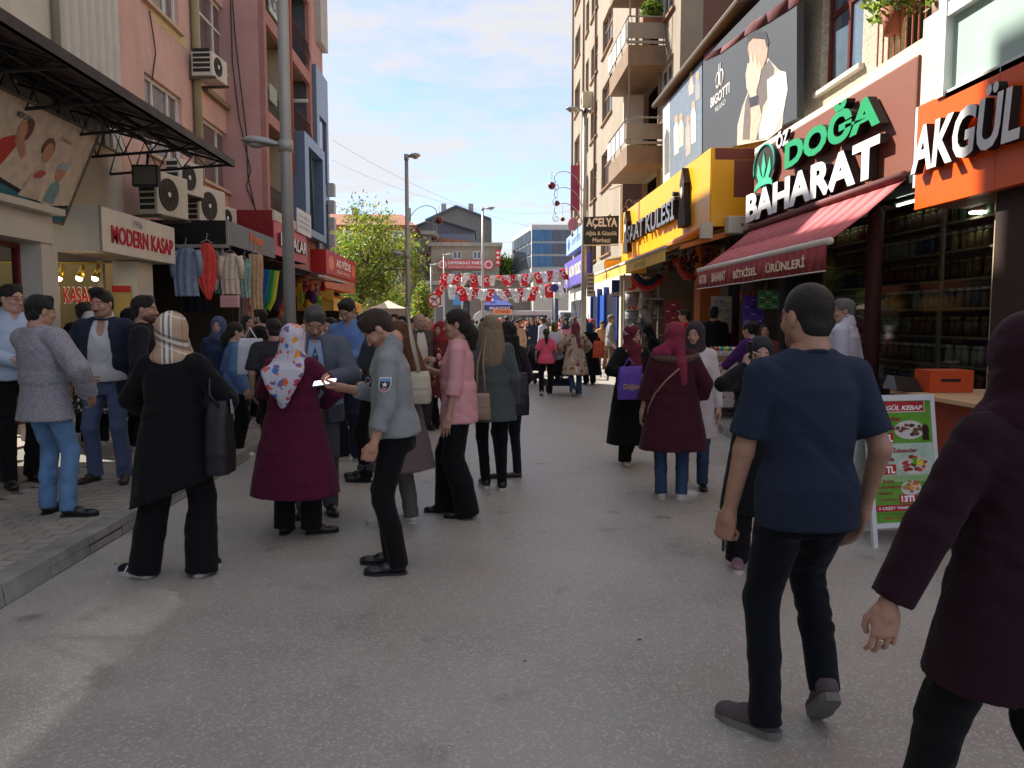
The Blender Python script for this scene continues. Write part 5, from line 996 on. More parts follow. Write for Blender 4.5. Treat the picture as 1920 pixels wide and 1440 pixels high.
# ================================================================ bunting
FLG=mat('flag_red',(.62,.02,.03),.7,world=True); FLW=mat('flag_white',(.72,.72,.74),.7,world=True)
def bunting(label,A,B,sag,n,seed):
    r=random.Random(seed); t=thing('bunting',label,'bunting',A); A=Vector(A); B=Vector(B); pts=[A.lerp(B,i/24)+Vector((0,0,-sag*4*(i/24)*(1-i/24)))for i in range(25)]
    mb=MB(); mb.tube(pts,.008,4,False); mb.build('string',PL((150,150,150)),t)
    for i in range(n):
        s_=(i+.5)/n; c=A.lerp(B,s_)+Vector((0,0,-sag*4*s_*(1-s_))); red=(i%2==0); w=.42 if red else.46; h=(.66 if red else.70)*r.uniform(.75,1.05); tw=r.uniform(-1.2,1.2); sw=r.uniform(-.5,.5)
        mb=MB(); N_=4; dirv=(B-A).normalized(); side=Vector((-dirv.y,dirv.x,0))
        rows_=[[c+dirv*(w*(k/N_-.5))*(1 if q<1 or red else 1-.15*q)+Vector((0,0,-h*q/3))+side*(.07*math.sin(k*1.7+q+i)+tw*.12*q)+dirv*sw*.22*q for k in range(N_+1)]for q in range(4)]
        for q in range(3):
            for k in range(N_):mb.face([rows_[q][k],rows_[q][k+1],rows_[q+1][k+1],rows_[q+1][k]])
        f=mb.build('flag',FLG if red else FLW,t,True); f.modifiers.new('th','SOLIDIFY').thickness=.006
        if red:
            cc=rows_[1][2]+Vector((0,-.14,-.04)); mb=MB(); F_=FY(cc.y)
            F_.poly(mb,[(cc.x+.13*math.cos(R(a_)),cc.z+.13*math.sin(R(a_)))for a_ in range(45,316,18)]+[(cc.x+.035+.10*math.cos(R(a_)),cc.z+.10*math.sin(R(a_)))for a_ in range(300,59,-20)],0,.005); F_.poly(mb,ell(cc.x+.11,cc.z,.035,.035,n=6),0,.005); mb.build('crescent',FLW,f)
a=on('Y',828,512,40); b_=on('Y',1058,503,44); bunting('upper string of red and white flags across the street end',a,b_,.25,19,3)
a=on('Y',826,530,36); b_=on('Y',1050,528,38); bunting('lower string of smaller red and white flags nearer the crowd',a,b_,.35,16,8)
for(A,B,y,s_)in(((622,262),(1075,440),40,.8),((622,300),(1075,395),46,1.2)):
    a=on('Y',*A,y); b_=on('Y',*B,y+8); t=thing('overhead_cable','thin cable crossing the sky from left buildings, %s'%('steeper one' if s_<1 else 'flatter one'),'cable',a); mb=MB(); mb.tube([a.lerp(b_,i/16)+Vector((0,0,-s_*4*(i/16)*(1-i/16)))for i in range(17)],.007,4,False); mb.build('wire',PL((90,95,105)),t)
# ================================================================ tents, umbrellas, vans
def tent(label,px0,px1,py_e,py_a,y,col_,word=None):
    a=on('Y',px0,py_e,y); b_=on('Y',px1,py_e,y); ap=on('Y',(px0+px1)/2,py_a,y); w=b_.x-a.x; t=thing('market_tent',label,'tent',((a.x+b_.x)/2,y,0)); cx=(a.x+b_.x)/2; y2=y+w; cy=y+w/2
    e=[(a.x,y,a.z),(b_.x,y,a.z),(b_.x,y2,a.z),(a.x,y2,a.z)]; mb=MB(); apx=(cx,cy,ap.z)
    for i in range(4):
        p_,q_=Vector(e[i]),Vector(e[(i+1)%4]); A_=Vector(apx); m0=p_.lerp(A_,.5)+Vector((0,0,-.12*(ap.z-a.z))); m1=q_.lerp(A_,.5)+Vector((0,0,-.12*(ap.z-a.z))); mb.face([p_,q_,m1,m0]); mb.face([m0,m1,A_])
    o=mb.build('roof',PL(col_,.6),t); o.modifiers.new('th','SOLIDIFY').thickness=.01
    mb=MB(); F_=FY(y); F_.box(mb,a.x,b_.x,a.z-.28,a.z-.005,-.01,0.01); v_=mb.build('valance',PL(tuple(int(c*.75)for c in col_),.6),t)
    if word:text(F_,v_,word,a.x+.25*w,b_.x-.1*w,a.z-.24,a.z-.06,.012,PL((215,218,225)),bold=.03); mb=MB(); mb.prism([(cx-.3*w,y+.18*w*.9,a.z+.32*(ap.z-a.z)),(cx-.1*w,y+.18*w,a.z+.30*(ap.z-a.z)),(cx-.13*w,y+.24*w,a.z+.46*(ap.z-a.z))],(0,-.03,.02)); mb.build('emblem',PL((225,228,235)),o)
    for(x,yy)in((a.x+.03,y+.03),(b_.x-.03,y+.03),(b_.x-.03,y2-.03),(a.x+.03,y2-.03)):mb=MB(); mb.tube([(x,yy,0),(x,yy,a.z)],.03,6); mb.build('post',GALV,t)
tent('blue and white BELEDİYESİ market tent under the flags',903,962,572,545,44,(74,86,158),'BELEDİYESİ')
tent('white and orange topped sun tent behind the waiting men',688,760,578,562,26,(226,206,180));
bo=on('Y',925,580,43.8); t=thing('banner','orange printed banner below the blue tent edge','banner',(bo.x,43.8,1.9)); q_=on('Y',960,589,43.8); mb=MB(); FY(43.8).box(mb,bo.x,q_.x,q_.z,bo.z,0,.03); f=mb.build('cloth',PL((226,160,110)),t); text(FY(43.76),f,'STAND',bo.x+.1,q_.x-.1,q_.z+.05,bo.z-.04,0,PL((190,60,40)),bold=.03)
def van(label,px,y,w=2.0,h=2.2,L=4.6,rz=0,c=(190,192,190)):
    g=on('Y',px,620,y); t=thing('parked_van',label,'van',(g.x,y,0),None,rz); body=PL(c,.3,coat=.5)
    hw=w/2; mb=MB(); prof=[(0,.35),(0,h*.55),(.12,h*.62),(.28,h*.96),(.5,h),(L-.6,h),(L-.25,h*.9),(L,h*.5),(L,.35)]
    mb.prism([(-hw,a_,b2)for a_,b2 in prof],(w,0,0)); mb.build('body',body,t,bevel=.05,local=True)
    mb=MB(); mb.hexa([(-hw+.15,.14,h*.60),(hw-.15,.14,h*.60),(hw-.15,.3,h*.60),(-hw+.15,.3,h*.60),(-hw+.18,.22,h*.93),(hw-.18,.22,h*.93),(hw-.18,.4,h*.93),(-hw+.18,.4,h*.93)]); mb.build('windscreen',DKGL,t,local=True)
    for s_ in(-1,1):
        mb=MB(); mb.box(s_*(hw-.28)-.14,s_*(hw-.28)+.14,-.03,.02,.62,.80); mb.build('headlight',PL((225,225,220),.15),t,local=True)
        mb=MB(); mb.tube([(s_*(hw+.05),.1,h*.62),(s_*(hw+.2),.08,h*.62)],.07,8); mb.build('mirror',BLKM,t,local=True)
        mb=MB(); mb.box(s_*(hw+.004)-.004,s_*(hw+.004)+.004,.7,L-.8,h*.6,h*.88); mb.build('side_window',DKGL,t,local=True)
        for yy in(.85,L-.9):
            mb=MB(); mb.tube([(s_*(hw-.22),yy,.33),(s_*(hw+.01),yy,.33)],.33,18); wh=mb.build('wheel',BLKM,t,True,local=True); mb=MB(); mb.tube([(s_*(hw+.005),yy,.33),(s_*(hw+.02),yy,.33)],.18,12); mb.build('rim',GALV,wh,True,local=True)
    mb=MB(); mb.box(-hw+.05,hw-.05,-.07,-.003,.32,.55); mb.build('bumper',PL((60,60,62)),t,local=True); mb=MB(); mb.box(-.26,.26,-.085,-.072,.38,.5); mb.build('number_plate',PL((220,220,220)),t,local=True)
van('white van parked sideways beyond the crowd, nearer the centre',1045,46,rz=R(90),L=5.2); van('white van facing the camera behind the crowd',1000,50,c=(205,206,204)); van('grey white van at the right end of the crowd',1083,44,c=(180,184,188))
# ================================================================ clothes and toys on the left
def garment(kind,label,x,y,ztop,h,w,col_,rz=0,folds=5,pattern=None):
    t=thing('hanging_garment',label,'garment',(x,y,ztop),'clothes hung for sale on the left',rz); m_=col_ if not isinstance(col_,tuple)else PL(col_,.9,var=.22,scale=9)
    r=random.Random(int(x*100)+int(h*77)); mb=MB(); N,K=16,10; d=.05
    grid={}
    for k in range(K+1):
        v=k/K
        if kind=='shirt':ww=w*(.5+.5*min(1,v*9))if v<.12 else w*(1-.05*v)
        elif kind=='dress':ww=w*(.42+.25*v+.5*v*v)
        elif kind=='leaf':ww=w*math.sin(math.pi*min(.985,v*.96+.06))**.55
        elif kind=='skirt':ww=w*(.7+.3*v)
        elif kind=='scarf':ww=w*(1-.15*v)
        else:ww=w
        for s_ in(0,1):
            for i in range(N+1):
                u=i/N-.5; yy=(d*(1-s_*2))*math.cos(u*math.pi)*.7+.011*math.sin(u*folds*4.1+v*3+s_*2+math.sin(v*5))*min(1,v*3+.2); grid[k,s_,i]=(u*ww+.01*math.sin(v*7),yy,-h*v-(.015*math.sin(i*2.1)if k==K else 0))
    for k in range(K):
        for s_ in(0,1):
            for i in range(N):mb.face([grid[k,s_,i],grid[k,s_,i+1],grid[k+1,s_,i+1],grid[k+1,s_,i]])
        for i in(0,N):mb.face([grid[k,0,i],grid[k,1,i],grid[k+1,1,i],grid[k+1,0,i]])
    mb.build('cloth',m_,t,True,local=True)
    if kind in('shirt','dress')and w>.3:
        for s_ in(-1,1):
            q=MB(); L=h*.55 if kind=='shirt' else h*.2; q.tube([(s_*w*.44,0,-.05),(s_*w*.56,0,-.05-L*.5),(s_*w*.53,0.02,-.05-L)],[.07,.06,.05],8); q.build('sleeve',m_,t,True,local=True)
    q=MB(); q.tube([(-w*.3,0,.0),(0,0,.06),(w*.3,0,0)],.007,4,False); q.tube([(0,0,.06),(0,0,.11),(.03,0,.14),(.0,0,.17)],.005,4,False); q.build('hanger',PL((190,185,175)),t,local=True)
    return t
def spots_mat(name,base,dots,scale=14,thr=.5):
    if name in MATS:return MATS[name]
    m=mat(name,base,.9,var=0); n=m.node_tree.nodes; l=m.node_tree.links; b=n['Principled BSDF']; t=n.new('ShaderNodeTexCoord'); nz=n.new('ShaderNodeTexNoise'); nz.inputs['Scale'].default_value=scale; nz.inputs['Detail'].default_value=3; l.new(t.outputs['Object'],nz.inputs['Vector'])
    cr=n.new('ShaderNodeValToRGB'); cr.color_ramp.elements[0].color=(*base,1); cr.color_ramp.elements[0].position=thr; e=cr.color_ramp.elements[1]; e.position=thr+.06; e.color=(*dots[0],1)
    for i,d in enumerate(dots[1:]):e=cr.color_ramp.elements.new(min(.98,thr+.14+.1*i)); e.color=(*d,1)
    l.new(nz.outputs['Fac'],cr.inputs[0]); l.new(cr.outputs[0],b.inputs['Base Color']); return m
yg=a0.y
def gx(px,y):return on('Y',px,500,y).x
specs=[('shirt','light blue collarless shirt hanging next to the butcher sign',349,14.05,2.93,.85,.44,(136,152,176),0),
 ('leaf','coral red ruffled lace dress beside the blue shirt',389,14.1,3.02,1.0,.34,(212,74,68),20),('leaf','white lace dress edge behind the coral dress',402,14.6,2.95,.75,.22,(206,186,184),20),
 ('skirt','sea green ruffled blouse hanging third in the row',413,14.9,2.95,.8,.24,(104,156,142),30),('shirt','cream lace blouse hanging above a pink bag',432,14.6,2.88,.75,.34,spots_mat('lace_cream',s2l((206,188,168)),[s2l((226,214,200))],40),10),
 ('scarf','pale green patterned lace cloth in the middle of the clothes row',458,15.0,2.80,.72,.26,spots_mat('lace_green',s2l((120,150,144)),[s2l((160,184,176))],30),20),('scarf','beige long fringed scarf hung from the canopy post',480,15.6,2.95,1.15,.28,(186,152,118),30),
 ('dress','long cream dress with red pattern behind the beige scarf',470,16.1,2.6,1.3,.3,spots_mat('cream_red',s2l((206,176,150)),[s2l((180,80,80))],12,.58),20),('scarf','white patterned shawl hanging low beside the fringed scarf',461,16.3,2.2,.9,.35,(196,170,160),10),
 ('dress','dark dress hanging in shadow behind the blue shirt',366,15.2,2.9,1.1,.5,(34,32,44),5)]
for(k,lb,px_,y,z,h,w,c,rz)in specs:garment(k,lb,gx(px_,y),y,z,h,w,c,R(rz))
for i,(px_,y,c,lb)in enumerate(((497,16.8,(24,96,160),'blue folded flat banner cloth'),(506,17.0,(30,140,70),'green folded cloth between blue and yellow'),(514,17.2,(196,200,40),'yellow green folded cloth'),(528,17.8,(36,36,44),'black folded cloth by the pole'),(538,18.1,(206,60,90),'pink folded cloth next to the lamp pole'))):
    x=gx(px_,y); t=thing('folded_cloth',lb+' hanging slanted under the pink sign','cloth',(x,y,2.9),'slanted folded cloths'); mb=MB(); mb.prism([(x-.1,y,2.75),(x+.1,y,2.72),(x+.0,y+.02,2.1),(x-.12,y,1.85),(x-.22,y,1.95)],(0,.05,0)); mb.build('cloth',PL(c,.6),t)
pb2=thing('handbag','pale pink square bag hanging below the cream blouse','bag',(gx(430,14.5),14.5,2.2)); x=gx(430,14.5); mb=MB(); mb.box(x-.17,x+.17,14.42,14.52,1.88,2.1); mb.build('bag_body',PL((206,160,160)),pb2,bevel=.02); mb=MB(); mb.tube([(x-.14,14.47,2.1),(x-.1,14.47,2.4),(x+.1,14.47,2.4),(x+.14,14.47,2.1)],.01,5); mb.build('strap',PL((190,150,150)),pb2)
def toy(label,x,y,z,s_,col_,kind=0):
    t=thing('hanging_toy',label,'toy',(x,y,z),'toys hanging outside the toy shop'); m_=PL(col_,.8,var=.2,scale=20)
    mb=MB()
    if kind==0:mb.ball((x,y,z),(s_*.5,s_*.4,s_*.55));
    elif kind==1:mb.prism([(x-.5*s_,y,z-.6*s_),(x+.4*s_,y,z-.7*s_),(x+.3*s_,y,z+.5*s_),(x-.1*s_,y,z+.7*s_),(x-.45*s_,y,z+.4*s_)],(0,.12*s_,0))
    else:mb.tube([(x,y,z-.6*s_),(x+.05*s_,y,z-.2*s_),(x,y,z+.3*s_),(x,y,z+.5*s_)],[.2*s_,.32*s_,.28*s_,.1*s_],10)
    b_=mb.build('toy_body',m_,t,kind!=1)
    mb=MB(); mb.ball((x,y-.05*s_,z+s_*.72),s_*.3,8,6); h_=mb.build('toy_head',PL(tuple(min(255,c+25)for c in col_),.8),t,True)
    for sx in(-1,1):mb=MB(); mb.ball((x+sx*s_*.25,y,z+s_*.95),s_*.11,6,5); mb.build('ear',m_,h_,True)
    mb=MB(); mb.tube([(x,y,z+s_),(x,y,z+s_+.25)],.005,4); mb.build('string',PL((180,180,180)),t)
rt=random.Random(5); tcols=[(214,120,30),(200,40,40),(224,150,50),(190,40,90),(230,190,60),(120,170,50),(220,80,110),(60,60,70),(230,120,60),(90,40,110),(240,200,170)]
names_=['orange','red','amber','crimson','yellow','lime green','rose','charcoal','tangerine','purple','cream']
i=0
for(px_,py_)in((531,548),(536,562),(527,570),(541,575),(562,545),(566,562),(572,540),(580,552),(584,538),(588,560),(594,545),(600,556),(606,540),(534,585),(548,590),(576,570),(598,572),(526,590)):
    y=19.2+rt.uniform(0,1.6)if px_<570 else 20.5+rt.uniform(0,1.6); p_=on('Y',px_,py_,y); c=tcols[i%11]
    where='left of the lamp pole' if px_<545 else 'just right of the lamp pole' if px_<582 else 'near the yellow awning'; hh_='high' if py_<552 else 'low' if py_>565 else 'mid height'
    toy('%s %s toy hanging %s %s'%('round' if i%3==0 else 'flat bagged' if i%3==1 else 'bottle shaped',names_[i%11],hh_,where),p_.x,y,p_.z,rt.uniform(.16,.26),c,i%3); i+=1
# ================================================================ goods on the right
def basket(label,x,y,z,r_,h,col_,group='baskets and tubs outside the household shop'):
    t=thing('basket',label,'basket',(x,y,z),group); mb=MB(); mb.tube([(x,y,z),(x,y,z+h*.5),(x,y,z+h)],[r_*.75,r_*.9,r_],16); mb.build('tub',PL(col_,.6),t,True); mb=MB(); mb.tube([(x+r_*math.cos(a),y+r_*math.sin(a),z+h)for a in[2*math.pi*i/16 for i in range(17)]],.015,5,False); mb.build('rim',PL(tuple(int(c*.8)for c in col_)),t,True)
k=0
for(px_,py_,c,lb)in((1185,575,(150,140,132),'beige'),(1213,572,(140,130,124),'taupe'),(1184,608,(120,124,124),'grey'),(1212,606,(150,150,148),'silver'),(1213,548,(170,150,128),'wicker'),(1228,590,(96,90,88),'charcoal'),(1198,632,(112,116,118),'slate')):
    y=19.5+(k%3)*.3; p_=on('Y',px_,py_,y); basket('%s %s basket stacked left of the orange pillar'%(('upper' if py_<580 else 'lower'),lb),p_.x,y,p_.z,.19,.36,c); k+=1
rk=thing('display_rack','metal rack holding baskets outside the household shop','rack',(4.1,19.5,0)); mb=MB()
x0_,x1_=on('Y',1172,600,19.8).x,on('Y',1236,600,19.8).x
for x in(x0_,x1_):mb.tube([(x,19.95,.1),(x,19.95,2.9)],.02,6)
mb.build('uprights',GALV,rk)
for z in(.75,1.28,1.72,2.2):mb=MB(); mb.box(x0_,x1_,19.35,19.95,z-.02,z); mb.build('shelf',GALV,rk)
t=thing('inflatable_boat','red and blue inflatable boat hanging under the yellow awning','toy',(4.2,18.5,2.6)); a=on('Y',1183,515,18.5); b_=on('Y',1243,522,18.5); mb=MB(); L=b_.x-a.x; pts=[(a.x+L*i/10,18.5,a.z-.05-.28*math.sin(math.pi*i/10))for i in range(11)]; mb.tube(pts,[.03]+[.07]*9+[.03],10); mb.build('hull',PL((200,50,36),.4),t,True); mb=MB(); mb.tube([(q_[0],q_[1],q_[2]+.12)for q_ in pts[1:-1]],.08,8); mb.build('blue_tube',PL((28,50,84),.4),t,True)
t=thing('inflatable_toy','red swan necked inflatable hanging by the dark pillar','toy',(4.5,16.5,2.8)); a=on('Y',1275,500,16.5); mb=MB(); mb.tube([(a.x-.15,16.5,a.z+.12),(a.x-.05,16.5,a.z+.12),(a.x,16.5,a.z-.08),(a.x+.12,16.5,a.z-.2),(a.x+.35,16.5,a.z-.24)],[.05,.07,.05,.09,.05],10); mb.build('toy_body',PL((206,56,44),.4),t,True); mb=MB(); mb.tube([(a.x,16.5,a.z+.1),(a.x,16.5,a.z+.5)],.006,4); mb.build('string',PL((180,170,160)),t)
t=thing('garland','dark red garland hanging below the yellow sign','garland',(4.8,17,3.0)); mb=MB(); r_=random.Random(3)
for i in range(90):c=Vector((4.75+r_.gauss(0,.12),15.6+r_.uniform(0,4),3.0+r_.gauss(0,.12))); mb.ball(c,.045,5,4)
mb.build('blooms',PL((90,26,30)),t)['kind']='stuff'
def table(label,x0,x1,y0,y1,z,c,cloth=None,name='stall_table'):
    t=thing(name,label,'table',((x0+x1)/2,(y0+y1)/2,.1)); mb=MB(); mb.box(x0,x1,y0,y1,z-.03,z); mb.build('tabletop',PL(c),t)
    for x in(x0+.04,x1-.04):
        for y in(y0+.04,y1-.04):mb=MB(); mb.tube([(x,y,.1),(x,y,z-.031)],.02,6); mb.build('leg',GALV,t)
    if cloth:mb=MB(); mb.box(x0-.006,x1+.006,y0-.012,y0-.004,.3,z-.005); mb.box(x0-.014,x0-.008,y0,y1,.3,z-.005); mb.build('cloth_skirt',cloth,t)
    return t
table('stall table heaped with red and white slippers',3.75,4.5,14.6,16.4,.95,(180,170,160),PL((90,80,78)))
r_=random.Random(12); sc_=[(190,40,50),(225,220,215),(200,70,90),(40,60,110),(230,200,180),(150,30,60),(200,200,205)]; sn=['red','white','pink','blue','cream','crimson','pale grey']
for i in range(30):
    x=3.8+r_.random()*.62; y=14.68+r_.random()*1.65; z=.952+(.07 if i>14 else 0)+(.06 if i>24 else 0); j=r_.randrange(7)
    t=thing('slipper','%s slipper on the heaped stall table'%sn[j],'slipper',(x,y,z),'%s slippers on the stall'%sn[j],r_.uniform(0,6.28)); mb=MB(); mb.tube([(-.13,0,.02),(-.05,0,.02),(.06,0,.025),(.13,0,.02)],[.03,.045,.05,.025],8); mb.build('sole',PL(sc_[j]),t,True,local=True); mb=MB(); mb.tube([(.0,0,.045),(.06,0,.055),(.12,0,.035)],[.045,.05,.02],8); mb.build('upper',PL(tuple(min(255,c+20)for c in sc_[j])),t,True,local=True)
tb_=table('small stall table with a white patterned cloth and a cardboard tray of whistles',3.62,4.2,11.75,12.5,1.0,(150,120,90),spots_mat('tablecloth_print',s2l((205,198,192)),[s2l((170,60,60)),s2l((60,60,70))],9,.58),'display_table')
tr_=thing('cardboard_tray','brown cardboard tray on the small stall table','tray',(3.9,12.1,1.0)); mb=MB(); mb.box(3.64,4.18,11.77,12.45,1.002,1.015); mb.box(3.64,4.18,11.77,11.79,1.015,1.10); mb.box(3.64,3.66,11.79,12.45,1.015,1.10); mb.build('tray_sides',PL((158,124,92)),tr_)
wc=[(220,60,60),(60,170,190),(230,200,60),(90,180,80),(230,230,235),(210,90,160),(240,140,60),(120,120,130)]; wnm=['red','turquoise','yellow','green','white','magenta','orange','grey']
for i in range(16):
    x=3.70+(i%8)*.064; y=11.86+(i//8)*.3; j=i%8; t=thing('bottle','%s capped small bottle in the %s row of the cardboard tray'%(wnm[j],'front' if i<8 else 'back'),'bottle',(x,y,1.016),'small bottles in the cardboard tray'); mb=MB(); mb.tube([(x,y,1.016),(x,y,1.14),(x,y,1.17)],[.027,.027,.012],8); mb.build('glass',PL((210,205,200),.2),t,True); mb=MB(); mb.ball((x,y,1.20),.032,8,6); mb.build('cap',PL(wc[j]),t,True)
t=thing('plastic_bag','crumpled clear plastic bag on the kerb behind the navy shirt','bag',(3.6,8.5,.2)); r_=random.Random(8); mb=MB(); c=gnd(1362,775,.12); n_,m_=16,10; vv={}
for i in range(m_+1):
    for j in range(n_):ph=math.pi*i/m_; th=2*math.pi*j/n_; k_=1+r_.uniform(-.13,.13)if 0<i<m_ else 1; vv[i,j]=(c.x+.26*k_*math.sin(ph)*math.cos(th),c.y+.2*k_*math.sin(ph)*math.sin(th),.35+.22*k_*math.cos(ph))
for i in range(m_):
    for j in range(n_):q_=(j+1)%n_; mb.face([vv[i,j],vv[i+1,j],vv[i+1,q_],vv[i,q_]])
mb.build('film',PL((170,172,186),.25),t)
t=thing('sandwich_board','white framed green and red AKGÜL KEBAP menu board','menu board',(2.9,5.4,0))
A=gnd(1632,1048); B=gnd(1762,1030); topL=on('Y',1638,744,A.y+.15);
A=Vector((on('Y',1640,1000,5.35).x,5.35,0)); B=Vector((on('Y',1771,1000,5.43).x,5.43,0)); ht=on('Y',1638,744,5.42).z
u_=(B-A).normalized(); up_=Vector((0,.16,1)).normalized(); Fb=FR(A+Vector((0,0,.0)),u_,(up_-u_*up_.dot(u_)).normalized()); Wd=(B-A).length; Hh=ht/up_.z
WF=PL((206,210,212),.5)
mb=MB(); Fb.box(mb,0,.035,.0,Hh,-.03,0); mb.build('leg',WF,t); mb=MB(); Fb.box(mb,Wd-.035,Wd,.0,Hh,-.03,0); mb.build('leg',WF,t)
mb=MB(); Fb.box(mb,.036,Wd-.036,Hh-.045,Hh,-.03,0); mb.build('rail',WF,t); mb=MB(); Fb.box(mb,.036,Wd-.036,.14,.175,-.03,0); mb.build('rail',WF,t)
mb=MB(); Fb.box(mb,.036,Wd-.036,.176,Hh-.046,-.02,-.008); f=mb.build('print_panel',PR((92,150,40)),t)
mb=MB(); Bk=FR(A+Vector((0,.42,0)),u_,(Vector((0,-.16,1))).normalized()); Bk.box(mb,0,Wd,.02,Hh-.1,-.015,0); mb.build('back_board',WF,t)
h0,h1=.176,Hh-.046; hh_=h1-h0; V=lambda q:h1-(q-745-12)/(1005-757)*hh_*1.0
def fy(q):return h1-(q-140)/(1275-140)*hh_
def fx(q):return.036+(q-250)/(785-250)*(Wd-.072)
N0=-.0075
def rect(x0,y0,x1,y1,c,n=.0):shape(Fb,f,[(fx(x0),fy(y1)),(fx(x1),fy(y1)),(fx(x1),fy(y0)),(fx(x0),fy(y0))],N0+n,c,e=.0008)
rect(250,540,785,840,(172,196,178)); rect(250,840,785,900,(140,178,120));
rect(275,145,735,248,(222,214,210),.001); rect(281,145,729,240,(168,34,44),.002); rect(250,1112,785,1172,(168,34,44),.001)
def bt(s_,x0,y0,x1,y1,c=(150,30,52),bold=.03,shear=0,n=.003):text(Fb,f,s_,fx(x0),fx(x1),fy(y1),fy(y0),N0+n,PR(c),ext=.0008,bold=bold,shear=shear)
bt('AKGÜL KEBAP',300,175,715,228,(235,230,228),shear=.25,n=.004)
bt('İskender',266,270,522,330); bt('+ Cola',275,368,466,415); bt('Tavuk İskender',275,575,648,628); bt('+ Cola',285,660,440,706)
for(x0,y0,x1,y1)in((280,440,446,535),(286,735,450,830),(462,1018,620,1100)):rect(x0,y0,x1,y1,(176,30,40),.002)
bt('24TL',296,455,436,525,(240,238,236),.05,n=.004); bt('17TL',302,750,440,820,(240,238,236),.05,n=.004); bt('13TL',478,1030,612,1090,(240,238,236),.05,n=.004)
bt('2 Adet',286,872,425,905,bold=.02); bt('Lahmacun',290,928,495,958,bold=.02); bt('Salata',288,985,412,1015,bold=.02); bt('+ Ayran',288,1045,440,1078,bold=.02)
bt('3 ÇEŞİT YEMEK',275,1122,560,1160,(236,232,230),n=.004); bt('EV VE İŞYERLERİNE SERVİS',275,1186,640,1204,(60,90,40),.01); bt('322 91 38',320,1218,560,1245,(190,60,50),.02)
def plate(cx,cy,rx,ry,tone,seed,n_=26):
    r_=random.Random(seed); shape(Fb,f,[(fx(cx+rx*math.cos(R(a))),fy(cy+ry*math.sin(R(a))))for a in range(0,360,15)],N0+.002,(204,200,196),e=.0008)
    for i in range(n_):
        a=r_.uniform(0,6.28); q=r_.random()**.5*.8; x,y=cx+rx*q*math.cos(a),cy-8+ry*q*math.sin(a); s_=r_.uniform(14,30); th=r_.uniform(0,3.14); c=tuple(max(0,min(255,int(v*r_.uniform(.6,1.35))))for v in tone)
        shape(Fb,f,[(fx(x+s_*math.cos(th+k)*(1 if k%2 else.6)),fy(y+s_*.7*math.sin(th+k)))for k in(0,1.2,2.4,3.6,4.9)],N0+.003+.00005*i,c,e=.0006)
plate(590,415,135,88,(110,58,48),1); plate(610,745,150,85,(150,54,36),2); plate(570,960,90,70,(176,120,60),3,16)
rect(598,680,640,740,(90,160,40),.006); rect(630,700,690,750,(220,200,60),.0065)
shape(Fb,f,[(fx(x),fy(y))for x,y in((705,370),(745,370),(758,420),(752,470),(760,515),(700,515),(704,470),(696,420))],N0+.007,(44,14,20),e=.0008)
def sack(label,x,y,c,g):
    t=thing('sack',label,'sack',(x,y,.11),g); mb=MB(); mb.tube([(x,y,.11),(x,y,.35),(x,y,.58),(x,y,.64)],[.20,.24,.22,.23],14); s_=mb.build('sack_cloth',PL((150,130,100),.9,bump=.5),t,True); mb=MB(); mb.ball((x,y,.62),(.20,.20,.07),14,6); mb.build('spice_heap',PL(c,.95,var=.3,scale=60,bump=.8),t,True)
for i,(y,c,n_)in enumerate(((8.9,(150,60,30),'paprika red'),(9.45,(190,150,60),'turmeric yellow'),(10.0,(90,70,40),'brown'),(10.55,(110,120,70),'dried green'),(11.1,(170,110,60),'orange'),(11.7,(70,40,40),'dark sumac'))):
    sack('open sack of %s spice in the row before the spice shop'%n_,4.75,y,c,'spice sacks before the shop')
def dcard(label,px,py,Y,w,h,c,spots):
    p_=on('Y',px,py,Y); t=thing('display_card',label,'display',p_,'display cards hung under the awnings'); F_=FY(Y); mb=MB(); F_.box(mb,p_.x-w/2,p_.x+w/2,p_.z-h/2,p_.z+h/2,0,.015); f=mb.build('card',PL(c),t)
    for r_ in range(4):
        for k in range(3):mb=MB(); x=p_.x-w*.3+w*.3*k; z=p_.z-h*.36+h*.24*r_; mb.ball((x-.022,Y-.02,z),(.02,.012,.016),6,4); mb.ball((x+.022,Y-.02,z),(.02,.012,.016),6,4); mb.build('packet',PL(spots[(r_+k)%len(spots)],.3),f,True)
dcard('purple card of small goods under the red awning',1412,582,12.9,.36,.5,(110,70,180),[(180,160,220),(60,40,90)])
dcard('orange lettered card above the purple card',1406,556,13.0,.34,.16,(206,120,60),[(40,30,30)])
dcard('green card hanging right of the purple card',1440,562,12.4,.34,.3,(90,150,90),[(220,220,200),(40,80,50)])
dcard('pale card of packets left of the purple card',1352,590,14.6,.4,.7,(170,165,150),[(190,60,50),(60,90,150),(230,190,70)])
dcard('red card of packets near the dark pillar',1262,590,17.0,.4,.6,(150,50,50),[(230,220,200),(60,60,120)])
r_=random.Random(17)
for i in range(16):
    y=13.0+r_.random()*2.2; x=5.3+r_.random()*1.2; z=2.1+r_.random()*.8; t=thing('hanging_bundle','%s bundle hung from the ceiling behind the red awning'%('dried red' if i%3==0 else 'pale straw' if i%3==1 else 'dark herb'),'bundle',(x,y,z),('dried red' if i%3==0 else 'pale straw' if i%3==1 else 'dark herb')+' bundles hung in the spice shop'); mb=MB(); mb.tube([(x,y,z+.3),(x,y,z+.1),(x,y,z-.2)],[.015,.06,.10],8); mb.build('bundle',PL([(150,50,36),(186,160,110),(76,74,46)][i%3],.9,var=.4,scale=40),t,True)
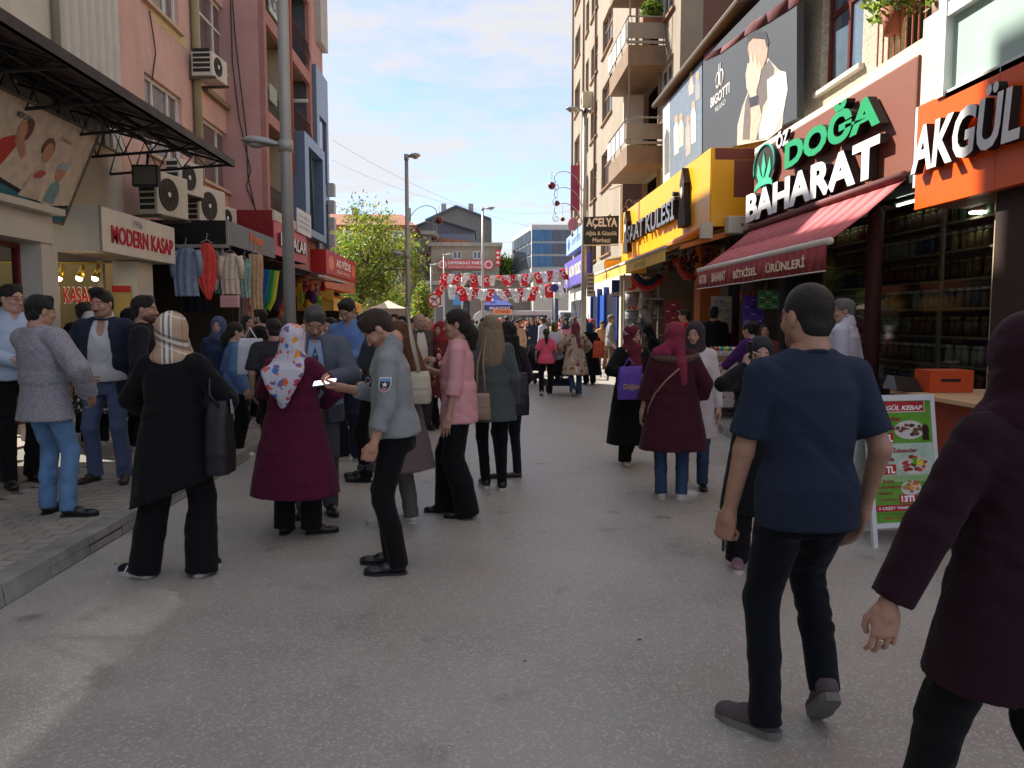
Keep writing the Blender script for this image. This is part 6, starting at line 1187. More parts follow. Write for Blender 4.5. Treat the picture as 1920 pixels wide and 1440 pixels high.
for k,(y,z)in enumerate(((9.6,3.18),(11.6,3.18))):
    t=thing('ceiling_lamp','added tube lamp brightening the spice shop interior, %s one'%('nearer' if k==0 else 'farther'),'lamp',(5.5,y,z)); mb=MB(); mb.box(5.46,5.54,y-.5,y+.5,3.17,3.2); mb.build('housing',PL((190,190,185)),t); mb=MB(); mb.tube([(5.5,y-.48,3.15),(5.5,y+.48,3.15)],.016,8); mb.build('tube',mat('fill_tube',(.95,1,.9),.5,emit=.9,var=0),t)  # both tubes are added fill lamps for the dark shop interior
r_=random.Random(31); mb=MB()
for i in range(90):
    x=(-2.72+abs(r_.gauss(0,.25)))if r_.random()<.6 else r_.uniform(-2.6,3.3); y=r_.uniform(2.2,12); s_=r_.uniform(.005,.018); a_=r_.uniform(0,3.1); mb.m=r_.randrange(3); c_,d_=math.cos(a_)*s_,math.sin(a_)*s_
    mb.prism([(x-c_,y-d_,.001),(x+d_*.5,y-c_*.5,.003),(x+c_,y+d_,.001),(x-d_*.5,y+c_*.5,.004)],(0,0,.0015))
tag(mb.build('litter',[PL((200,196,188)),PL((90,66,44)),PL((170,150,120))]),'small scraps of litter and dry leaves scattered on the road','litter',kind='stuff')
# ================================================================ people: signed distance shapes meshed with surface nets
F4=np.float32
def _nets(D,org,h):
    S=D<0; nx,ny,nz=D.shape
    c=[S[:-1,:-1,:-1],S[1:,:-1,:-1],S[:-1,1:,:-1],S[1:,1:,:-1],S[:-1,:-1,1:],S[1:,:-1,1:],S[:-1,1:,1:],S[1:,1:,1:]]
    cnt=sum(q.astype(np.int8)for q in c); act=(cnt>0)&(cnt<8); I=np.argwhere(act)
    if len(I)==0:return np.zeros((0,3)),np.zeros((0,4),int)
    offs=np.array([(0,0,0),(1,0,0),(0,1,0),(1,1,0),(0,0,1),(1,0,1),(0,1,1),(1,1,1)])
    V=np.stack([D[I[:,0]+o[0],I[:,1]+o[1],I[:,2]+o[2]]for o in offs],1); acc=np.zeros((len(I),3)); n=np.zeros(len(I))
    for a,b in((0,1),(2,3),(4,5),(6,7),(0,2),(1,3),(4,6),(5,7),(0,4),(1,5),(2,6),(3,7)):
        m=(V[:,a]<0)!=(V[:,b]<0); den=V[:,a]-V[:,b]; t=np.where(m,V[:,a]/np.where(den==0,1,den),0)
        acc+=m[:,None]*(offs[a][None]+t[:,None]*(offs[b]-offs[a])[None]); n+=m
    P=(I+acc/n[:,None])*h+np.asarray(org); idx=-np.ones(act.shape,int); idx[act]=np.arange(len(I)); Q=[]
    for ax in range(3):
        sl=[slice(None)]*3; s2=[slice(None)]*3; sl[ax]=slice(0,-1); s2[ax]=slice(1,None); A=S[tuple(sl)]; B=S[tuple(s2)]
        J=np.argwhere(A!=B); o1,o2=[(1,2),(2,0),(0,1)][ax]; J=J[(J[:,o1]>0)&(J[:,o2]>0)&(J[:,o1]<D.shape[o1]-1)&(J[:,o2]<D.shape[o2]-1)]
        def g(d1,d2):K=J.copy(); K[:,o1]-=d1; K[:,o2]-=d2; return idx[K[:,0],K[:,1],K[:,2]]
        q=np.stack([g(1,1),g(0,1),g(0,0),g(1,0)],1); fl=~A[J[:,0],J[:,1],J[:,2]]; q[fl]=q[fl][:,::-1]; Q.append(q)
    Q=np.concatenate(Q); return P,Q[(Q>=0).all(1)]
def _np(v):return np.asarray(v,dtype=F4)
class Cone:
    def __init__(s,a,b,ra,rb,k=.02,flat=False,op='add',sq=None):s.a,s.b,s.ra,s.rb,s.k,s.flat,s.op,s.sq=_np(a),_np(b),ra,rb,k,flat,op,sq; r=max(ra,rb); s.lo=np.minimum(s.a,s.b)-r; s.hi=np.maximum(s.a,s.b)+r
    def ev(s,X,Y,Z):
        ab=s.b-s.a; L2=float(ab@ab)+1e-9; px,py,pz=X-s.a[0],Y-s.a[1],Z-s.a[2]; tt=(px*ab[0]+py*ab[1]+pz*ab[2])/L2; t=np.clip(tt,0,1)
        d=np.sqrt((px-t*ab[0])**2+(py-t*ab[1])**2+(pz-t*ab[2])**2)-(s.ra+(s.rb-s.ra)*t)
        if s.flat:d=np.maximum(d,(tt-1)*math.sqrt(L2))
        return d
class Ell:
    def __init__(s,c,r,M=None,k=.02,op='add'):
        s.c,s.r,s.k,s.op=_np(c),_np(r),k,op; s.M=None if M is None else _np(M); R_=s.r.max(); s.lo=s.c-R_; s.hi=s.c+R_
    def ev(s,X,Y,Z):
        p=(X-s.c[0],Y-s.c[1],Z-s.c[2])
        if s.M is not None:p=tuple(p[0]*s.M[0,i]+p[1]*s.M[1,i]+p[2]*s.M[2,i]for i in range(3))
        k0=np.sqrt((p[0]/s.r[0])**2+(p[1]/s.r[1])**2+(p[2]/s.r[2])**2); return(k0-1)*s.r.min()*.5+(k0-1)*k0/(np.sqrt((p[0]/s.r[0]**2)**2+(p[1]/s.r[1]**2)**2+(p[2]/s.r[2]**2)**2)+1e-6)*.5
class Loft:
    "stations (z, halfwidth, halfdepth, yoffset[, xoffset]) in a frame"
    def __init__(s,o,M,st,k=.02,e=2.3,op='add'):
        s.o,s.M,s.k,s.e,s.op=_np(o),_np(M),k,e,op; s.st=np.array([tuple(q)+(0,)*(5-len(q))for q in sorted(st)],dtype=F4)
        cs=[]
        for q in s.st:
            for sx in(-1,1):
                for sy in(-1,1):cs.append(s.o+s.M@_np((q[4]+sx*q[1],q[3]+sy*q[2],q[0])))
        cs=np.array(cs); s.lo,s.hi=cs.min(0),cs.max(0)
    def ev(s,X,Y,Z):
        p=(X-s.o[0],Y-s.o[1],Z-s.o[2]); x,y,z=(p[0]*s.M[0,i]+p[1]*s.M[1,i]+p[2]*s.M[2,i]for i in range(3)); q=s.st
        f=lambda c:np.interp(z,q[:,0],q[:,c]).astype(F4)
        a,b=f(1),f(2); x=x-f(4); y=y-f(3); d=((np.abs(x/a)**s.e+np.abs(y/b)**s.e)**(1/s.e)-1)*np.minimum(a,b)
        return np.maximum(d,np.maximum(q[0,0]-z,z-q[-1,0]))
class Cut:
    "remove everything on the +n side of a plane"
    def __init__(s,p,n):s.p,s.n=_np(p),_np(Vector(n).normalized())
def sdf_mesh(prims,h,noise=0,seed=0,fz=1.0,nfreq=1.0):
    ad=[p for p in prims if not isinstance(p,Cut)and p.op=='add']
    lo=np.min([p.lo for p in ad],0)-.03-2*h; hi=np.max([p.hi for p in ad],0)+.03+2*h
    n=np.ceil((hi-lo)/h).astype(int)+1; D=np.full(n,.2,F4); ax=[(lo[i]+h*np.arange(n[i])).astype(F4)for i in range(3)]
    for p in prims:
        if isinstance(p,Cut):np.maximum(D,((ax[0]-p.p[0])*p.n[0])[:,None,None]+((ax[1]-p.p[1])*p.n[1])[None,:,None]+((ax[2]-p.p[2])*p.n[2])[None,None],out=D); continue
        m=p.k+2.5*h; i0=np.maximum(((p.lo-m-lo)/h).astype(int),0); i1=np.minimum(((p.hi+m-lo)/h).astype(int)+2,n)
        if(i1<=i0).any():continue
        sl=tuple(slice(a,b)for a,b in zip(i0,i1)); X,Y,Z=ax[0][sl[0]][:,None,None],ax[1][sl[1]][None,:,None],ax[2][sl[2]][None,None]
        d=p.ev(X,Y,Z); c=D[sl]; k=p.k
        if p.op=='add':w=np.clip(.5+.5*(c-d)/k,0,1); D[sl]=c+(d-c)*w-k*w*(1-w)
        else:w=np.clip(.5-.5*(c+d)/k,0,1); D[sl]=c+(-d-c)*w+k*w*(1-w)
    if noise:
        r=np.random.RandomState(seed+11); I=np.argwhere(np.abs(D)<3*h+noise*1.5); P=lo+I*h; v=0
        for q in range(5):
            f=r.uniform(7,24,3)*nfreq*r.choice([-1,1],3); f[2]*=fz; g=r.uniform(5,13,3); v=v+(1-2.6*np.abs(np.sin(P@f+r.uniform(0,6)+1.9*np.sin(P@g+r.uniform(0,6)))))*(.62 if q else.8)
        msk=.35+.65*np.clip(.5+.9*np.sin(P@(7,5,6)+seed),0,1); v=np.clip(v/1.5,-1.5,1.2)*msk; D[I[:,0],I[:,1],I[:,2]]+=(noise*v).astype(F4)
    return _nets(D,lo,h)
def np_object(name,V,F,mt,parent=None,col=None,tris=None,smooth=True,me_only=False):
    me=bpy.data.meshes.new(name); me.vertices.add(len(V)); me.vertices.foreach_set('co',np.ascontiguousarray(V,dtype=F4).ravel()); nf=len(F)
    me.loops.add(nf*4); me.loops.foreach_set('vertex_index',np.ascontiguousarray(F,dtype=np.int32).ravel()); me.polygons.add(nf); me.polygons.foreach_set('loop_start',np.arange(nf,dtype=np.int32)*4); me.polygons.foreach_set('loop_total',np.full(nf,4,np.int32))
    me.update(calc_edges=True); me.materials.append(mt)
    if smooth:me.polygons.foreach_set('use_smooth',np.ones(nf,bool))
    if col is not None:a=me.color_attributes.new('Col','FLOAT_COLOR','POINT'); a.data.foreach_set('color',np.ascontiguousarray(np.concatenate([col,np.ones((len(col),1))],1),dtype=F4).ravel())
    if me_only:return me
    o=bpy.data.objects.new(name,me); COL.objects.link(o); o.parent=parent; return o
SKINM=mat('skin',(1,1,1),.55,var=.06,scale=40,attr='Col',spec=.35,bump=.1,bscale=300)
SKINM.node_tree.nodes['Principled BSDF'].inputs['Subsurface Weight'].default_value=0.0
def noise3(P,s,f):
    r=np.random.RandomState(s); v=0
    for q in range(4):v=v+np.sin(P@(r.uniform(.6,1.6,3)*f*r.choice([-1,1],3))+r.uniform(0,6)+1.5*np.sin(P@(r.uniform(.4,1,3)*f)))
    return v/4
# ---- head, in its own frame: eyes level at z=0, face towards +y
_heads={}
def head_geo(sex,beard,h,age=0):
    key=(sex,beard,h,age)
    if key in _heads:return _heads[key]
    f=sex=='f'; j=.9 if f else 1.0
    P=[Ell((0,-.012,.035),(.074,.094,.083),k=.02),Ell((0,.020,-.030),(.060*j,.068,.080),k=.03),Ell((0,.048,-.088),(.033*j,.030,.024),k=.03),Cone((-.045*j,.0,-.062),(-.02,.045,-.088),.022,.022,.03),Cone((.045*j,.0,-.062),(.02,.045,-.088),.022,.022,.03),
         Cone((-.034,.070,.020),(.034,.070,.020),.013,.013,.015),Ell((-.038,.062,-.030),(.022,.020,.020),k=.02),Ell((.038,.062,-.030),(.022,.020,.020),k=.02),
         Ell((-.032,.094,.002),(.017,.014,.010),k=.010,op='sub'),Ell((.032,.094,.002),(.017,.014,.010),k=.010,op='sub'),
         Cone((0,.080,.006),(0,.103,-.034),.008,.0125,.008),Ell((-.011,.094,-.038),(.008,.010,.007),k=.005),Ell((.011,.094,-.038),(.008,.010,.007),k=.005),
         Ell((0,.083,-.060),(.024,.010,.007),k=.006),Ell((0,.081,-.069),(.020,.011,.008),k=.005),Ell((0,.096,-.0645),(.022,.008,.0016),k=.003,op='sub'),
         Ell((-.076,-.010,-.008),(.009,.020,.031),k=.008),Ell((.076,-.010,-.008),(.009,.020,.031),k=.008),
         Ell((-.030,.080,.001),(.0135,.0125,.0115),k=.002),Ell((.030,.080,.001),(.0135,.0125,.0115),k=.002),
         Cone((0,-.022,-.05),(0,-.026,-.115),.056 if not f else.048,.062 if not f else.050,.03)]
    if beard=='moustache':P.append(Cone((-.022,.092,-.054),(.022,.092,-.054),.008,.008,.004))
    if beard=='full':P+=[Ell((0,.045,-.085),(.048,.050,.040),k=.012)]
    V,Q=sdf_mesh(P,h)
    x,y,z=V[:,0],V[:,1],V[:,2]; ax=np.abs(x)
    C=np.ones((len(V),3)); C*=(1+.06*noise3(V,3,60))[:,None]
    def blend(m,c):nonlocal C; C=C*(1-m[:,None])+np.array(c)[None]*m[:,None]
    sm=lambda v,a,b:np.clip((v-a)/(b-a),0,1)
    blend(.35*np.clip(1-((ax-.04)**2/.0006+(z+.03)**2/.0008),0,1)*(y>.03),(1.05,.72,.66))
    blend(.3*np.clip(1-(x**2/.0004+(z+.03)**2/.0005),0,1)*(y>.08),(1.0,.7,.62))
    lip=np.clip(1.6-(x**2/.00062+(z+.0645)**2/.00012),0,1)*(y>.07); blend(lip*(.75 if f else.5),(.82,.42,.40))
    brow=np.clip(1.7-((ax-.034)**2/.00042+(z-.0225+(ax-.034)*.1)**2/.00003),0,1)*(y>.05); blend(brow*.85,(.12,.08,.06))
    eye=((ax-.030)**2/.0135**2+(z-.001)**2/.0075**2<1)&(y>.080); blend(eye*.9,(1.25,1.2,1.15)); ir=((ax-.030)**2+(z-.001)**2<.0058**2)&(y>.080); blend(ir*1.,(.10,.06,.04))
    lid=((ax-.030)**2/.016**2+(z-.001)**2/.0105**2<1)&(y>.07)&~eye; blend(lid*.45,(.45,.28,.24))
    if beard in('stubble','full','moustache'):
        jaw=sm(-z,.040,.062)*sm(y,-.02,.01)*(1-.8*lip)*(z>-.125); k_={'stubble':.42,'full':.92,'moustache':.18}[beard]; blend(jaw*k_,(.13,.10,.09))
        mo=np.clip(1.5-(x**2/.0009+(z+.052)**2/.00007),0,1)*(y>.075); blend(mo*{'stubble':.5,'full':.9,'moustache':.95}[beard],(.12,.10,.09)if age==0 else(.4,.38,.36))
    _heads[key]=(V,Q,C); return _heads[key]
# ---- hand, in its own frame: wrist at origin, fingers along +y, palm faces -z, thumb on the +x side
_hands={}
def hand_geo(kind,h):
    key=(kind,h)
    if key in _hands:return _hands[key]
    P=[Cone((0,-.02,0),(0,.015,0),.026,.028,.02),Ell((0,.045,0),(.040,.052,.016),k=.02),Ell((.022,.03,-.008),(.018,.032,.016),k=.015)]
    curl={'relaxed':(15,22,14),'grip':(62,75,45),'flat':(6,8,5),'hold':(42,55,30),'point':(62,75,45)}[kind]
    for i,(x,L,r)in enumerate(((.030,.043,.0088),(.011,.048,.0092),(-.009,.044,.0088),(-.027,.034,.0078))):
        p=Vector((x,.088-.004*abs(i-1),0)); a=0; spread=(-.08,-.02,.04,.11)[i]; P.append(Cone((x*.6,.03,0),p,.012,r*1.15,.010))
        for s_,(l_,c_)in enumerate(zip((L,L*.62,L*.52),curl)):
            if kind=='point' and i==0:c_=8
            a+=R(c_*(1+.10*i)); q=p+Vector((-spread*l_,math.cos(a)*l_,-math.sin(a)*l_)); P.append(Cone(p,q,r*(1-.08*s_),r*(.93-.08*s_),.003)); p=q
    cu={'relaxed':.3,'grip':.9,'flat':.0,'hold':.6,'point':.9}[kind]
    p0=Vector((.024,.012,-.006)); p1=Vector((.050-.008*cu,.045,-.016-.014*cu)); p2=Vector((.058-.026*cu,.076,-.022-.020*cu)); p3=Vector((.056-.044*cu,.100-.006*cu,-.026-.022*cu))
    P+=[Cone(p0,p1,.015,.0115,.012),Cone(p1,p2,.0112,.0100,.003),Cone(p2,p3,.0100,.0082,.002)]
    V,Q=sdf_mesh(P,h); C=np.ones((len(V),3)); C*=(1+.05*noise3(V,5,90))[:,None]
    k=np.clip(1-np.abs(V[:,1]-.09)/.012,0,1)*(V[:,2]>0); C=C*(1-.18*k[:,None]*np.array([.3,1,1])[None])
    _hands[key]=(V,Q,C); return _hands[key]
# ---- hair styles in the head frame
def hair_prims(style):
    cap=[Ell((0,-.016,.040),(.081,.101,.086),k=.01)]
    face=[Cut((0,.060,.0),(0,.75,-1.0))]; H_={}
    under=Ell((0,.035,-.062),(.10,.085,.095),k=.012,op='sub')
    ears=[Ell((s*.088,.004,-.014),(.026,.026,.036),k=.006,op='sub')for s in(-1,1)]
    fore=Ell((0,.114,.008),(.084,.060,.066),k=.012,op='sub')
    if style=='buzz':return[Ell((0,-.015,.038),(.0775,.0975,.0865),k=.01),Ell((0,-.052,-.032),(.060,.046,.055),k=.02),fore,under]+ears
    if style=='short':return cap+[Ell((0,-.05,-.03),(.064,.052,.06),k=.02),Cone((-.034,.045,.100),(.034,.045,.100),.022,.022,.03),fore,under]+ears
    if style=='quiff':return cap+[Ell((0,-.05,-.025),(.066,.052,.06),k=.02),Ell((0,.045,.115),(.07,.05,.036),k=.03),fore,under]+ears
    if style=='bald':return[Ell((0,-.03,.0),(.080,.085,.05),k=.01),Ell((0,.06,.05),(.10,.12,.08),k=.02,op='sub'),under,fore]+ears
    if style=='pony':return cap+[fore,under,Ell((0,-.12,.02),(.032,.036,.032),k=.015),Cone((0,-.135,.01),(0,-.155,-.12),.036,.040,.03),Cone((0,-.155,-.12),(0,-.13,-.26),.040,.018,.02)]
    if style=='lowpony':return cap+[Ell((0,-.055,-.02),(.075,.06,.07),k=.02),fore,Ell((0,.035,-.075),(.10,.07,.09),k=.012,op='sub'),Ell((0,-.115,-.07),(.045,.050,.055),k=.03),Cone((.0,-.12,-.09),(0,-.12,-.20),.05,.025,.02)]
    if style=='bun':return cap+[Ell((0,-.04,-.01),(.075,.06,.07),k=.02),fore,under,Ell((0,-.115,.045),(.050,.045,.048),k=.012)]
    if style=='bob':return cap+[Ell((0,-.04,-.04),(.085,.07,.09),k=.03),Cone((-.08,-.01,.02),(-.082,.0,-.10),.026,.03,.02),Cone((.08,-.01,.02),(.082,.0,-.10),.026,.03,.02),fore,Ell((0,.06,-.06),(.058,.08,.10),k=.012,op='sub')]
    if style=='long':return cap+[Ell((0,-.05,-.06),(.092,.07,.11),k=.03),Ell((0,-.085,-.20),(.115,.055,.15),k=.05),Ell((0,-.095,-.33),(.105,.04,.09),k=.05),Cone((-.08,-.01,.02),(-.095,-.02,-.18),.026,.035,.03),Cone((.08,-.01,.02),(.095,-.02,-.18),.026,.035,.03),fore,Ell((0,.06,-.07),(.062,.085,.12),k=.012,op='sub')]
    if style=='straight':return cap+[Ell((0,-.05,-.06),(.086,.066,.11),k=.03),Loft((0,-.08,-.1),np.eye(3),[(-.38,.08,.028,-.02),(-.2,.10,.04,-.01),(.05,.09,.05,.01)],k=.03),Cone((-.08,-.01,.02),(-.085,-.02,-.18),.022,.03,.03),Cone((.08,-.01,.02),(.085,-.02,-.18),.022,.03,.03),fore,Ell((0,.06,-.07),(.062,.085,.12),k=.012,op='sub')]
_hair={}
def hair_mat(name,c,st=(30,30,4)):
    if name in MATS:return MATS[name]
    return mat(name,c,.5,var=.45,scale=9,bump=.9,bscale=16,stretch=st,spec=.35)
def rotm(yaw=0,pitch=0,roll=0):
    "yaw to the right, pitch down, roll to the right (degrees)"
    return np.array(Matrix.Rotation(R(-yaw),3,'Z')@Matrix.Rotation(R(-pitch),3,'X')@Matrix.Rotation(R(roll),3,'Y'))
def ik(a,t,l1,l2,pole):
    a,t,pole=Vector(a),Vector(t),Vector(pole); d=t-a; L=min(d.length,(l1+l2)*.998); u=d.normalized(); x=(l1*l1-l2*l2+L*L)/(2*L); hgt=math.sqrt(max(0,l1*l1-x*x)); pv=(pole-u*pole.dot(u)).normalized()
    return a+u*x+pv*hgt,a+u*L
# ---- shoes in the foot frame: ankle above origin, toes +y, ground z=0
_shoes={}
def shoe_geo(kind):
    if kind in _shoes:return _shoes[kind]
    if kind=='sneaker':P=[Ell((0,.125,.035),(.046,.065,.038),k=.02),Cone((0,.06,.052),(0,-.035,.055),.042,.038,.03),Cone((0,-.02,.05),(0,-.03,.105),.040,.040,.02),Cut((0,0,.100),(0,-.2,1)),Cut((0,0,.018),(0,0,-1))]; s=(.048,.030,.195,-.082)
    elif kind=='dress':P=[Ell((0,.135,.030),(.038,.070,.028),k=.02),Cone((0,.06,.045),(0,-.035,.050),.038,.034,.03),Cone((0,-.02,.05),(0,-.03,.09),.038,.040,.02),Cut((0,0,.085),(0,-.2,1)),Cut((0,0,.016),(0,0,-1))]; s=(.042,.018,.205,-.075)
    elif kind=='heel':P=[Ell((0,.12,.026),(.034,.060,.024),k=.02),Cone((0,.07,.04),(0,-.03,.088),.030,.028,.02),Ell((0,-.04,.085),(.030,.03,.03),k=.02),Cut((0,0,.105),(0,.4,1)),Cut((0,0,.008),(0,0,-1))]; s=None
    else:P=[Ell((0,.12,.026),(.040,.062,.026),k=.02),Cone((0,.07,.032),(0,-.035,.035),.038,.034,.02),Cut((0,0,.062),(0,.15,1)),Cut((0,0,.01),(0,0,-1))]; s=(.042,.012,.185,-.07)
    V,Q=sdf_mesh(P,.0065); mb=MB()
    if s:
        w,t,y1,y0=s; pts=[(w*.80,y0+.03),(w*.9,0),(w*.86,.05),(w,.11),(w*.85,y1-.04),(w*.45,y1-.006),(0,y1),(-w*.5,y1-.012),(-w*.95,y1-.06),(-w,.10),(-w*.8,.04),(-w*.85,0),(-w*.8,y0+.03),(-w*.45,y0+.004),(0,y0),(w*.45,y0+.004)]
        mb.prism([(a,b,0)for a,b in pts],(0,0,t))
    else:mb.tube([(0,-.045,.07),(0,-.05,0)],[.016,.010],8); mb.prism([(.03,.02,0),(.034,.12,0),(.018,.178,0),(-.018,.178,0),(-.034,.12,0),(-.03,.02,0)],(0,0,.010))
    _shoes[kind]=(V,Q,mb); return _shoes[kind]
TOR={'m':[(-.12,.150,.105),(-.02,.165,.115),(.05,.160,.112),(.14,.148,.106),(.28,.166,.115),(.40,.172,.112),(.455,.150,.092),(.50,.105,.072),(.535,.070,.062),(.56,.055,.056)],
       'f':[(-.12,.158,.110),(-.02,.178,.122),(.05,.165,.115),(.15,.132,.098),(.26,.140,.108,.008),(.34,.150,.112,.012),(.41,.145,.096),(.455,.125,.080),(.50,.088,.064),(.53,.062,.054),(.56,.048,.048)]}
PEOPLE=[]
def person(label,x,y,face=0,H=1.72,sex='m',fat=1.0,z0=0.0,skin=(.46,.27,.19),beard=None,age=0,hair=('short','black'),lean=0,twist=0,sway=(0,0),head=(0,0,0),
           feet=((-.10,0,0,-8),(.10,0,0,8)),hands=((-.27,.03,.83),(.27,.03,.83)),elbows=(None,None),hk=('relaxed','relaxed'),hdir=(None,None),palm=(None,None),
           top=None,over=None,bottom=('straight',None),shoes=('sneaker',None,None),scarf=None,belly=0,group=None,extra=None,lod=None,hipdrop=0,name='person'):
    fat=1+(fat-1)*.8-.03
    S=H/1.75; dist=math.hypot(x,y); lod=lod if lod is not None else(0 if dist<3.8 else 1 if dist<9 else 2 if dist<14 else 3)
    h=(.0095,.0125,.017,.024)[lod]; hh=(.0042,.0052,.0075,.011)[lod]; hnd=(.0032,.0042,.006,.009)[lod]; amp=(.0034,.0034,.0034,.003)[lod]
    root=thing(name,label,'person',(x,y,z0),group,R(-face)); root.scale=(S,S,S); seed=len(PEOPLE)*7+3; PEOPLE.append(root)
    f=sex=='f'; hc=np.array([sway[0],sway[1],.925-hipdrop]); TM=rotm(twist,lean,0); tp=lambda v:hc+TM@np.array(v,float)
    shw=(.148 if f else.176)*(.72+.28*fat); SH=[tp((-shw,-.005,.452)),tp((shw,-.005,.452))]; HP=[hc+np.array((-.088,0,0)),hc+np.array((.088,0,0))]
    neck=tp((0,-.005,.53)); HM=rotm(twist+head[0],head[1]+lean*.6,head[2]); hoff=TM@np.array((0,.0,.0)); HC=neck+(TM@np.array((0,.01,.03)))*1.0+rotm(twist+head[0]*.3,(head[1]+lean)*.55,head[2]*.5)@np.array((0,.012,.105))
    FT=[]; AN=[]; KN=[]
    for i,q in enumerate(feet):
        fx_,fy_,fz_,fyaw=q[:4]; pit=q[4]if len(q)>4 else 0; M=rotm(fyaw,pit); an=np.array((fx_,fy_,fz_))+M@np.array((0,-.02,.085)); FT.append((np.array((fx_,fy_,fz_)),M,pit)); k_,e_=ik(HP[i],an,.43,.43,(0.15*(1 if i else-1),1,0)); KN.append(np.array(k_)); AN.append(np.array(e_))
    EL,WR=[],[]
    for i in(0,1):
        pl=elbows[i]or((-.35 if i==0 else.35),-1,-.1); e_,w_=ik(SH[i],hands[i],.285,.255,pl); EL.append(np.array(e_)); WR.append(np.array(w_))
    fe=lambda z:1+(fat-1)*(1-.62*min(1,max(0,(z-.22)/.24)))
    fat_=lambda q:(q[0],q[1]*fe(q[0]),q[2]*fe(q[0])*(1+belly*math.exp(-((q[0]-.10)/.14)**2)),(q[3]if len(q)>3 else 0)+belly*.07*math.exp(-((q[0]-.10)/.14)**2))
    tor=[fat_(q)for q in TOR[sex]]; lf=.85+.15*fat; af=(.84 if f else 1.0)*(.6+.4*fat)
# ---------- body: one continuous mesh
    parts_V,parts_Q,parts_C,n0=[],[],[],0
    def addg(V,Q,C):
        nonlocal n0; parts_V.append(V); parts_Q.append(Q+n0); parts_C.append(C); n0+=len(V)
    B=[Loft(hc,TM,[(a,b*.93,c*.9,d)for a,b,c,d in tor],k=.03),Cone(tp((0,-.008,.49)),HC+HM@np.array((0,-.014,-.05)),.056 if f else.062,.046 if f else.053,.03)]
    for i in(0,1):
        B+=[Cone(tp(((-.055,.055)[i],0,.50)),SH[i],.036,.046*af,.03),Cone(SH[i],EL[i],.048*af,.038*af,.02),Cone(EL[i],WR[i],.040*af,.0255*af,.015)]
        if lod<3:B+=[Cone(HP[i],KN[i],.080*lf,.052,.02),Cone(KN[i],AN[i],.052,.034,.02)]
        else:B+=[Cone(KN[i],AN[i],.048,.034,.02)]
    V,Q=sdf_mesh(B,max(h,.013)if(over or(top and top.get('sleeve',1)>.8))else max(h*.8,.008)); addg(V,Q,np.ones((len(V),3)))
    V,Q,C=head_geo(sex,beard,hh,age); addg(V@HM.T+HC,Q,C)
    HMt=[]
    for i in(0,1):
        V,Q,C=hand_geo(hk[i],hnd); d=Vector(hdir[i])if hdir[i]else Vector(WR[i]-EL[i]); d.normalize(); pn=Vector(palm[i])if palm[i]else Vector(((1,0,0),(-1,0,0))[i]); pn=(pn-d*pn.dot(d)).normalized(); xx=d.cross(-pn)
        M=np.array([xx,d,-pn]).T; mir=1 if i==1 else 1; Vv=V.copy()
        want=Vector((0,1,.15))if not palm[i]else(Vector((0,0,1))if abs(pn.z)<.7 else Vector((-1 if i==1 else 1,0,0)))
        if xx.dot(want)<0:Vv[:,0]*=-1; Q2=Q[:,::-1]
        else:Q2=Q
        sc_=.95 if f else 1.05; addg((Vv*sc_)@M.T+WR[i],Q2,C); HMt.append((WR[i],M))
    V=np.concatenate(parts_V); Q=np.concatenate(parts_Q); C=np.concatenate(parts_C)*np.array(skin)[None]
    np_object('body',V,Q,SKINM,root,col=C)
# ---------- trousers, jeans or long skirt
    bk,bm=bottom; brk={'slim':(.086,.060,.046,.045),'straight':(.090,.066,.060,.062),'jeans':(.090,.064,.056,.056),'wide':(.096,.086,.090,.098),'loose':(.098,.078,.076,.080)}
    if bk=='skirt':
        hem=bottom[2]if len(bottom)>2 else.10; az=hc[2]; st=[(hem-az,.22,.20,.01),(-.5,.20,.175,.01),(-.25,.19,.15),(-.05,.182*fat,.130*fat),(.10,.15*fat,.115*fat)]
        P=[Loft(hc,np.eye(3),st,k=.03,e=2.1)]; V,Q=sdf_mesh(P,h,amp*2.2,seed,.12,.8); o=np_object('skirt',V,Q,bm,root)
    else:
        r0,r1,r2,r3=brk[bk]; P=[Loft(hc,TM,[(-.13,.148*fat,.110*fat),(-.02,.166*fat,.119*fat,0),(.05,.155*fat,.110*fat*(1+belly*.5),belly*.03)],k=.04)]
        for i in(0,1):
            en=AN[i]+np.array((0,0,-.035 if bk!='wide' else-.06)); mid=(KN[i]+AN[i])/2+(0,-.008,0)
            P+=[Cone(HP[i]+np.array((0,-.008,-.02)),KN[i],r0*lf,r1,.03),Cone(KN[i],mid,r1,r2*1.05,.02),Cone(mid,en,r2*1.05,r3,.015,flat=True)]
        V,Q=sdf_mesh(P,h,amp*(1.5 if bk!='slim' else 1.0),seed,1.3 if bk!='wide' else.25); np_object({'jeans':'jeans'}.get(bk,'trousers'),V,Q,bm,root)
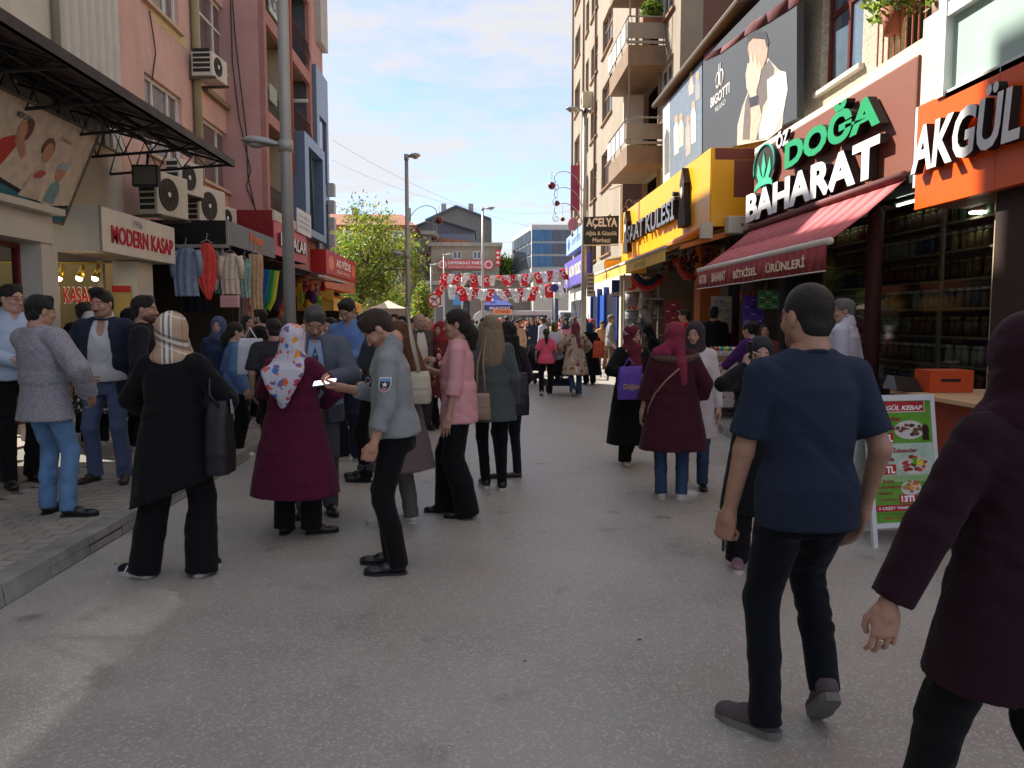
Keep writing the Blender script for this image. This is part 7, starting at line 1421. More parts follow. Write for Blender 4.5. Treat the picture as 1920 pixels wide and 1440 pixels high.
# ---------- tops
    def garm(g,nm,extra_in=0):
        inf=g.get('inf',.014)*.8+extra_in; hem=g.get('hem',-.10); sl=g.get('sleeve',1.0); fl_=g.get('flare',0); wd=.018 if hem>=-.16 else 0; st=[(a,b+inf+wd*(a<.1),c+inf+wd*(a<.1),d)for a,b,c,d in tor if a>hem+.01]
        base=np.interp(hem,[q[0]for q in tor],[q[1]for q in tor]),np.interp(hem,[q[0]for q in tor],[q[2]for q in tor])
        if hem>=-.12:st.append((hem,base[0]*1.0+inf+.025+fl_*.4,base[1]+inf+.025+fl_*.4,belly*.03)); st=[q for q in st if q[0]<.54]; P=[Loft(hc,TM,st,k=.03)]
        else:
            P=[Loft(hc,TM,[q for q in st if.10<q[0]<.54],k=.03)]; w0=.176*fat+inf; d0=.122*fat+inf; L=-hem
            P.append(Loft(hc,np.eye(3),[(.17,)+tuple(np.array(tp((0,0,0)))[:0])+(np.interp(.17,[q[0]for q in tor],[q[1]for q in tor])+inf,np.interp(.17,[q[0]for q in tor],[q[2]for q in tor])+inf,TM[1,2]*.17),(.05,w0*.95,d0*.97,0),(-.08,w0+fl_*.12,d0+fl_*.12,0),(-.25,w0+fl_*.42,d0+fl_*.42,0),(-.45,w0+fl_*.72,d0+fl_*.75,0),(-1.0,w0+fl_*1.3,d0+fl_*1.4,0)],k=.05,e=2.2)); P.append(Cut(hc+np.array((0,0,hem)),g.get('hemn',(0,0,-1))))
        for i in(0,1):
            ai=af; c0=tp(((-.055,.055)[i],-.005,.500)); P+=[Cone(c0,SH[i],.036+inf*.6,.050*ai+inf*.6,.045)]
            fit=inf*g.get('loose',1.0)
            if sl<=.5:
                e=SH[i]+(EL[i]-SH[i])*(sl*2); P.append(Cone(SH[i],e,.050*ai+fit,.049*ai+fit*1.1,.02,flat=True))
            else:
                t=min(1,(sl-.5)*2); e=EL[i]+(WR[i]-EL[i])*t*1.02; P+=[Cone(SH[i],EL[i],.052*ai+fit,.043*ai+fit,.02),Cone(EL[i],e,.043*ai+fit,(.030+.010*(1-t))*ai+fit*g.get('cuff',1.0),.015,flat=True)]
        if g.get('neck','crew')=='v':P.append(Ell(tp((0,.13,.49)),(.045,.08,.12),TM,k=.01,op='sub'))
        P.append(Ell(neck+TM@np.array((0,.008,.05)),(.068,.068,.065),TM,k=.012,op='sub'))
        if g.get('open'):w=g['open']; P.append(Loft(hc,TM,[(-1.1,w*1.5,.30,.31),(-.05,w*1.1,.30,.31),(.28,w*.9,.3,.31),(.52,w*.55,.3,.31)],k=.012,op='sub',e=6))
        if g.get('collar'):P.append(Cone(neck+TM@np.array((0,-.015,.005)),neck+TM@np.array((0,-.012,.045)),.080,.070,.01)); P.append(Ell(neck+TM@np.array((0,.0,.055)),(.064,.060,.06),TM,k=.006,op='sub')); P.append(Ell(neck+TM@np.array((0,.085,.01)),(.030,.06,.06),TM,k=.006,op='sub'))
        V,Q=sdf_mesh(P,h,amp*g.get('wr',1.2),seed+5,g.get('fz',.9)); return np_object(nm,V,Q,g['mat'],root)
    gs=[]
    if top:gs.append(garm(top,top.get('name','shirt')))
    if over:gs.append(garm(over,over.get('name','coat'),.008))
# ---------- head wear
    style,hcol=hair if hair else(None,None)
    if style:
        hm_={'black':('hair_black',(.012,.010,.009)),'brown':('hair_brown',(.035,.020,.012)),'dark':('hair_dark',(.018,.013,.011)),'grey':('hair_grey',(.16,.15,.14)),'blond':('hair_blond',(.26,.19,.12)),'auburn':('hair_auburn',(.12,.045,.02)),'greydark':('hair_greydark',(.075,.068,.062))}[hcol]
        key=(style,lod)
        if key not in _hair:_hair[key]=sdf_mesh(hair_prims(style),hh*1.15,.0042 if style not in('buzz','bald')else.0008,3,.35 if style in('long','straight','lowpony','bob')else.8,2.4 if style!='long' else 1.8)
        V,Q=_hair[key]; np_object('hair',V@HM.T+HC,Q,hair_mat(*hm_),root)
    if scarf:
        sm_=scarf['mat']; H3=lambda v:HC+HM@np.array(v,float); cape=scarf.get('cape',1.0)
        P=[Ell(H3((0,-.018,.030)),(.094,.116,.106),HM,k=.03),Ell(H3((0,-.015,-.06)),(.086,.098,.085),HM,k=.05),Cone(H3((0,-.01,-.10)),neck+np.array((0,0,.01)),.078,.088,.04)]
        if scarf.get('under',True):P.append(Ell(neck+TM@np.array((0,.015,-.035)),(.135*cape,.105*cape,.075),TM,k=.05))
        if scarf.get('tri'):P.append(Loft(hc,TM,[(.14,.012,.012,-.165*fat),(.22,.06,.016,-.172*fat),(.34,.125,.020,-.160*fat),(.44,.165,.024,-.128*fat),(.50,.13,.035,-.085),(.56,.10,.05,-.05),(.64,.08,.06,-.03)],k=.02,e=3.5))
        if scarf.get('tail'):P+=[Cone(H3((0.02,-.10,-.07)),tp((.05,-.13,.40)),.040,.045,.03),Cone(tp((.05,-.13,.40)),tp((.07,-.15,.22)),.045,.03,.02)]
        if scarf.get('side'):P+=[Cone(H3((-.04,-.08,-.09)),tp((-.17,-.05,.50)),.05,.05,.03),Cone(tp((-.10,-.08,.50)),tp((-.20,-.02,.44)),.05,.03,.03)]
        if scarf.get('front'):P+=[Cone(neck+np.array((0,.06,0)),tp((-.03,.14,.30)),.05,.045,.04),Cone(neck+np.array((0,.06,0)),tp((.06,.14,.26)),.05,.04,.04)]
        P.append(Ell(H3((0,.108,-.014)),(.058,.070,.082),HM,k=.012,op='sub'))
        V,Q=sdf_mesh(P,min(h,.011),.0035,seed+9,.8); np_object('headscarf',V,Q,sm_,root)
# ---------- shoes
    sk,smat,solem=shoes
    V,Q,smb=shoe_geo(sk)
    for i in(0,1):
        o_,M,pit=FT[i]; so=np_object('shoe',V*np.array((1 if i else-1,1,1))@M.T+o_,Q if i else Q[:,::-1],smat,root); mb=MB(); mb.v=[tuple(o_+M@np.array(v))for v in smb.v]; mb.f=smb.f; mb.mi=smb.mi; mb.build('sole',solem or smat,so,local=True)
        if shoes[0]=='sneaker' and extra=='stripes':
            for s_ in(-1,1):
                for k in range(3):mb=MB(); mb.hexa([tuple(o_+M@np.array((s_*a,b_,c_)))for a,b_,c_ in((.048,.03+.03*k,.028),(.048,.042+.03*k,.028),(.054,.042+.03*k,.028),(.054,.03+.03*k,.028),(.030,.005+.03*k,.075),(.030,.017+.03*k,.075),(.042,.017+.03*k,.075),(.042,.005+.03*k,.075))]); mb.build('stripe',PL((215,212,205)),so,local=True)
    root['_']=0; del root['_']
    W2=lambda v:Vector((x,y,z0))+Matrix.Rotation(R(-face),3,'Z')@(Vector(v)*S)
    return dict(root=root,W=W2,wr=WR,el=EL,sh=SH,hands=HMt,tp=tp,HC=HC,HM=HM,S=S,neck=neck,hc=hc,TM=TM,face=face,kn=KN)
# ---- fabrics
def cloth(name,rgb,rough=.9,var=.12,bump=.25,bscale=500,**k):
    return mat('cloth_'+name,s2l(rgb),rough,var=var,scale=k.pop('scale',3),bump=max(bump,.0)+.75,bscale=11 if bscale==500 else bscale,sheen=.05,spec=.2,stretch=(1,1,1.5)if bscale==500 else(1,1,1),**k)
def plaid_mat():
    m=mat('scarf_plaid',(.5,.4,.3),.85,var=0); n=m.node_tree.nodes; l=m.node_tree.links; b=n['Principled BSDF']; t=n.new('ShaderNodeTexCoord'); s=n.new('ShaderNodeSeparateXYZ'); l.new(t.outputs['Object'],s.inputs[0])
    def math_(op,a,v=None,v2=None):
        q=n.new('ShaderNodeMath'); q.operation=op; l.new(a,q.inputs[0])
        if v is not None:
            if hasattr(v,'node'):l.new(v,q.inputs[1])
            else:q.inputs[1].default_value=v
        if v2 is not None:q.inputs[2].default_value=v2
        return q.outputs[0]
    def band(src,per,off,wd):a=math_('ADD',src,off); a=math_('DIVIDE',a,per); a=math_('FRACT',a); a=math_('SUBTRACT',a,.5); a=math_('ABSOLUTE',a); return math_('LESS_THAN',a,wd)
    cur=None; base=n.new('ShaderNodeRGB'); base.outputs[0].default_value=(*s2l((176,150,124)),1); cur=base.outputs[0]
    u=math_('ADD',s.outputs[0],math_('MULTIPLY',s.outputs[1],.35)); v=math_('ADD',s.outputs[2],math_('MULTIPLY',s.outputs[0],.45))
    for(src,per,off,wd,c,fac)in((u,.19,.115,.16,(60,52,50),.55),(u,.19,.115,.055,(215,210,205),.9),(u,.19,.145,.03,(215,210,205),.85),(u,.19,.085,.03,(215,210,205),.85),(v,.21,.02,.15,(50,44,44),.55),(v,.21,.02,.05,(215,208,200),.75),(v,.21,.07,.02,(210,205,198),.7),(u,.19,.02,.02,(130,60,55),.4)):
        w=math_('MULTIPLY',band(src,per,off,wd),fac); mx=n.new('ShaderNodeMix'); mx.data_type='RGBA'; l.new(w,mx.inputs['Factor']); l.new(cur,mx.inputs['A']); mx.inputs['B'].default_value=(*s2l(c),1); cur=mx.outputs['Result']
    l.new(cur,b.inputs['Base Color']); return m
def blotch_mat(name,base,cols,scale=9,thr=.52,vor=True,rough=.85):
    "printed flowers: voronoi cells of a few colours on a plain ground"
    m=mat(name,base,rough,var=0); n=m.node_tree.nodes; l=m.node_tree.links; b=n['Principled BSDF']; t=n.new('ShaderNodeTexCoord'); wz=n.new('ShaderNodeTexNoise'); wz.inputs['Scale'].default_value=scale*1.5; l.new(t.outputs['Object'],wz.inputs['Vector'])
    mx=n.new('ShaderNodeMixRGB'); mx.blend_type='ADD'; mx.inputs[0].default_value=1.3/scale; l.new(t.outputs['Object'],mx.inputs[1]); l.new(wz.outputs['Color'],mx.inputs[2]); v=n.new('ShaderNodeTexVoronoi'); v.inputs['Scale'].default_value=scale; l.new(mx.outputs[0],v.inputs['Vector'])
    sp=n.new('ShaderNodeSeparateColor'); l.new(v.outputs['Color'],sp.inputs[0]); cr=n.new('ShaderNodeValToRGB'); cr.color_ramp.interpolation='CONSTANT'; cr.color_ramp.elements[0].color=(*cols[0],1); cr.color_ramp.elements[1].position=1/len(cols); cr.color_ramp.elements[1].color=(*cols[1%len(cols)],1)
    for i,c in enumerate(cols[2:]):e=cr.color_ramp.elements.new((i+2)/len(cols)); e.color=(*c,1)
    l.new(sp.outputs[0],cr.inputs[0]); d=n.new('ShaderNodeMath'); d.operation='LESS_THAN'; l.new(v.outputs['Distance'],d.inputs[0]); d.inputs[1].default_value=thr*.75
    g=n.new('ShaderNodeMath'); g.operation='LESS_THAN'; l.new(sp.outputs[1],g.inputs[0]); g.inputs[1].default_value=thr+.15; h_=n.new('ShaderNodeMath'); h_.operation='MULTIPLY'; l.new(d.outputs[0],h_.inputs[0]); l.new(g.outputs[0],h_.inputs[1])
    mm=n.new('ShaderNodeMix'); mm.data_type='RGBA'; l.new(h_.outputs[0],mm.inputs['Factor']); mm.inputs['A'].default_value=(*base,1); l.new(cr.outputs[0],mm.inputs['B']); l.new(mm.outputs['Result'],b.inputs['Base Color']); return m
DENIM=mat('cloth_denim',s2l((96,130,170)),.9,var=.28,scale=5,bump=.4,bscale=400,spec=.2)
DENIMD=mat('cloth_denim_dark',s2l((56,76,104)),.9,var=.3,scale=5,bump=.4,bscale=400,spec=.2)
BLACKC=cloth('black',(14,14,17),var=.15); NAVYT=cloth('navy_tee',(40,52,76),var=.10,bump=.3,bscale=350); INDIGO=cloth('indigo_jeans',(15,18,26),var=.25)
BURG=cloth('burgundy',(84,22,50),var=.08); MARO=cloth('maroon_dark',(38,15,26),var=.1); GREYS=cloth('grey_jersey',(132,137,139),var=.06); PINKB=cloth('pink_blouse',(206,150,154),var=.06); SLATE=cloth('slate_jacket',(74,82,82),var=.08)
WHITEC=cloth('white',(205,208,215)); SHOEB=mat('shoe_black',(.012,.012,.014),.3,var=.1,spec=.5); SHOEW=mat('shoe_white',(.6,.6,.58),.6); SHOEG=mat('shoe_grey',s2l((84,74,78)),.8,bump=.4,bscale=300); SOLEW=mat('sole_white',(.5,.48,.44),.7); SOLEG=mat('sole_grey',(.16,.155,.145),.8)
HEATHER=mat('cloth_heather',s2l((150,148,156)),.95,var=.45,scale=70,stretch=(1,1,2.2),bump=.6,bscale=160,spec=.1)
# ================================================================ things people carry
def phone(label,P,w=.075,L=.15,face=(0,0,1),along=(1,0,0),c=(20,20,22),scr=None):
    t=thing('mobile_phone',label,'phone',P,'phones held in hands'); n=Vector(face).normalized(); a=Vector(along); a=(a-n*a.dot(n)).normalized(); b=n.cross(a); P=Vector(P)
    def bx(mb,s0,s1,t0,t1,n0,n1):mb.hexa([P+a*x+b*y+n*z for z in(n0,n1)for x,y in((s0,t0),(s1,t0),(s1,t1),(s0,t1))])
    mb=MB(); bx(mb,-L/2,L/2,-w/2,w/2,-.004,.004); mb.build('case',PL(c,.3),t,bevel=.003)
    mb=MB(); bx(mb,-L/2+.006,L/2-.006,-w/2+.004,w/2-.004,.0045,.0055); mb.build('screen',scr or PL((30,34,40),.1),t); return t
def bag(name,label,c,size,col_,strap=None,rz=0,tilt=0,soft=.02,mt=None,group=None,flap=True):
    "c = centre of the bag body; strap = list of world points"
    t=thing(name,label,'bag' if name!='backpack' else 'backpack',c,group,rz); w,d,h_=size; m_=mt or PL(col_,.5,var=.12,scale=8)
    P=[Loft((0,0,0),np.eye(3),[(-h_/2,w/2,d/2*1.05),(-h_*.2,w/2*1.03,d/2*1.15),(h_*.3,w/2*.94,d/2*.85),(h_/2,w/2*.82,d/2*.45)],e=4)]; V,Q=sdf_mesh(P,.011,.004,5); np_object('bag_body',V,Q,m_,t)
    if flap:mb=MB(); mb.hexa([(-w*.40,-d*.56,-h_*.02),(w*.40,-d*.56,-h_*.02),(w*.40,-d*.50,-h_*.02),(-w*.40,-d*.50,-h_*.02),(-w*.40,-d*.44,h_*.40),(w*.40,-d*.44,h_*.40),(w*.40,-d*.38,h_*.40),(-w*.40,-d*.38,h_*.40)]); mb.build('front_pocket',m_,t,bevel=.006,local=True)
    if strap:q=MB(); q.tube(strap,.011,6); o=q.build('strap',m_,t,True);
    if strap and rz:o.rotation_euler=(0,0,-rz);
    return t
def at(px,py,z=0.0):g=gnd(px,py,z); return g.x,g.y
def atY(px,Y):p_=on('Y',px,620,Y); return p_.x,Y
T=dict
PV=.12
x,y=at(1500,1385)
nv=person('tall man in a navy T-shirt and dark jeans walking away in the right foreground',x,2.88,face=-4,H=1.83,fat=.96,skin=(.40,.22,.15),beard='stubble',hair=('buzz','dark'),head=(-14,2,0),lean=2,
    feet=((-.13,.05,0,-38),(.10,-.02,.125,12,42)),hands=((-.27,.07,.845),(.245,.03,.87)),elbows=((-.6,-.8,0),(.5,-1,0)),hk=('grip','relaxed'),palm=((.8,.5,0),(-1,.2,0)),
    top=T(mat=NAVYT,sleeve=.40,hem=-.10,inf=.017,loose=1.0,name='t_shirt'),bottom=('jeans',INDIGO),shoes=('sneaker',SHOEG,SOLEG))
def ring(dct,nm_,c,ax,rx,ry,r_,m_):
    mb=MB(); a_,b_=dct['TM']@np.array((1.,0,0)),dct['TM']@np.array((0,math.cos(ax),math.sin(ax))); mb.tube([tuple(c+a_*rx*math.cos(t)+b_*ry*math.sin(t))for t in[2*math.pi*i/28 for i in range(29)]],r_,6,False); return mb.build(nm_,m_,dct['root'],True,local=True)
ring(nv,'collar',nv['neck']+np.array((0,-.006,-.012)),-.35,.074,.068,.0075,NAVYT)
sh0=[c_ for c_ in nv['root'].children if c_.name.startswith('shoe')][0]; M_=rotm(-38)
for k in range(4):mb=MB(); mb.tube([tuple(np.array((-.13,.05,0))+M_@np.array(v))for v in((-.022,.035+.018*k,.084-.010*k),(0,.04+.018*k,.092-.011*k),(.022,.035+.018*k,.084-.010*k))],.003,5); mb.build('lace',PL((40,36,46)),sh0,True,local=True)
hp=nv['W'](nv['wr'][0]+np.array((-.0,.035,-.085))); phone('dark phone gripped in the navy shirted man\'s left hand',hp,.07,.13,face=(-.9,.4,0),along=(0.1,.1,1))
mw=person('woman in a dark maroon headscarf and jacket cut off by the right edge',on('Y',1935,700,2.0).x,2.0,face=-6,H=1.70,sex='f',fat=1.06,skin=(.46,.26,.19),hair=None,head=(0,4,0),sway=(.0,0),
    feet=((-.16,.22,0,-5),(.14,-.25,.10,5,35)),hands=((-.42,.05,.80),(.3,.1,.85)),elbows=((-1,-.5,0),(1,-.5,0)),hk=('relaxed','relaxed'),palm=((.35,1,0),(-1,0,0)),hdir=((.02,.12,-1),None),
    top=T(mat=MARO,hem=-.24,inf=.028,sleeve=.93,loose=1.05,cuff=1.3,flare=.12,name='jacket',wr=1.2),bottom=('straight',BLACKC),shoes=('flat',SHOEB,None),scarf=T(mat=cloth('maroon_scarf',(46,17,30),var=.08),cape=1.05))
hM=mw['hands'][0][1]; hw=mw['hands'][0][0]; c=mw['W'](hw+hM@np.array((-.009*-1,.10,-.004))); rg=thing('ring','thin gold ring on the hand of the maroon jacketed woman','ring',c); mb=MB()
ax_=Vector(hM@np.array((1,0,0))); az_=Vector(hM@np.array((0,-.25,.97))); mb.tube([c+(ax_*math.cos(a_)+az_*math.sin(a_))*.0098 for a_ in[2*math.pi*i/16 for i in range(17)]],.0018,6,False); mb.build('band',mat('gold',(.8,.6,.3),.25,metal=1),rg,True)
x,y=at(737,1066)
sec=person('man in a grey long sleeved uniform shirt bowed over a white phone, dark trousers',x,y,face=-90,H=1.77,fat=1.06,belly=.12,skin=(.47,.25,.17),beard='stubble',hair=('short','brown'),lean=5,head=(-6,42,0),sway=(0,-.03),
    feet=((-.11,-.03,0,-4),(.09,.03,0,4)),hands=((-.25,.085,.855),(.10,.335,1.19)),elbows=((-.2,-1,0),(.6,-.6,-.5)),hk=('grip','hold'),hdir=((.1,.35,-1),(-.25,1,.1)),palm=((.9,.2,0),(0,.1,1)),
    top=T(mat=GREYS,sleeve=.78,hem=-.03,inf=.016,loose=.9,cuff=1.5,collar=True,name='uniform_shirt',wr=1.3),bottom=('straight',BLACKC),shoes=('dress',SHOEB,SHOEB))
w_=sec['W'](sec['wr'][1]+np.array((-.03,.10,.035))); phone('white glowing phone held out by the grey uniformed man',w_,.075,.155,face=(-.15,-.35,1),along=(1,0,.12),c=(210,210,212),scr=mat('lit_screen',(.9,.93,1),.3,emit=.75,var=0))
w_=sec['W'](sec['wr'][0]+np.array((.0,.05,-.13))); t=thing('sunglasses','dark sunglasses dangling from the grey uniformed man\'s hand','sunglasses',w_);
for s_ in(-1,1):mb=MB(); mb.tube([(w_.x+s_*.028,w_.y-.01,w_.z),(w_.x+s_*.028,w_.y-.006,w_.z)],.022,12); mb.build('lens',PL((25,22,24),.1),t)
mb=MB(); mb.tube([(w_.x-.05,w_.y,w_.z+.01),(w_.x+.05,w_.y,w_.z+.01)],.004,5); mb.build('frame',BLKM,t)
def badge(par,F_,pts_layers,name='badge'):
    pr_=None
    for(pts,n0,n1,c)in pts_layers:
        mb=MB(); F_.poly(mb,pts,n0,n1); o=mb.build(name if pr_ is None else 'badge_detail',PL(c),par if pr_ is None else pr_,local=True); pr_=pr_ or o
def surf(pp,local_pt,local_dir,F=None):return None
sh_,el_=sec['sh'][0],sec['el'][0]; cpt=np.array(sh_)*.52+np.array(el_)*.48+np.array((-.0745,.0,0)); Fbg=FR(cpt,(0,1,0),(0,-.12,1)); Fbg.n=Vector((-1,0,0));
shield=[(-.036,.042),(.036,.042),(.036,-.01),(.026,-.038),(0,-.052),(-.026,-.038),(-.036,-.01)]
star=[(.019*(1 if k%2==0 else.42)*math.sin(R(36*k)),.019*(1 if k%2==0 else.42)*math.cos(R(36*k))-.002)for k in range(10)]
badge(sec['root'],Fbg,[(shield,-.02,.004,(225,225,228)),([(a*.88,b*.88-.001)for a,b in shield],.003,.0055,(40,46,74)),([(-.03,.018),(.03,.018),(.03,.034),(-.03,.034)],.004,.0065,(120,160,205)),(star,.004,.007,(240,235,230)),([(-.022,-.022),(.022,-.022),(.012,-.038),(0,-.043),(-.012,-.038)],.004,.0062,(196,120,110))])
Fc=FR(sec['tp']((-.085,.135,.33)),(-.8,-.6,0)if False else(.55,-.45,0),(0,.15,1)); Fc=FR(sec['tp']((-.100,.128,.335)),(.75,.66,0),(0,0,1)); Fc.n=Vector((-.66,.75,0)).normalized()
badge(sec['root'],Fc,[(ell(0,0,.034,.034),-.03,.004,(40,42,48)),(ell(0,0,.027,.027),.003,.0055,(150,156,160)),([(-.02,-.006),(.02,-.012),(.016,.014),(0,.02),(-.018,.012)],.005,.007,(36,38,44))])
x,y=at(862,966)
pw=person('dark haired woman in a pale pink blouse and wide black trousers, seen in profile',x,y,face=-84,H=1.78,sex='f',fat=1.13,belly=.12,skin=(.42,.24,.17),hair=('lowpony','dark'),head=(-4,4,0),feet=((-.09,-.06,.0,0),(.09,.14,.0,0)),
    hands=((-.235,.06,.83),(.10,.30,1.22)),elbows=((-.2,-1,0),(.6,-.4,-.6)),hk=('relaxed','hold'),top=T(mat=PINKB,sleeve=.64,hem=-.13,inf=.018,loose=1.25,cuff=1.3,flare=.04,name='blouse',wr=1.4),bottom=('wide',BLACKC),shoes=('heel',SHOEB,SHOEB))
for k in range(3):q=MB(); c=pw['tp']((-.03,.16-.012*k,.40-.06*k)); q.ball(c,(.03,.02,.028),8,6); q.build('ruffle',PINKB,pw['root'],True,local=True)
x,y=at(338,1078)
bw=person('woman in a long black tunic with a beige tartan headscarf, seen from behind',x,y,face=4,H=1.73,sex='f',fat=1.22,skin=(.5,.3,.22),hair=None,feet=((-.24,-.03,0,-72),(.14,.03,0,8)),hands=((-.16,.20,1.00),(.20,.18,.98)),elbows=((-1,-.3,0),(1,-.4,0)),
    top=T(mat=BLACKC,hem=-.36,hemn=(.40,0,-1),inf=.026,flare=.09,loose=1.5,name='tunic',wr=1.5),bottom=('wide',BLACKC),shoes=('sneaker',cloth('navy_suede',(24,28,44)),SOLEW),extra='stripes',scarf=T(mat=plaid_mat(),cape=1.12))
c=bw['W'](np.array((.30,-.02,.92))); t_=bag('shoulder_bag','large black shoulder bag hanging on the right side of the tartan scarf woman',c,(.15,.20,.46),(22,22,28),strap=[c+Vector((.02,0,.2)),bw['W'](np.array((.31,.02,1.2))),bw['W'](np.array((.235,.01,1.43))),bw['W'](np.array((.27,-.09,1.2))),c+Vector((.02,-.06,.2))],flap=False)
mb=MB(); mb.hexa([(.082,-.02,.15),(.086,-.02,.15),(.086,.03,.15),(.082,.03,.15),(.078,-.02,.24),(.082,-.02,.24),(.082,0.01,.24),(.078,0.01,.24)]); mb.build('metal_clasp',PL((150,150,155),.3),t_,local=True)
x,y=at(556,1000)
FLOR=blotch_mat('scarf_floral',s2l((192,188,200)),[s2l((216,96,60)),s2l((192,188,200)),s2l((120,90,140)),s2l((70,110,170)),s2l((200,60,90)),s2l((225,140,60))],17,.62)
bu=person('woman in a flared burgundy coat with a white floral headscarf, seen from behind',x,y,face=10,H=1.645,sex='f',fat=1.34,skin=(.5,.3,.22),hair=None,head=(6,8,0),feet=((-.09,-.02,0,-5),(.15,.0,0,62)),hands=((-.14,.27,1.05),(.16,.27,1.05)),elbows=((-1,-.35,0),(1,-.35,0)),
    top=T(mat=BURG,hem=-.585,inf=.026,flare=.14,loose=1.3,name='coat',wr=1.3),bottom=('loose',BLACKC),shoes=('dress',SHOEB,SHOEB),scarf=T(mat=FLOR,tri=True,cape=1.0))
x,y=at(112,966,PV)
cd=person('young man in a grey marled cardigan and light blue jeans, back to the camera',x,y,face=22,H=1.76,z0=.12,fat=.98,skin=(.42,.24,.17),hair=('short','black'),head=(14,8,0),lean=-2,sway=(-.07,-.02),feet=((-.13,.02,0,-12),(.12,.0,0,62)),hands=((-.10,.28,1.06),(.20,.14,.95)),elbows=((-1,-.7,0),(1,-.5,0)),
    top=T(mat=HEATHER,hem=-.17,inf=.03,loose=1.4,flare=.10,name='cardigan',wr=1.5),bottom=('jeans',DENIM),shoes=('dress',SHOEB,SHOEB))
mb=MB();
x,y=at(38,905,PV)
ws=person('man with glasses in a pale blue shirt and black trousers at the left edge',x,y,face=128,H=1.90,z0=.12,fat=1.15,belly=.2,skin=(.52,.30,.22),hair=('short','dark'),beard=None,head=(-20,4,0),feet=((-.11,0,0,-8),(.14,.15,0,10)),hands=((-.02,.30,1.10),(.05,.26,1.05)),elbows=((-1,-.2,-.2),(1,-.2,-.2)),
    top=T(mat=cloth('pale_blue',(172,186,206)),hem=-.02,inf=.018,loose=1.3,collar=True,name='shirt'),bottom=('straight',BLACKC),shoes=('dress',SHOEB,SHOEB))
g_=ws; hc_,hm_=ws['HC'],ws['HM']
gl_=MB()
for s_ in(-1,1):gl_.tube([tuple(hc_+hm_@np.array((s_*.032+.021*math.cos(a_),.101,.0+.015*math.sin(a_))))for a_ in[2*math.pi*i/14 for i in range(15)]],.0022,5,False); gl_.tube([tuple(hc_+hm_@np.array((s_*.053,.100,.004))),tuple(hc_+hm_@np.array((s_*.080,.0,.0)))],.002,4)
gl_.build('glasses',BLKM,ws['root'],local=True)
x,y=at(208,902,PV)
bz=person('moustached man in an open navy blazer, white shirt and blue grey trousers',x,y,face=176,H=1.85,z0=.12,fat=1.08,belly=.1,skin=(.42,.24,.165),beard='moustache',hair=('quiff','black'),head=(12,6,3),feet=((-.13,.02,0,-15),(.15,-.02,0,18)),hands=((-.25,-.06,.93),(.25,.02,.90)),elbows=((-1,-.9,0),(1,-.6,0)),
    top=T(mat=cloth('white_shirt',(196,194,196)),hem=-.01,inf=.014,collar=True,name='shirt',neck='v'),over=T(mat=cloth('navy_blazer',(40,46,62)),hem=-.13,inf=.026,open=.115,loose=1.1,name='blazer'),bottom=('straight',cloth('blue_grey',(84,96,128),var=.1)),shoes=('dress',mat('shoe_brown',(.05,.032,.025),.4),None))
mb=MB(); mb.tube([tuple(bz['tp']((.172*1.08*math.cos(a_),.128*1.08*math.sin(a_)+.005,.012)))for a_ in[2*math.pi*i/20 for i in range(21)]],.017,6,False); mb.build('belt',PL((30,24,22),.4),bz['root'],local=True)
for k in range(5):mb=MB(); c=bz['tp']((0,.128+.012*(k<2),.08+.08*k)); mb.ball(c,.0065,6,4); mb.build('button',PL((220,220,215)),bz['root'],local=True)
x,y=at(281,912,PV)
bs=person('bearded young man in a black sweater and slim black trousers, profile to the right',x,y,face=74,H=1.79,z0=.12,fat=.98,skin=(.40,.22,.15),beard='full',hair=('short','black'),head=(10,2,0),feet=((-.09,.02,0,-5),(.10,-.04,0,12)),hands=((-.20,.16,.98),(.20,.16,.98)),elbows=((-1,-.8,0),(1,-.8,0)),
    top=T(mat=cloth('black_sweater',(26,24,30)),hem=-.08,inf=.020,loose=1.3,name='sweater'),bottom=('slim',BLACKC),shoes=('sneaker',SHOEW,SOLEW))
mb=MB(); mb.tube([tuple(bs['tp']((.185*math.cos(a_),.135*math.sin(a_),-.085)))for a_ in[2*math.pi*i/20 for i in range(21)]],.009,5,False); mb.build('shirt_hem',WHITEC,bs['root'],local=True)
x,y=atY(590,6.55)
gs=person('grey haired man in a grey suit and tie looking down at his phone',x,y,face=168,H=1.82,fat=1.15,belly=.1,skin=(.45,.25,.18),beard='moustache',age=1,hair=('short','greydark'),lean=4,head=(-4,36,0),feet=((-.10,0,0,-10),(.12,.02,0,10)),hands=((-.07,.33,1.12),(.10,.31,1.10)),elbows=((-1,-.2,-.6),(1,-.2,-.6)),hk=('hold','hold'),hdir=((.5,.9,.15),(-.5,.9,.15)),palm=((.3,-.2,1),(-.3,-.2,1)),
    top=T(mat=cloth('sky_shirt',(140,160,190)),hem=-.01,inf=.013,collar=True,name='shirt'),over=T(mat=cloth('grey_suit',(84,90,102)),hem=-.16,inf=.026,open=.085,loose=1.2,name='suit_jacket'),bottom=('straight',cloth('grey_trousers',(86,86,90))),shoes=('dress',SHOEB,SHOEB))
mb=MB(); tie=[gs['tp'](q)for q in((0,.105,.455),(.022,.135,.38),(.034,.150,.10),(0,.155,.04),(-.034,.150,.10),(-.022,.135,.38))]; mb.prism([tuple(q)for q in tie],tuple(gs['TM']@np.array((0,.012,0)))); mb.build('tie',PL((70,66,60),.6,var=.4,scale=60),gs['root'],local=True)
phone('black phone cradled by the grey suited man',gs['W'](np.array((.01,.42,1.15))),.07,.14,face=(0,-.5,1),along=(1,0,0))
x,y=atY(752,6.15)
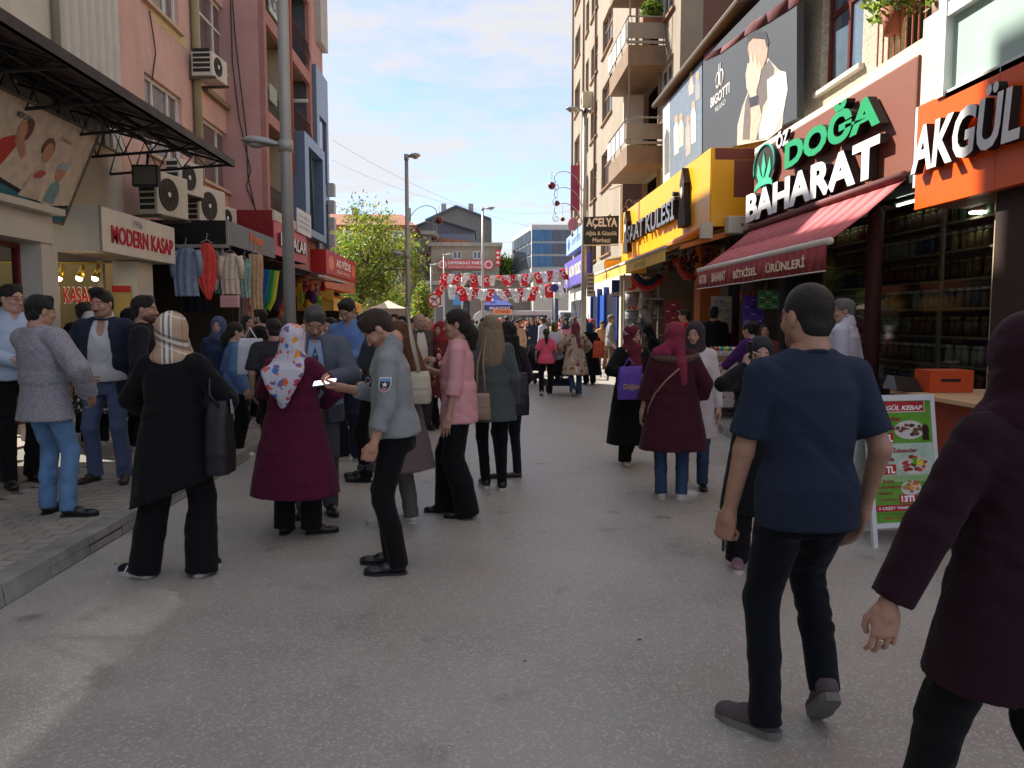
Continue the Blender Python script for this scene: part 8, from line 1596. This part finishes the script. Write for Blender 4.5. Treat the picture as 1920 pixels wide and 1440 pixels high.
tw=person('auburn haired woman in a long taupe coat half hidden behind the grey uniformed man',x,y,face=-58,H=1.68,sex='f',fat=1.08,skin=(.5,.3,.22),hair=('straight','auburn'),head=(-10,18,0),feet=((-.12,.12,0,0),(.09,0,0,8)),hands=((-.10,.33,1.15),(.10,.33,1.15)),hk=('hold','hold'),
    top=T(mat=cloth('taupe',(98,86,86)),hem=-.44,inf=.022,flare=.14,loose=1.2,name='coat'),bottom=('straight',cloth('taupe_dark',(86,80,80))),shoes=('flat',mat('shoe_cream',(.5,.48,.43),.6),None))
c=Vector(on('Y',787,726,6.0)); bag('handbag','cream leather handbag carried behind the grey uniformed man',c,(.17,.22,.24),(176,168,148),strap=[c+Vector((0,.05,.1)),c+Vector((-.05,.05,.35)),c+Vector((-.10,.05,.62)),c+Vector((-.06,-.02,.35)),c+Vector((0,-.05,.1))])
x,y=atY(656,9.1); tm=person('tall black haired man in a blue shirt behind the bowed uniformed man',x,y,face=200,H=1.95,skin=(.42,.24,.17),hair=('short','black'),head=(0,34,0),hands=((-.05,.33,1.12),(.08,.3,1.1)),hk=('hold','hold'),feet=((-.10,.05,0,-60),(.10,0,0,20)),top=T(mat=cloth('mid_blue',(96,124,176)),hem=-.06,collar=True,sleeve=.8,name='shirt',loose=1.4),bottom=('straight',cloth('navy_trousers',(30,36,54))),shoes=('sneaker',SHOEB,SOLEW))
x,y=atY(700,7.9); person('man in a dark grey polo holding a phone, hidden behind the uniformed man',x,y,face=-82,H=1.78,skin=(.42,.24,.17),hair=('short','black'),head=(0,30,0),hands=((-.06,.34,1.14),(.06,.34,1.14)),hk=('hold','hold'),hdir=((.1,1,.1),(-.1,1,.1)),palm=((0,0,1),(0,0,1)),feet=((-.1,.08,0,0),(.1,.16,0,0)),top=T(mat=cloth('dark_polo',(58,60,68)),hem=-.08,sleeve=.45,name='polo_shirt'),bottom=('straight',BLACKC),shoes=('dress',SHOEB,SHOEB))
phone('black phone in front of the dark polo man',on('Y',656,690,7.8),.08,.16,face=(-.3,-.6,.6),along=(1,0,-.6)); phone('white phone tilted between two hands beside the black phone',on('Y',668,693,7.6),.06,.12,face=(-.3,-.6,.6),along=(.7,0,-.8),c=(205,205,210))
x,y=at(788,806); person('balding moustached man in a brown jacket and white shirt looking to the right',x,y,face=160,H=1.79,fat=1.12,belly=.12,skin=(.42,.24,.18),beard='moustache',age=1,hair=('bald','grey'),head=(-25,6,0),hands=((-.22,.05,.86),(.24,.06,.88)),feet=((-.11,0,0,-10),(.11,.02,0,10)),top=T(mat=cloth('cream_shirt',(196,190,180)),hem=-.02,name='shirt',collar=True),over=T(mat=cloth('brown_jacket',(84,68,66)),hem=-.15,inf=.026,open=.10,name='jacket'),bottom=('straight',cloth('brown_trousers',(62,54,52))),shoes=('dress',SHOEB,SHOEB))
x,y=at(922,918); gj=person('woman with long wavy blond hair in a grey green jacket and slim black trousers',x,y,face=-6,H=1.735,sex='f',fat=1.13,skin=(.5,.3,.22),hair=('long','blond'),head=(-4,2,0),feet=((-.05,.10,0,-6),(.10,-.03,0,6)),hands=((-.20,.14,.96),(.23,.05,.86)),top=T(mat=SLATE,hem=-.23,inf=.026,flare=.10,loose=1.2,name='jacket'),bottom=('slim',BLACKC),shoes=('sneaker',SHOEB,SOLEW))
c=Vector(on('Y',904,762,7.1)); bag('handbag','beige handbag with a metal clasp on the blond woman\'s left side',c,(.15,.12,.24),(150,122,104),strap=[c+Vector((.03,0,.1)),c+Vector((.01,.02,.4)),c+Vector((.04,.1,.70)),c+Vector((-.04,.05,.4)),c+Vector((-.05,0,.1))])
x,y=at(953,896); bh=person('slim woman with straight black hair in dark clothes beside the blond woman',x,y,face=-22,H=1.68,sex='f',skin=(.5,.3,.22),hair=('straight','black'),feet=((-.10,.02,0,-60),(.09,.0,0,-70)),hands=((-.2,.16,.96),(.2,.14,.94)),top=T(mat=cloth('dark_plum',(40,30,40)),hem=-.12,inf=.018,name='top'),bottom=('slim',cloth('ink',(22,26,36))),shoes=('flat',mat('shoe_loafer',(.03,.02,.018),.4),None))
c=Vector(on('Y',962,738,7.55)); bag('backpack','black backpack hanging low on the black haired woman\'s back',c,(.30,.18,.42),(26,26,32),strap=[c+Vector((.06,.05,.18)),c+Vector((.03,.1,.5)),c+Vector((.1,.15,.3))],rz=R(15))
x,y=at(1182,870); RS=blotch_mat('scarf_red_print',s2l((96,20,40)),[s2l((190,170,176)),s2l((60,20,34)),s2l((150,40,60))],16,.42)
rs=person('elderly woman facing the camera in a red patterned headscarf and long black coat',x,y,face=166,H=1.62,sex='f',fat=1.2,skin=(.46,.27,.2),hair=None,head=(-22,4,0),feet=((.02,-.14,.07,10,30),(.10,.06,0,10)),hands=((-.10,.27,1.10),(.14,.27,1.13)),elbows=((-1,-.2,-.3),(1,-.3,-.3)),hk=('grip','point'),top=T(mat=BLACKC,hem=-.66,inf=.024,flare=.09,loose=1.6,name='coat'),bottom=('loose',BLACKC),shoes=('flat',mat('shoe_beige',(.42,.34,.27),.6),None),scarf=T(mat=RS,front=True,cape=1.05))
c=Vector(on('Y',1181,718,8.35)); t=bag('shopping_bag','violet plastic shopping bag with gold print held by the red scarf woman',c,(.26,.10,.36),(96,66,168),strap=[c+Vector((-.08,0,.16)),c+Vector((-.01,.02,.27)),c+Vector((.08,0,.16))],flap=False)
text(FR((0,-.062,-.1),(1,0,0)),t,'Düğün',-.08,.09,.02,.10,.0,PL((196,160,90)),bold=.02).location=(0,0,0)
for ch in t.children:
    if ch.name.startswith('lettering'):ch.data.transform(Matrix.Translation(t.location))
x,y=at(1260,934); ROS=cloth('rose_scarf',(128,44,68),var=.12)
p18=person('woman in a dark wine coat with a rose headscarf tied to the left, blue jeans',x,y,face=6,H=1.66,sex='f',fat=1.36,skin=(.46,.27,.2),hair=None,feet=((-.11,.02,0,-8),(.10,-.03,0,55)),hands=((-.30,.04,.84),(.24,.12,.92)),elbows=((-1,-.6,0),(1,-.8,0)),top=T(mat=cloth('wine',(62,24,34),var=.08),hem=-.43,inf=.03,flare=.12,loose=1.3,sleeve=.78,cuff=1.8,name='coat'),bottom=('jeans',DENIMD),shoes=('sneaker',SHOEW,SOLEW),scarf=T(mat=ROS,side=True,tail=True,cape=.9))
mb=MB(); mb.tube([tuple(p18['tp']((.20*math.sin(a_),-.02-.10*math.cos(a_),.475-.035*math.cos(a_))))for a_ in[R(q)for q in range(-110,111,10)]],.036,8); mb.build('fur_collar',mat('fur',(.10,.065,.045),.95,bump=1.5,bscale=90,var=.5,scale=60),p18['root'],True,local=True)
mb=MB(); mb.tube([tuple(p18['tp'](q))for q in((.02,-.19,.36),(-.10,-.195,.25),(-.20,-.16,.12),(-.25,-.08,-.02),(-.26,.02,-.2))],.009,6); mb.build('bag_strap',PL((150,110,100)),p18['root'],True,local=True)
x,y=at(1298,915); person('woman in a white knit top half hidden behind the wine coated woman',x,y,face=200,H=1.67,sex='f',fat=1.1,skin=(.5,.3,.23),hair=None,head=(10,6,0),feet=((-.1,0,0,-10),(.1,0,0,10)),hands=((-.25,.05,.85),(.23,.08,.86)),top=T(mat=cloth('white_knit',(196,186,186)),hem=-.38,inf=.022,flare=.08,name='tunic'),bottom=('jeans',DENIMD),shoes=('flat',SHOEB,None),scarf=T(mat=cloth('grey_scarf',(60,50,54)),cape=.8))
x,y=atY(1408,10.3); person('woman in a purple top with a black bun reaching for the stall tray',x,y,face=-40,H=1.67,z0=.0,sex='f',fat=1.25,skin=(.5,.3,.22),hair=('bun','black'),head=(0,12,0),hands=((-.22,.42,.93),(.2,.2,.95)),elbows=((-.8,-.6,-.5),(1,-.6,0)),hk=('flat','relaxed'),top=T(mat=cloth('purple',(70,34,92)),hem=-.18,sleeve=.8,inf=.024,loose=1.5,name='blouse'),bottom=('loose',BLACKC),shoes=('flat',SHOEB,None))
x,y=atY(1424,5.0); pn_=person('smiling woman with a phone at her ear behind the navy shirted man',x,y,face=184,H=1.57,sex='f',fat=1.0,skin=(.47,.28,.2),hair=None,head=(6,4,-6),feet=((-.10,0,0,-12),(.13,.03,0,12)),hands=((-.22,.05,.86),(.125,.10,1.50)),elbows=((-1,-.5,0),(1,.2,-1)),hk=('relaxed','hold'),hdir=(None,(-.1,-.1,1)),palm=(None,(-1,0,0)),top=T(mat=BLACKC,hem=-.5,inf=.02,flare=.08,name='coat'),bottom=('loose',BLACKC),shoes=('sneaker',mat('shoe_pinkgrey',s2l((120,92,104)),.7),SOLEW),scarf=T(mat=blotch_mat('scarf_dark_print',s2l((34,34,42)),[s2l((150,150,160)),s2l((30,30,40))],22,.4),cape=.9))
phone('phone pressed to the ear of the smiling woman',pn_['W'](pn_['wr'][1]+np.array((-.03,.02,.11))),.07,.14,face=(-1,0,0),along=(0,0,1))
x,y=atY(1436,11.4); person('woman with short brown hair beyond the purple top',x,y,face=-150,H=1.64,z0=.0,sex='f',skin=(.5,.3,.23),hair=('bob','brown'),top=T(mat=cloth('rust',(130,70,60)),hem=-.15,name='top'),bottom=('straight',BLACKC),shoes=('flat',SHOEB,None))
x,y=atY(1584,7.9); person('grey haired man in a white shirt standing in the shade of the spice shop',x,y,face=-50,H=1.80,z0=.11,fat=1.08,skin=(.40,.24,.18),hair=('short','grey'),head=(-25,4,0),hands=((-.1,.2,1.0),(.24,.05,.87)),top=T(mat=cloth('white_cotton',(190,192,205)),hem=-.12,sleeve=.6,inf=.022,loose=1.5,collar=True,name='shirt'),bottom=('straight',cloth('grey_trousers2',(70,66,66))),shoes=('dress',SHOEB,None))
x,y=atY(1338,13.6); person('man all in black in the shade beside the red awning',x,y,face=30,H=1.82,z0=.11,fat=1.1,skin=(.35,.2,.15),hair=('short','black'),top=T(mat=BLACKC,hem=-.12,inf=.02,name='shirt'),bottom=('straight',BLACKC),shoes=('sneaker',SHOEB,None))
x,y=atY(1284,14.3); person('young man in a red and white striped jersey by the orange pillar',x,y,face=-60,H=1.78,z0=.11,skin=(.5,.3,.2),hair=('short','dark'),head=(-15,0,0),top=T(mat=blotch_mat('jersey',s2l((196,30,36)),[s2l((220,215,210)),s2l((30,34,70))],7,.38),hem=-.12,sleeve=.45,inf=.022,name='jersey'),bottom=('jeans',DENIMD),shoes=('sneaker',SHOEW,SOLEW))
x,y=atY(1238,15.6); person('woman in a black robe bending over the slipper stall',x,y,face=-70,H=1.62,z0=.0,sex='f',fat=1.15,skin=(.5,.32,.25),hair=None,lean=22,head=(0,25,0),hands=((-.1,.42,1.0),(.1,.42,1.0)),top=T(mat=BLACKC,hem=-.6,inf=.026,flare=.12,loose=1.6,name='robe'),bottom=('loose',BLACKC),shoes=('flat',SHOEB,None),scarf=T(mat=BLACKC,cape=1.1))
x,y=atY(1372,15.4); person('dark dressed shopper deep in the shade under the red awning',x,y,face=-20,H=1.7,z0=.11,sex='f',skin=(.38,.22,.16),hair=('bob','dark'),top=T(mat=cloth('dark_red_top',(70,26,30)),hem=-.15,name='top'),bottom=('straight',BLACKC),shoes=('flat',SHOEB,None))
x,y=at(1024,742); person('girl in a bright pink T-shirt and black trousers with a dark ponytail',x,y,face=2,H=1.50,sex='f',fat=1.05,skin=(.48,.28,.2),hair=('pony','dark'),feet=((-.12,-.12,.05,0,20),(.10,.05,0,0)),hands=((-.26,.14,.95),(.26,.16,.95)),top=T(mat=cloth('hot_pink',(226,92,120)),hem=-.10,sleeve=.4,inf=.022,loose=1.5,name='t_shirt'),bottom=('straight',BLACKC),shoes=('sneaker',mat('shoe_grey2',(.28,.27,.26),.7),SOLEW))
x,y=at(1078,743); FLC=blotch_mat('coat_floral',s2l((176,158,140)),[s2l((130,60,66)),s2l((120,96,66)),s2l((205,196,184)),s2l((150,110,80))],11,.6)
fcw=person('woman in a cream floral tunic with a dusty rose headscarf pushing a pram',x,y,face=-2,H=1.64,sex='f',fat=1.35,skin=(.48,.28,.2),hair=None,feet=((-.06,-.20,.08,0,35),(.10,.05,0,5)),hands=((-.30,.30,1.0),(.28,.28,1.02)),elbows=((-1,-.6,-.2),(1,-.6,-.2)),top=T(mat=FLC,hem=-.42,inf=.03,flare=.10,loose=1.7,sleeve=.9,name='tunic'),bottom=('straight',DENIMD),shoes=('sneaker',mat('shoe_grey2',(.28,.27,.26),.7),SOLEW),scarf=T(mat=cloth('dusty_rose',(116,62,70)),tail=True,cape=.8))
def pram(label,x,y,rz=0,s=1.0,hood=(24,26,34)):
    t=thing('pram',label,'pram',(x,y,0),'prams pushed along the street',rz); t.scale=(s,s,s)
    for sx in(-.25,.25):
        for yy in(-.3,.35):mb=MB(); mb.tube([(sx-.02,yy,.09),(sx+.02,yy,.09)],.09,14); mb.build('wheel',BLKM,t,True,local=True)
        mb=MB(); mb.tube([(sx,.35,.1),(sx,0,.45),(sx,-.45,1.0)],.014,6); mb.tube([(sx,-.3,.1),(sx,.1,.5)],.014,6); mb.build('frame_side',PL((120,120,124),.4),t,True,local=True)
    mb=MB(); mb.tube([(-.25,-.45,1.0),(.25,-.45,1.0)],.02,8); mb.build('handlebar',BLKM,t,True,local=True)
    mb=MB(); mb.hexa([(-.2,-.12,.38),(.2,-.12,.38),(.2,.35,.33),(-.2,.35,.33),(-.22,-.25,.85),(.22,-.25,.85),(.22,.05,.5),(-.22,.05,.5)]); mb.build('seat',PL(hood,.8),t,bevel=.03,local=True)
    mb=MB(); mb.ball((0,-.02,.78),(.25,.28,.24),14,8); mb.build('hood',PL(hood,.7),t,True,local=True)
    mb=MB(); mb.box(-.2,.2,-.28,.15,.18,.30); mb.build('basket',PL((20,22,40),.8),t,local=True); return t
x,y=atY(1052,17.2); pram('dark blue pram in front of the floral tunic woman',x,y,0,1.1); x,y=atY(997,19.5); pram('black folding pram left of the girl in pink',x,y,R(20),1.0,(16,16,18))
c=Vector(on('Y',1040,650,16.9)); t=thing('cloth_bundle','pale blue printed cloth hanging over the pram handle','cloth',c); V,Q=sdf_mesh([Ell((0,0,0),(.12,.06,.20),k=.02),Ell((.05,0,-.2),(.14,.06,.08),k=.05)],.015,.012,3); np_object('cloth',V,Q,PL((168,176,200)),t)
x,y=at(988,688); person('woman in a long black robe and beige headscarf walking towards the camera',x,y,face=175,H=1.62,sex='f',fat=1.25,skin=(.48,.28,.2),hair=None,hands=((-.08,.26,1.1),(.24,.05,.88)),top=T(mat=cloth('charcoal_robe',(42,36,38)),hem=-.72,inf=.028,flare=.12,loose=1.6,name='robe'),bottom=('loose',BLACKC),shoes=('sneaker',mat('shoe_grey2',(.28,.27,.26),.7),None),scarf=T(mat=cloth('sand_scarf',(160,130,120)),cape=1.1),lod=2)
x,y=atY(1106,19.6); person('woman in black with a teal headscarf carrying an orange bag',x,y,face=-12,H=1.62,sex='f',fat=1.25,skin=(.48,.28,.2),hair=None,hands=((-.2,.1,.95),(.26,.03,.90)),top=T(mat=BLACKC,hem=-.66,inf=.03,flare=.12,name='robe'),bottom=('loose',BLACKC),shoes=('flat',SHOEB,None),scarf=T(mat=cloth('teal_scarf',(30,66,96)),cape=.9),lod=3)
c=Vector(on('Y',1122,655,19.4)); bag('shopping_bag','orange shopping bag beside the black robed woman with a teal scarf',c,(.28,.12,.42),(206,84,48),strap=[c+Vector((-.08,0,.19)),c+Vector((0,0,.33)),c+Vector((.08,0,.19))],flap=False)
x,y=at(1128,698); person('woman in sand coloured clothes in the sun by the blue doors',x,y,face=172,H=1.66,sex='f',skin=(.5,.3,.22),hair=('lowpony','brown'),hands=((-.05,.28,1.15),(.2,.1,.95)),top=T(mat=cloth('sand_top',(196,156,112)),hem=-.2,sleeve=.7,inf=.024,name='top'),bottom=('straight',cloth('camel',(150,112,86))),shoes=('flat',mat('shoe_beige',(.42,.34,.27),.6),None),lod=3)
x,y=atY(1040,20.5); person('woman in a white top with an olive headscarf ahead of the prams',x,y,face=3,H=1.64,sex='f',fat=1.15,skin=(.48,.28,.2),hair=None,top=T(mat=WHITEC,hem=-.2,inf=.026,loose=1.6,name='top'),bottom=('loose',BLACKC),shoes=('flat',SHOEB,None),scarf=T(mat=blotch_mat('scarf_olive',s2l((104,88,50)),[s2l((60,50,36)),s2l((150,130,70))],18,.5),cape=.8),lod=3)
x,y=atY(1018,25); person('man in a pale striped shirt left of the white van',x,y,face=-60,H=1.78,skin=(.45,.26,.19),hair=('short','black'),top=T(mat=cloth('pale_stripe',(176,184,196)),hem=-.12,inf=.022,name='shirt'),bottom=('straight',BLACKC),shoes=('sneaker',SHOEB,None),lod=3)
# ---------------------------------------------------------------- left mid distance
L_=[(410,9.6,178,1.60,'f',None,'blue_grey_scarf',(70,80,110),'navy dress','woman facing the camera in a blue grey headscarf right of the tartan scarf',(0,0,0)),
 (438,9.3,60,1.66,'f',('lowpony','black'),None,None,'denim','dark haired person in a denim blue top with a black strap',(0,10,0)),
 (513,8.6,-10,1.70,'m',('short','dark'),None,None,'charcoal','man in a charcoal T-shirt behind the floral scarf, seen from behind',(-20,8,0)),
 (486,11.2,70,1.72,'m',('short','black'),None,None,'black','bearded man in a black shirt facing left of the hanging clothes',(-150,0,0)),
 (463,12.0,120,1.64,'f',('bob','black'),None,None,'olive','short haired person in an olive top holding up a phone',(0,0,0)),
 (620,10.2,190,1.72,'m',('short','black'),None,None,'black','man in black with a hand on his chin behind the suited man',(10,0,0)),
 (637,12.0,170,1.70,'m',('short','dark'),None,None,'charcoal','dark haired man facing the camera beyond the hand on chin man',(20,0,0)),
 (170,9.6,-15,1.66,'f',None,'white_scarf',(196,192,190),'print','woman in a white headscarf and black and white print outside the butcher',(0,0,0)),
 (158,10.3,10,1.80,'m',('short','dark'),None,None,'black','man in a black top with cropped hair behind the white headscarf',(0,0,0)),
 (246,9.2,40,1.70,'f',None,'black_scarf',(20,20,24),'black','person in a black headscarf between the blazer man and the bearded man',(0,0,0)),
 (318,9.0,-30,1.64,'f',None,'ecru_scarf',(190,178,160),'knit','woman in an off white knit partly behind the tartan scarf woman',(0,0,0)),
 (548,11.8,150,1.68,'m',('short','brown'),None,None,'charcoal','brown haired man near the base of the lamp pole',(0,0,0)),
 (572,10.6,200,1.62,'f',None,'peach_scarf',(190,150,130),'taupe','woman in a peach headscarf just left of the suited man',(0,0,0)),
 (530,13.0,20,1.66,'f',('long','auburn'),None,None,'rust','long haired woman beneath the hanging toys',(0,0,0))]
FAB=dict(denim=cloth('denim_top',(84,116,160)),charcoal=cloth('charcoal',(48,46,52)),black=BLACKC,olive=cloth('olive',(84,80,62)),print=blotch_mat('print_bw',s2l((30,30,34)),[s2l((190,188,186)),s2l((170,168,168)),s2l((34,34,38))],24,.6),knit=cloth('ecru_knit',(190,178,166),bump=.8,bscale=120),taupe=MATS['cloth_taupe'],rust=MATS['cloth_rust'])
FAB['navy dress']=cloth('navy_dress',(44,54,84))
for(px_,Y_,fc_,H_,sx_,hr_,scn_,scc_,fab,lb,hd_)in L_:
    x,y=atY(px_,Y_); onp=x<-2.95
    hn=((-.04,.28,1.22),(.06,.28,1.22))if 'phone' in lb else((-.05,.16,1.40),(.2,.12,.98))if 'chin' in lb else((-.24,.05,.88),(.24,.05,.88))
    person(lb,x,y,face=fc_,H=H_,sex=sx_,z0=.12 if onp else 0,fat=1.1,skin=(.46,.27,.2),beard='full' if 'bearded' in lb else None,hair=hr_,head=hd_,hands=hn,top=T(mat=FAB[fab],hem=-.5 if(scn_ and sx_=='f')else-.1,sleeve=.45 if sx_=='m' else 1.0,inf=.024,flare=.08,loose=1.4,name='tunic' if scn_ else 'shirt'),bottom=('straight',BLACKC),shoes=('sneaker',SHOEB if 'black' not in lb else SHOEW,SOLEW),scarf=T(mat=cloth(scn_,scc_),cape=1.0)if scn_ else None,lod=2)
c=Vector(on('Y',470,668,8.8)); bag('shopping_bag','white plastic carrier bag between the tartan and floral headscarves',c,(.28,.12,.40),(205,208,214),strap=[c+Vector((-.08,0,.18)),c+Vector((0,0,.32)),c+Vector((.08,0,.18))],flap=False)
G_=[(800,12.6,170,1.74,'m',('bald','grey'),(96,130,180),'bald man with glasses in a blue shirt behind the brown jacket'),(826,11.6,205,1.66,'f',None,(130,40,44),'woman in a dark red patterned headscarf and tunic holding a phone'),(756,14,190,1.76,'m',('short','black'),(176,180,190),'black haired man in a pale shirt behind the auburn hair'),
 (726,14.5,10,1.80,'m',('short','black'),(60,70,90),'dark haired man with his back turned under the sun tent'),(742,17,200,1.82,'m',('short','brown'),(90,86,84),'tall brown haired man before the sun tent'),(710,18,160,1.84,'m',('short','greydark'),(150,140,130),'grey haired man left of the sun tent'),(770,19,100,1.72,'m',('short','dark'),(40,44,60),'man in navy far behind the balding man'),
 (606,14.5,180,1.70,'f',('bob','dark'),(120,60,70),'woman with bobbed hair under the black awning'),(596,17.5,190,1.66,'f',None,(70,60,80),'woman in a mauve headscarf under the toys'),(884,21,20,1.7,'m',('short','greydark'),(90,90,92),'grey haired man in the gap beside the pink blouse'),(872,15,175,1.66,'f',('long','auburn'),(150,60,50),'woman in rust red behind the dark ponytail')]
for(px_,Y_,fc_,H_,sx_,hr_,c_,lb)in G_:
    x,y=atY(px_,Y_); pt_='%s_%d_%d_%d'%('g',*c_); person(lb,x,y,face=fc_,H=H_,sex=sx_,z0=.12 if x<-2.95 else 0,skin=(.46,.27,.2),hair=hr_,hands=((-.06,.3,1.12),(.08,.3,1.12)),top=T(mat=cloth(pt_,c_)if 'patterned' not in lb else blotch_mat('tunic_red_print',s2l((96,30,34)),[s2l((180,90,60)),s2l((40,40,70)),s2l((190,150,120))],20,.5),hem=-.12 if sx_=='m' else-.4,inf=.022,flare=.06,name='shirt'),bottom=('straight',BLACKC),shoes=('sneaker',SHOEB,None),scarf=T(mat=cloth(pt_+'s',c_),cape=1.0)if hr_ is None else None,lod=3 if Y_>13 else 2)
protos={}
def proto(k):
    if k not in protos:
        a=dict(man_away=('m',0,('short','black')),man_front=('m',180,('short','dark')),woman_away=('f',0,('long','dark')),scarf_away=('f',0,None),scarf_front=('f',180,None),woman_front=('f',180,('bob','brown')),old_man=('m',90,('short','grey')))[k]
        d=person('x',0,60,face=0,H=1.7,sex=a[0],fat=1.1,skin=(.46,.27,.2),hair=a[2],hands=((-.24,.08,.9),(.24,.03,.88)),feet=((-.1,.12,0,0),(.1,-.1,0,0)),top=T(mat=BLACKC,hem=-.12 if a[0]=='m' else-.35,inf=.024,name='shirt'),bottom=('straight',BLACKC),shoes=('sneaker',SHOEB,None),scarf=T(mat=BLACKC,cape=1.0)if a[2]is None else None,lod=3); protos[k]=(d['root'],a); d['root']['used']=0
    return protos[k]
CR=random.Random(21); tones=dict(black=(24,24,28),navy=(38,46,72),white=(205,205,208),grey=(120,122,126),blue=(90,128,180),red=(170,44,50),beige=(180,156,130),green=(70,96,76),pink=(206,130,140),orange=(214,110,60),brown=(96,72,60),lilac=(150,130,176))
what=dict(man_away='black haired man walking away',man_front='dark haired man walking nearer',woman_away='long haired woman walking away',scarf_away='headscarfed woman walking away',scarf_front='headscarfed woman walking nearer',woman_front='bob haired woman walking nearer',old_man='grey haired man crossing')
used=set(); kl=list(what); tl=list(tones)
spots=[(px_,Y_)for Y_,row in((23,(968,1062,1142)),(26,(950,1000,1070,1094,1112)),(29,(905,938,975,1020,1050,1100)),(32,(890,922,958,996,1012,1036,1064,1088)),(36,(880,915,930,950,984,1005,1028,1052,1078)),(40,(896,944,968,990,1018,1044,1060,1084)),(43,(910,936,978,1008,1034,1070)),(24,(660,690,740,840)),(28,(676,720,782,832,858)),(33,(700,760,812,848,870)))for px_ in row]
for(px_,Y_)in spots:
    for _ in range(200):
        k=CR.choice(kl); c_=CR.choice(tl)
        if(k,c_)not in used:break
    used.add((k,c_)); root,a=proto(k)
    if root['used']==0:o=root; root['used']=1
    else:o=copy_tree(root)
    x,y=atY(px_+CR.uniform(-4,4),Y_+CR.uniform(-1.2,1.2)); o.location=(x,y,0); o.rotation_euler=(0,0,R(-a[1]+CR.uniform(-25,25))); s_=CR.uniform(.93,1.06); o.scale=(s_,s_,s_)
    top_=PL(tones[c_],.9); sc2=CR.choice(tl); acc=CR.choice(['black','navy','grey','brown'])
    for ch in o.children:
        nm_=ch.name.split('.')[0]; m_={'shirt':top_,'trousers':PL(tones[acc],.9),'headscarf':PL(tones[sc2],.9)}.get(nm_)
        if m_:ch.material_slots[0].link='OBJECT'; ch.material_slots[0].material=m_
    side='under the flags' if px_>880 else 'left of tall lamp' if px_<762 else 'right of tall lamp'; tag(o,'%s in %s with %s trousers, %s crowd %s'%(what[k],c_,acc,'near' if Y_<27 else 'middle' if Y_<35 else 'farthest',side),'person','people in the distant crowd')
for r_ in[p_[0]for p_ in protos.values()]:
    pass
for o in list(bpy.data.objects):
    if 'used' in o:del o['used']
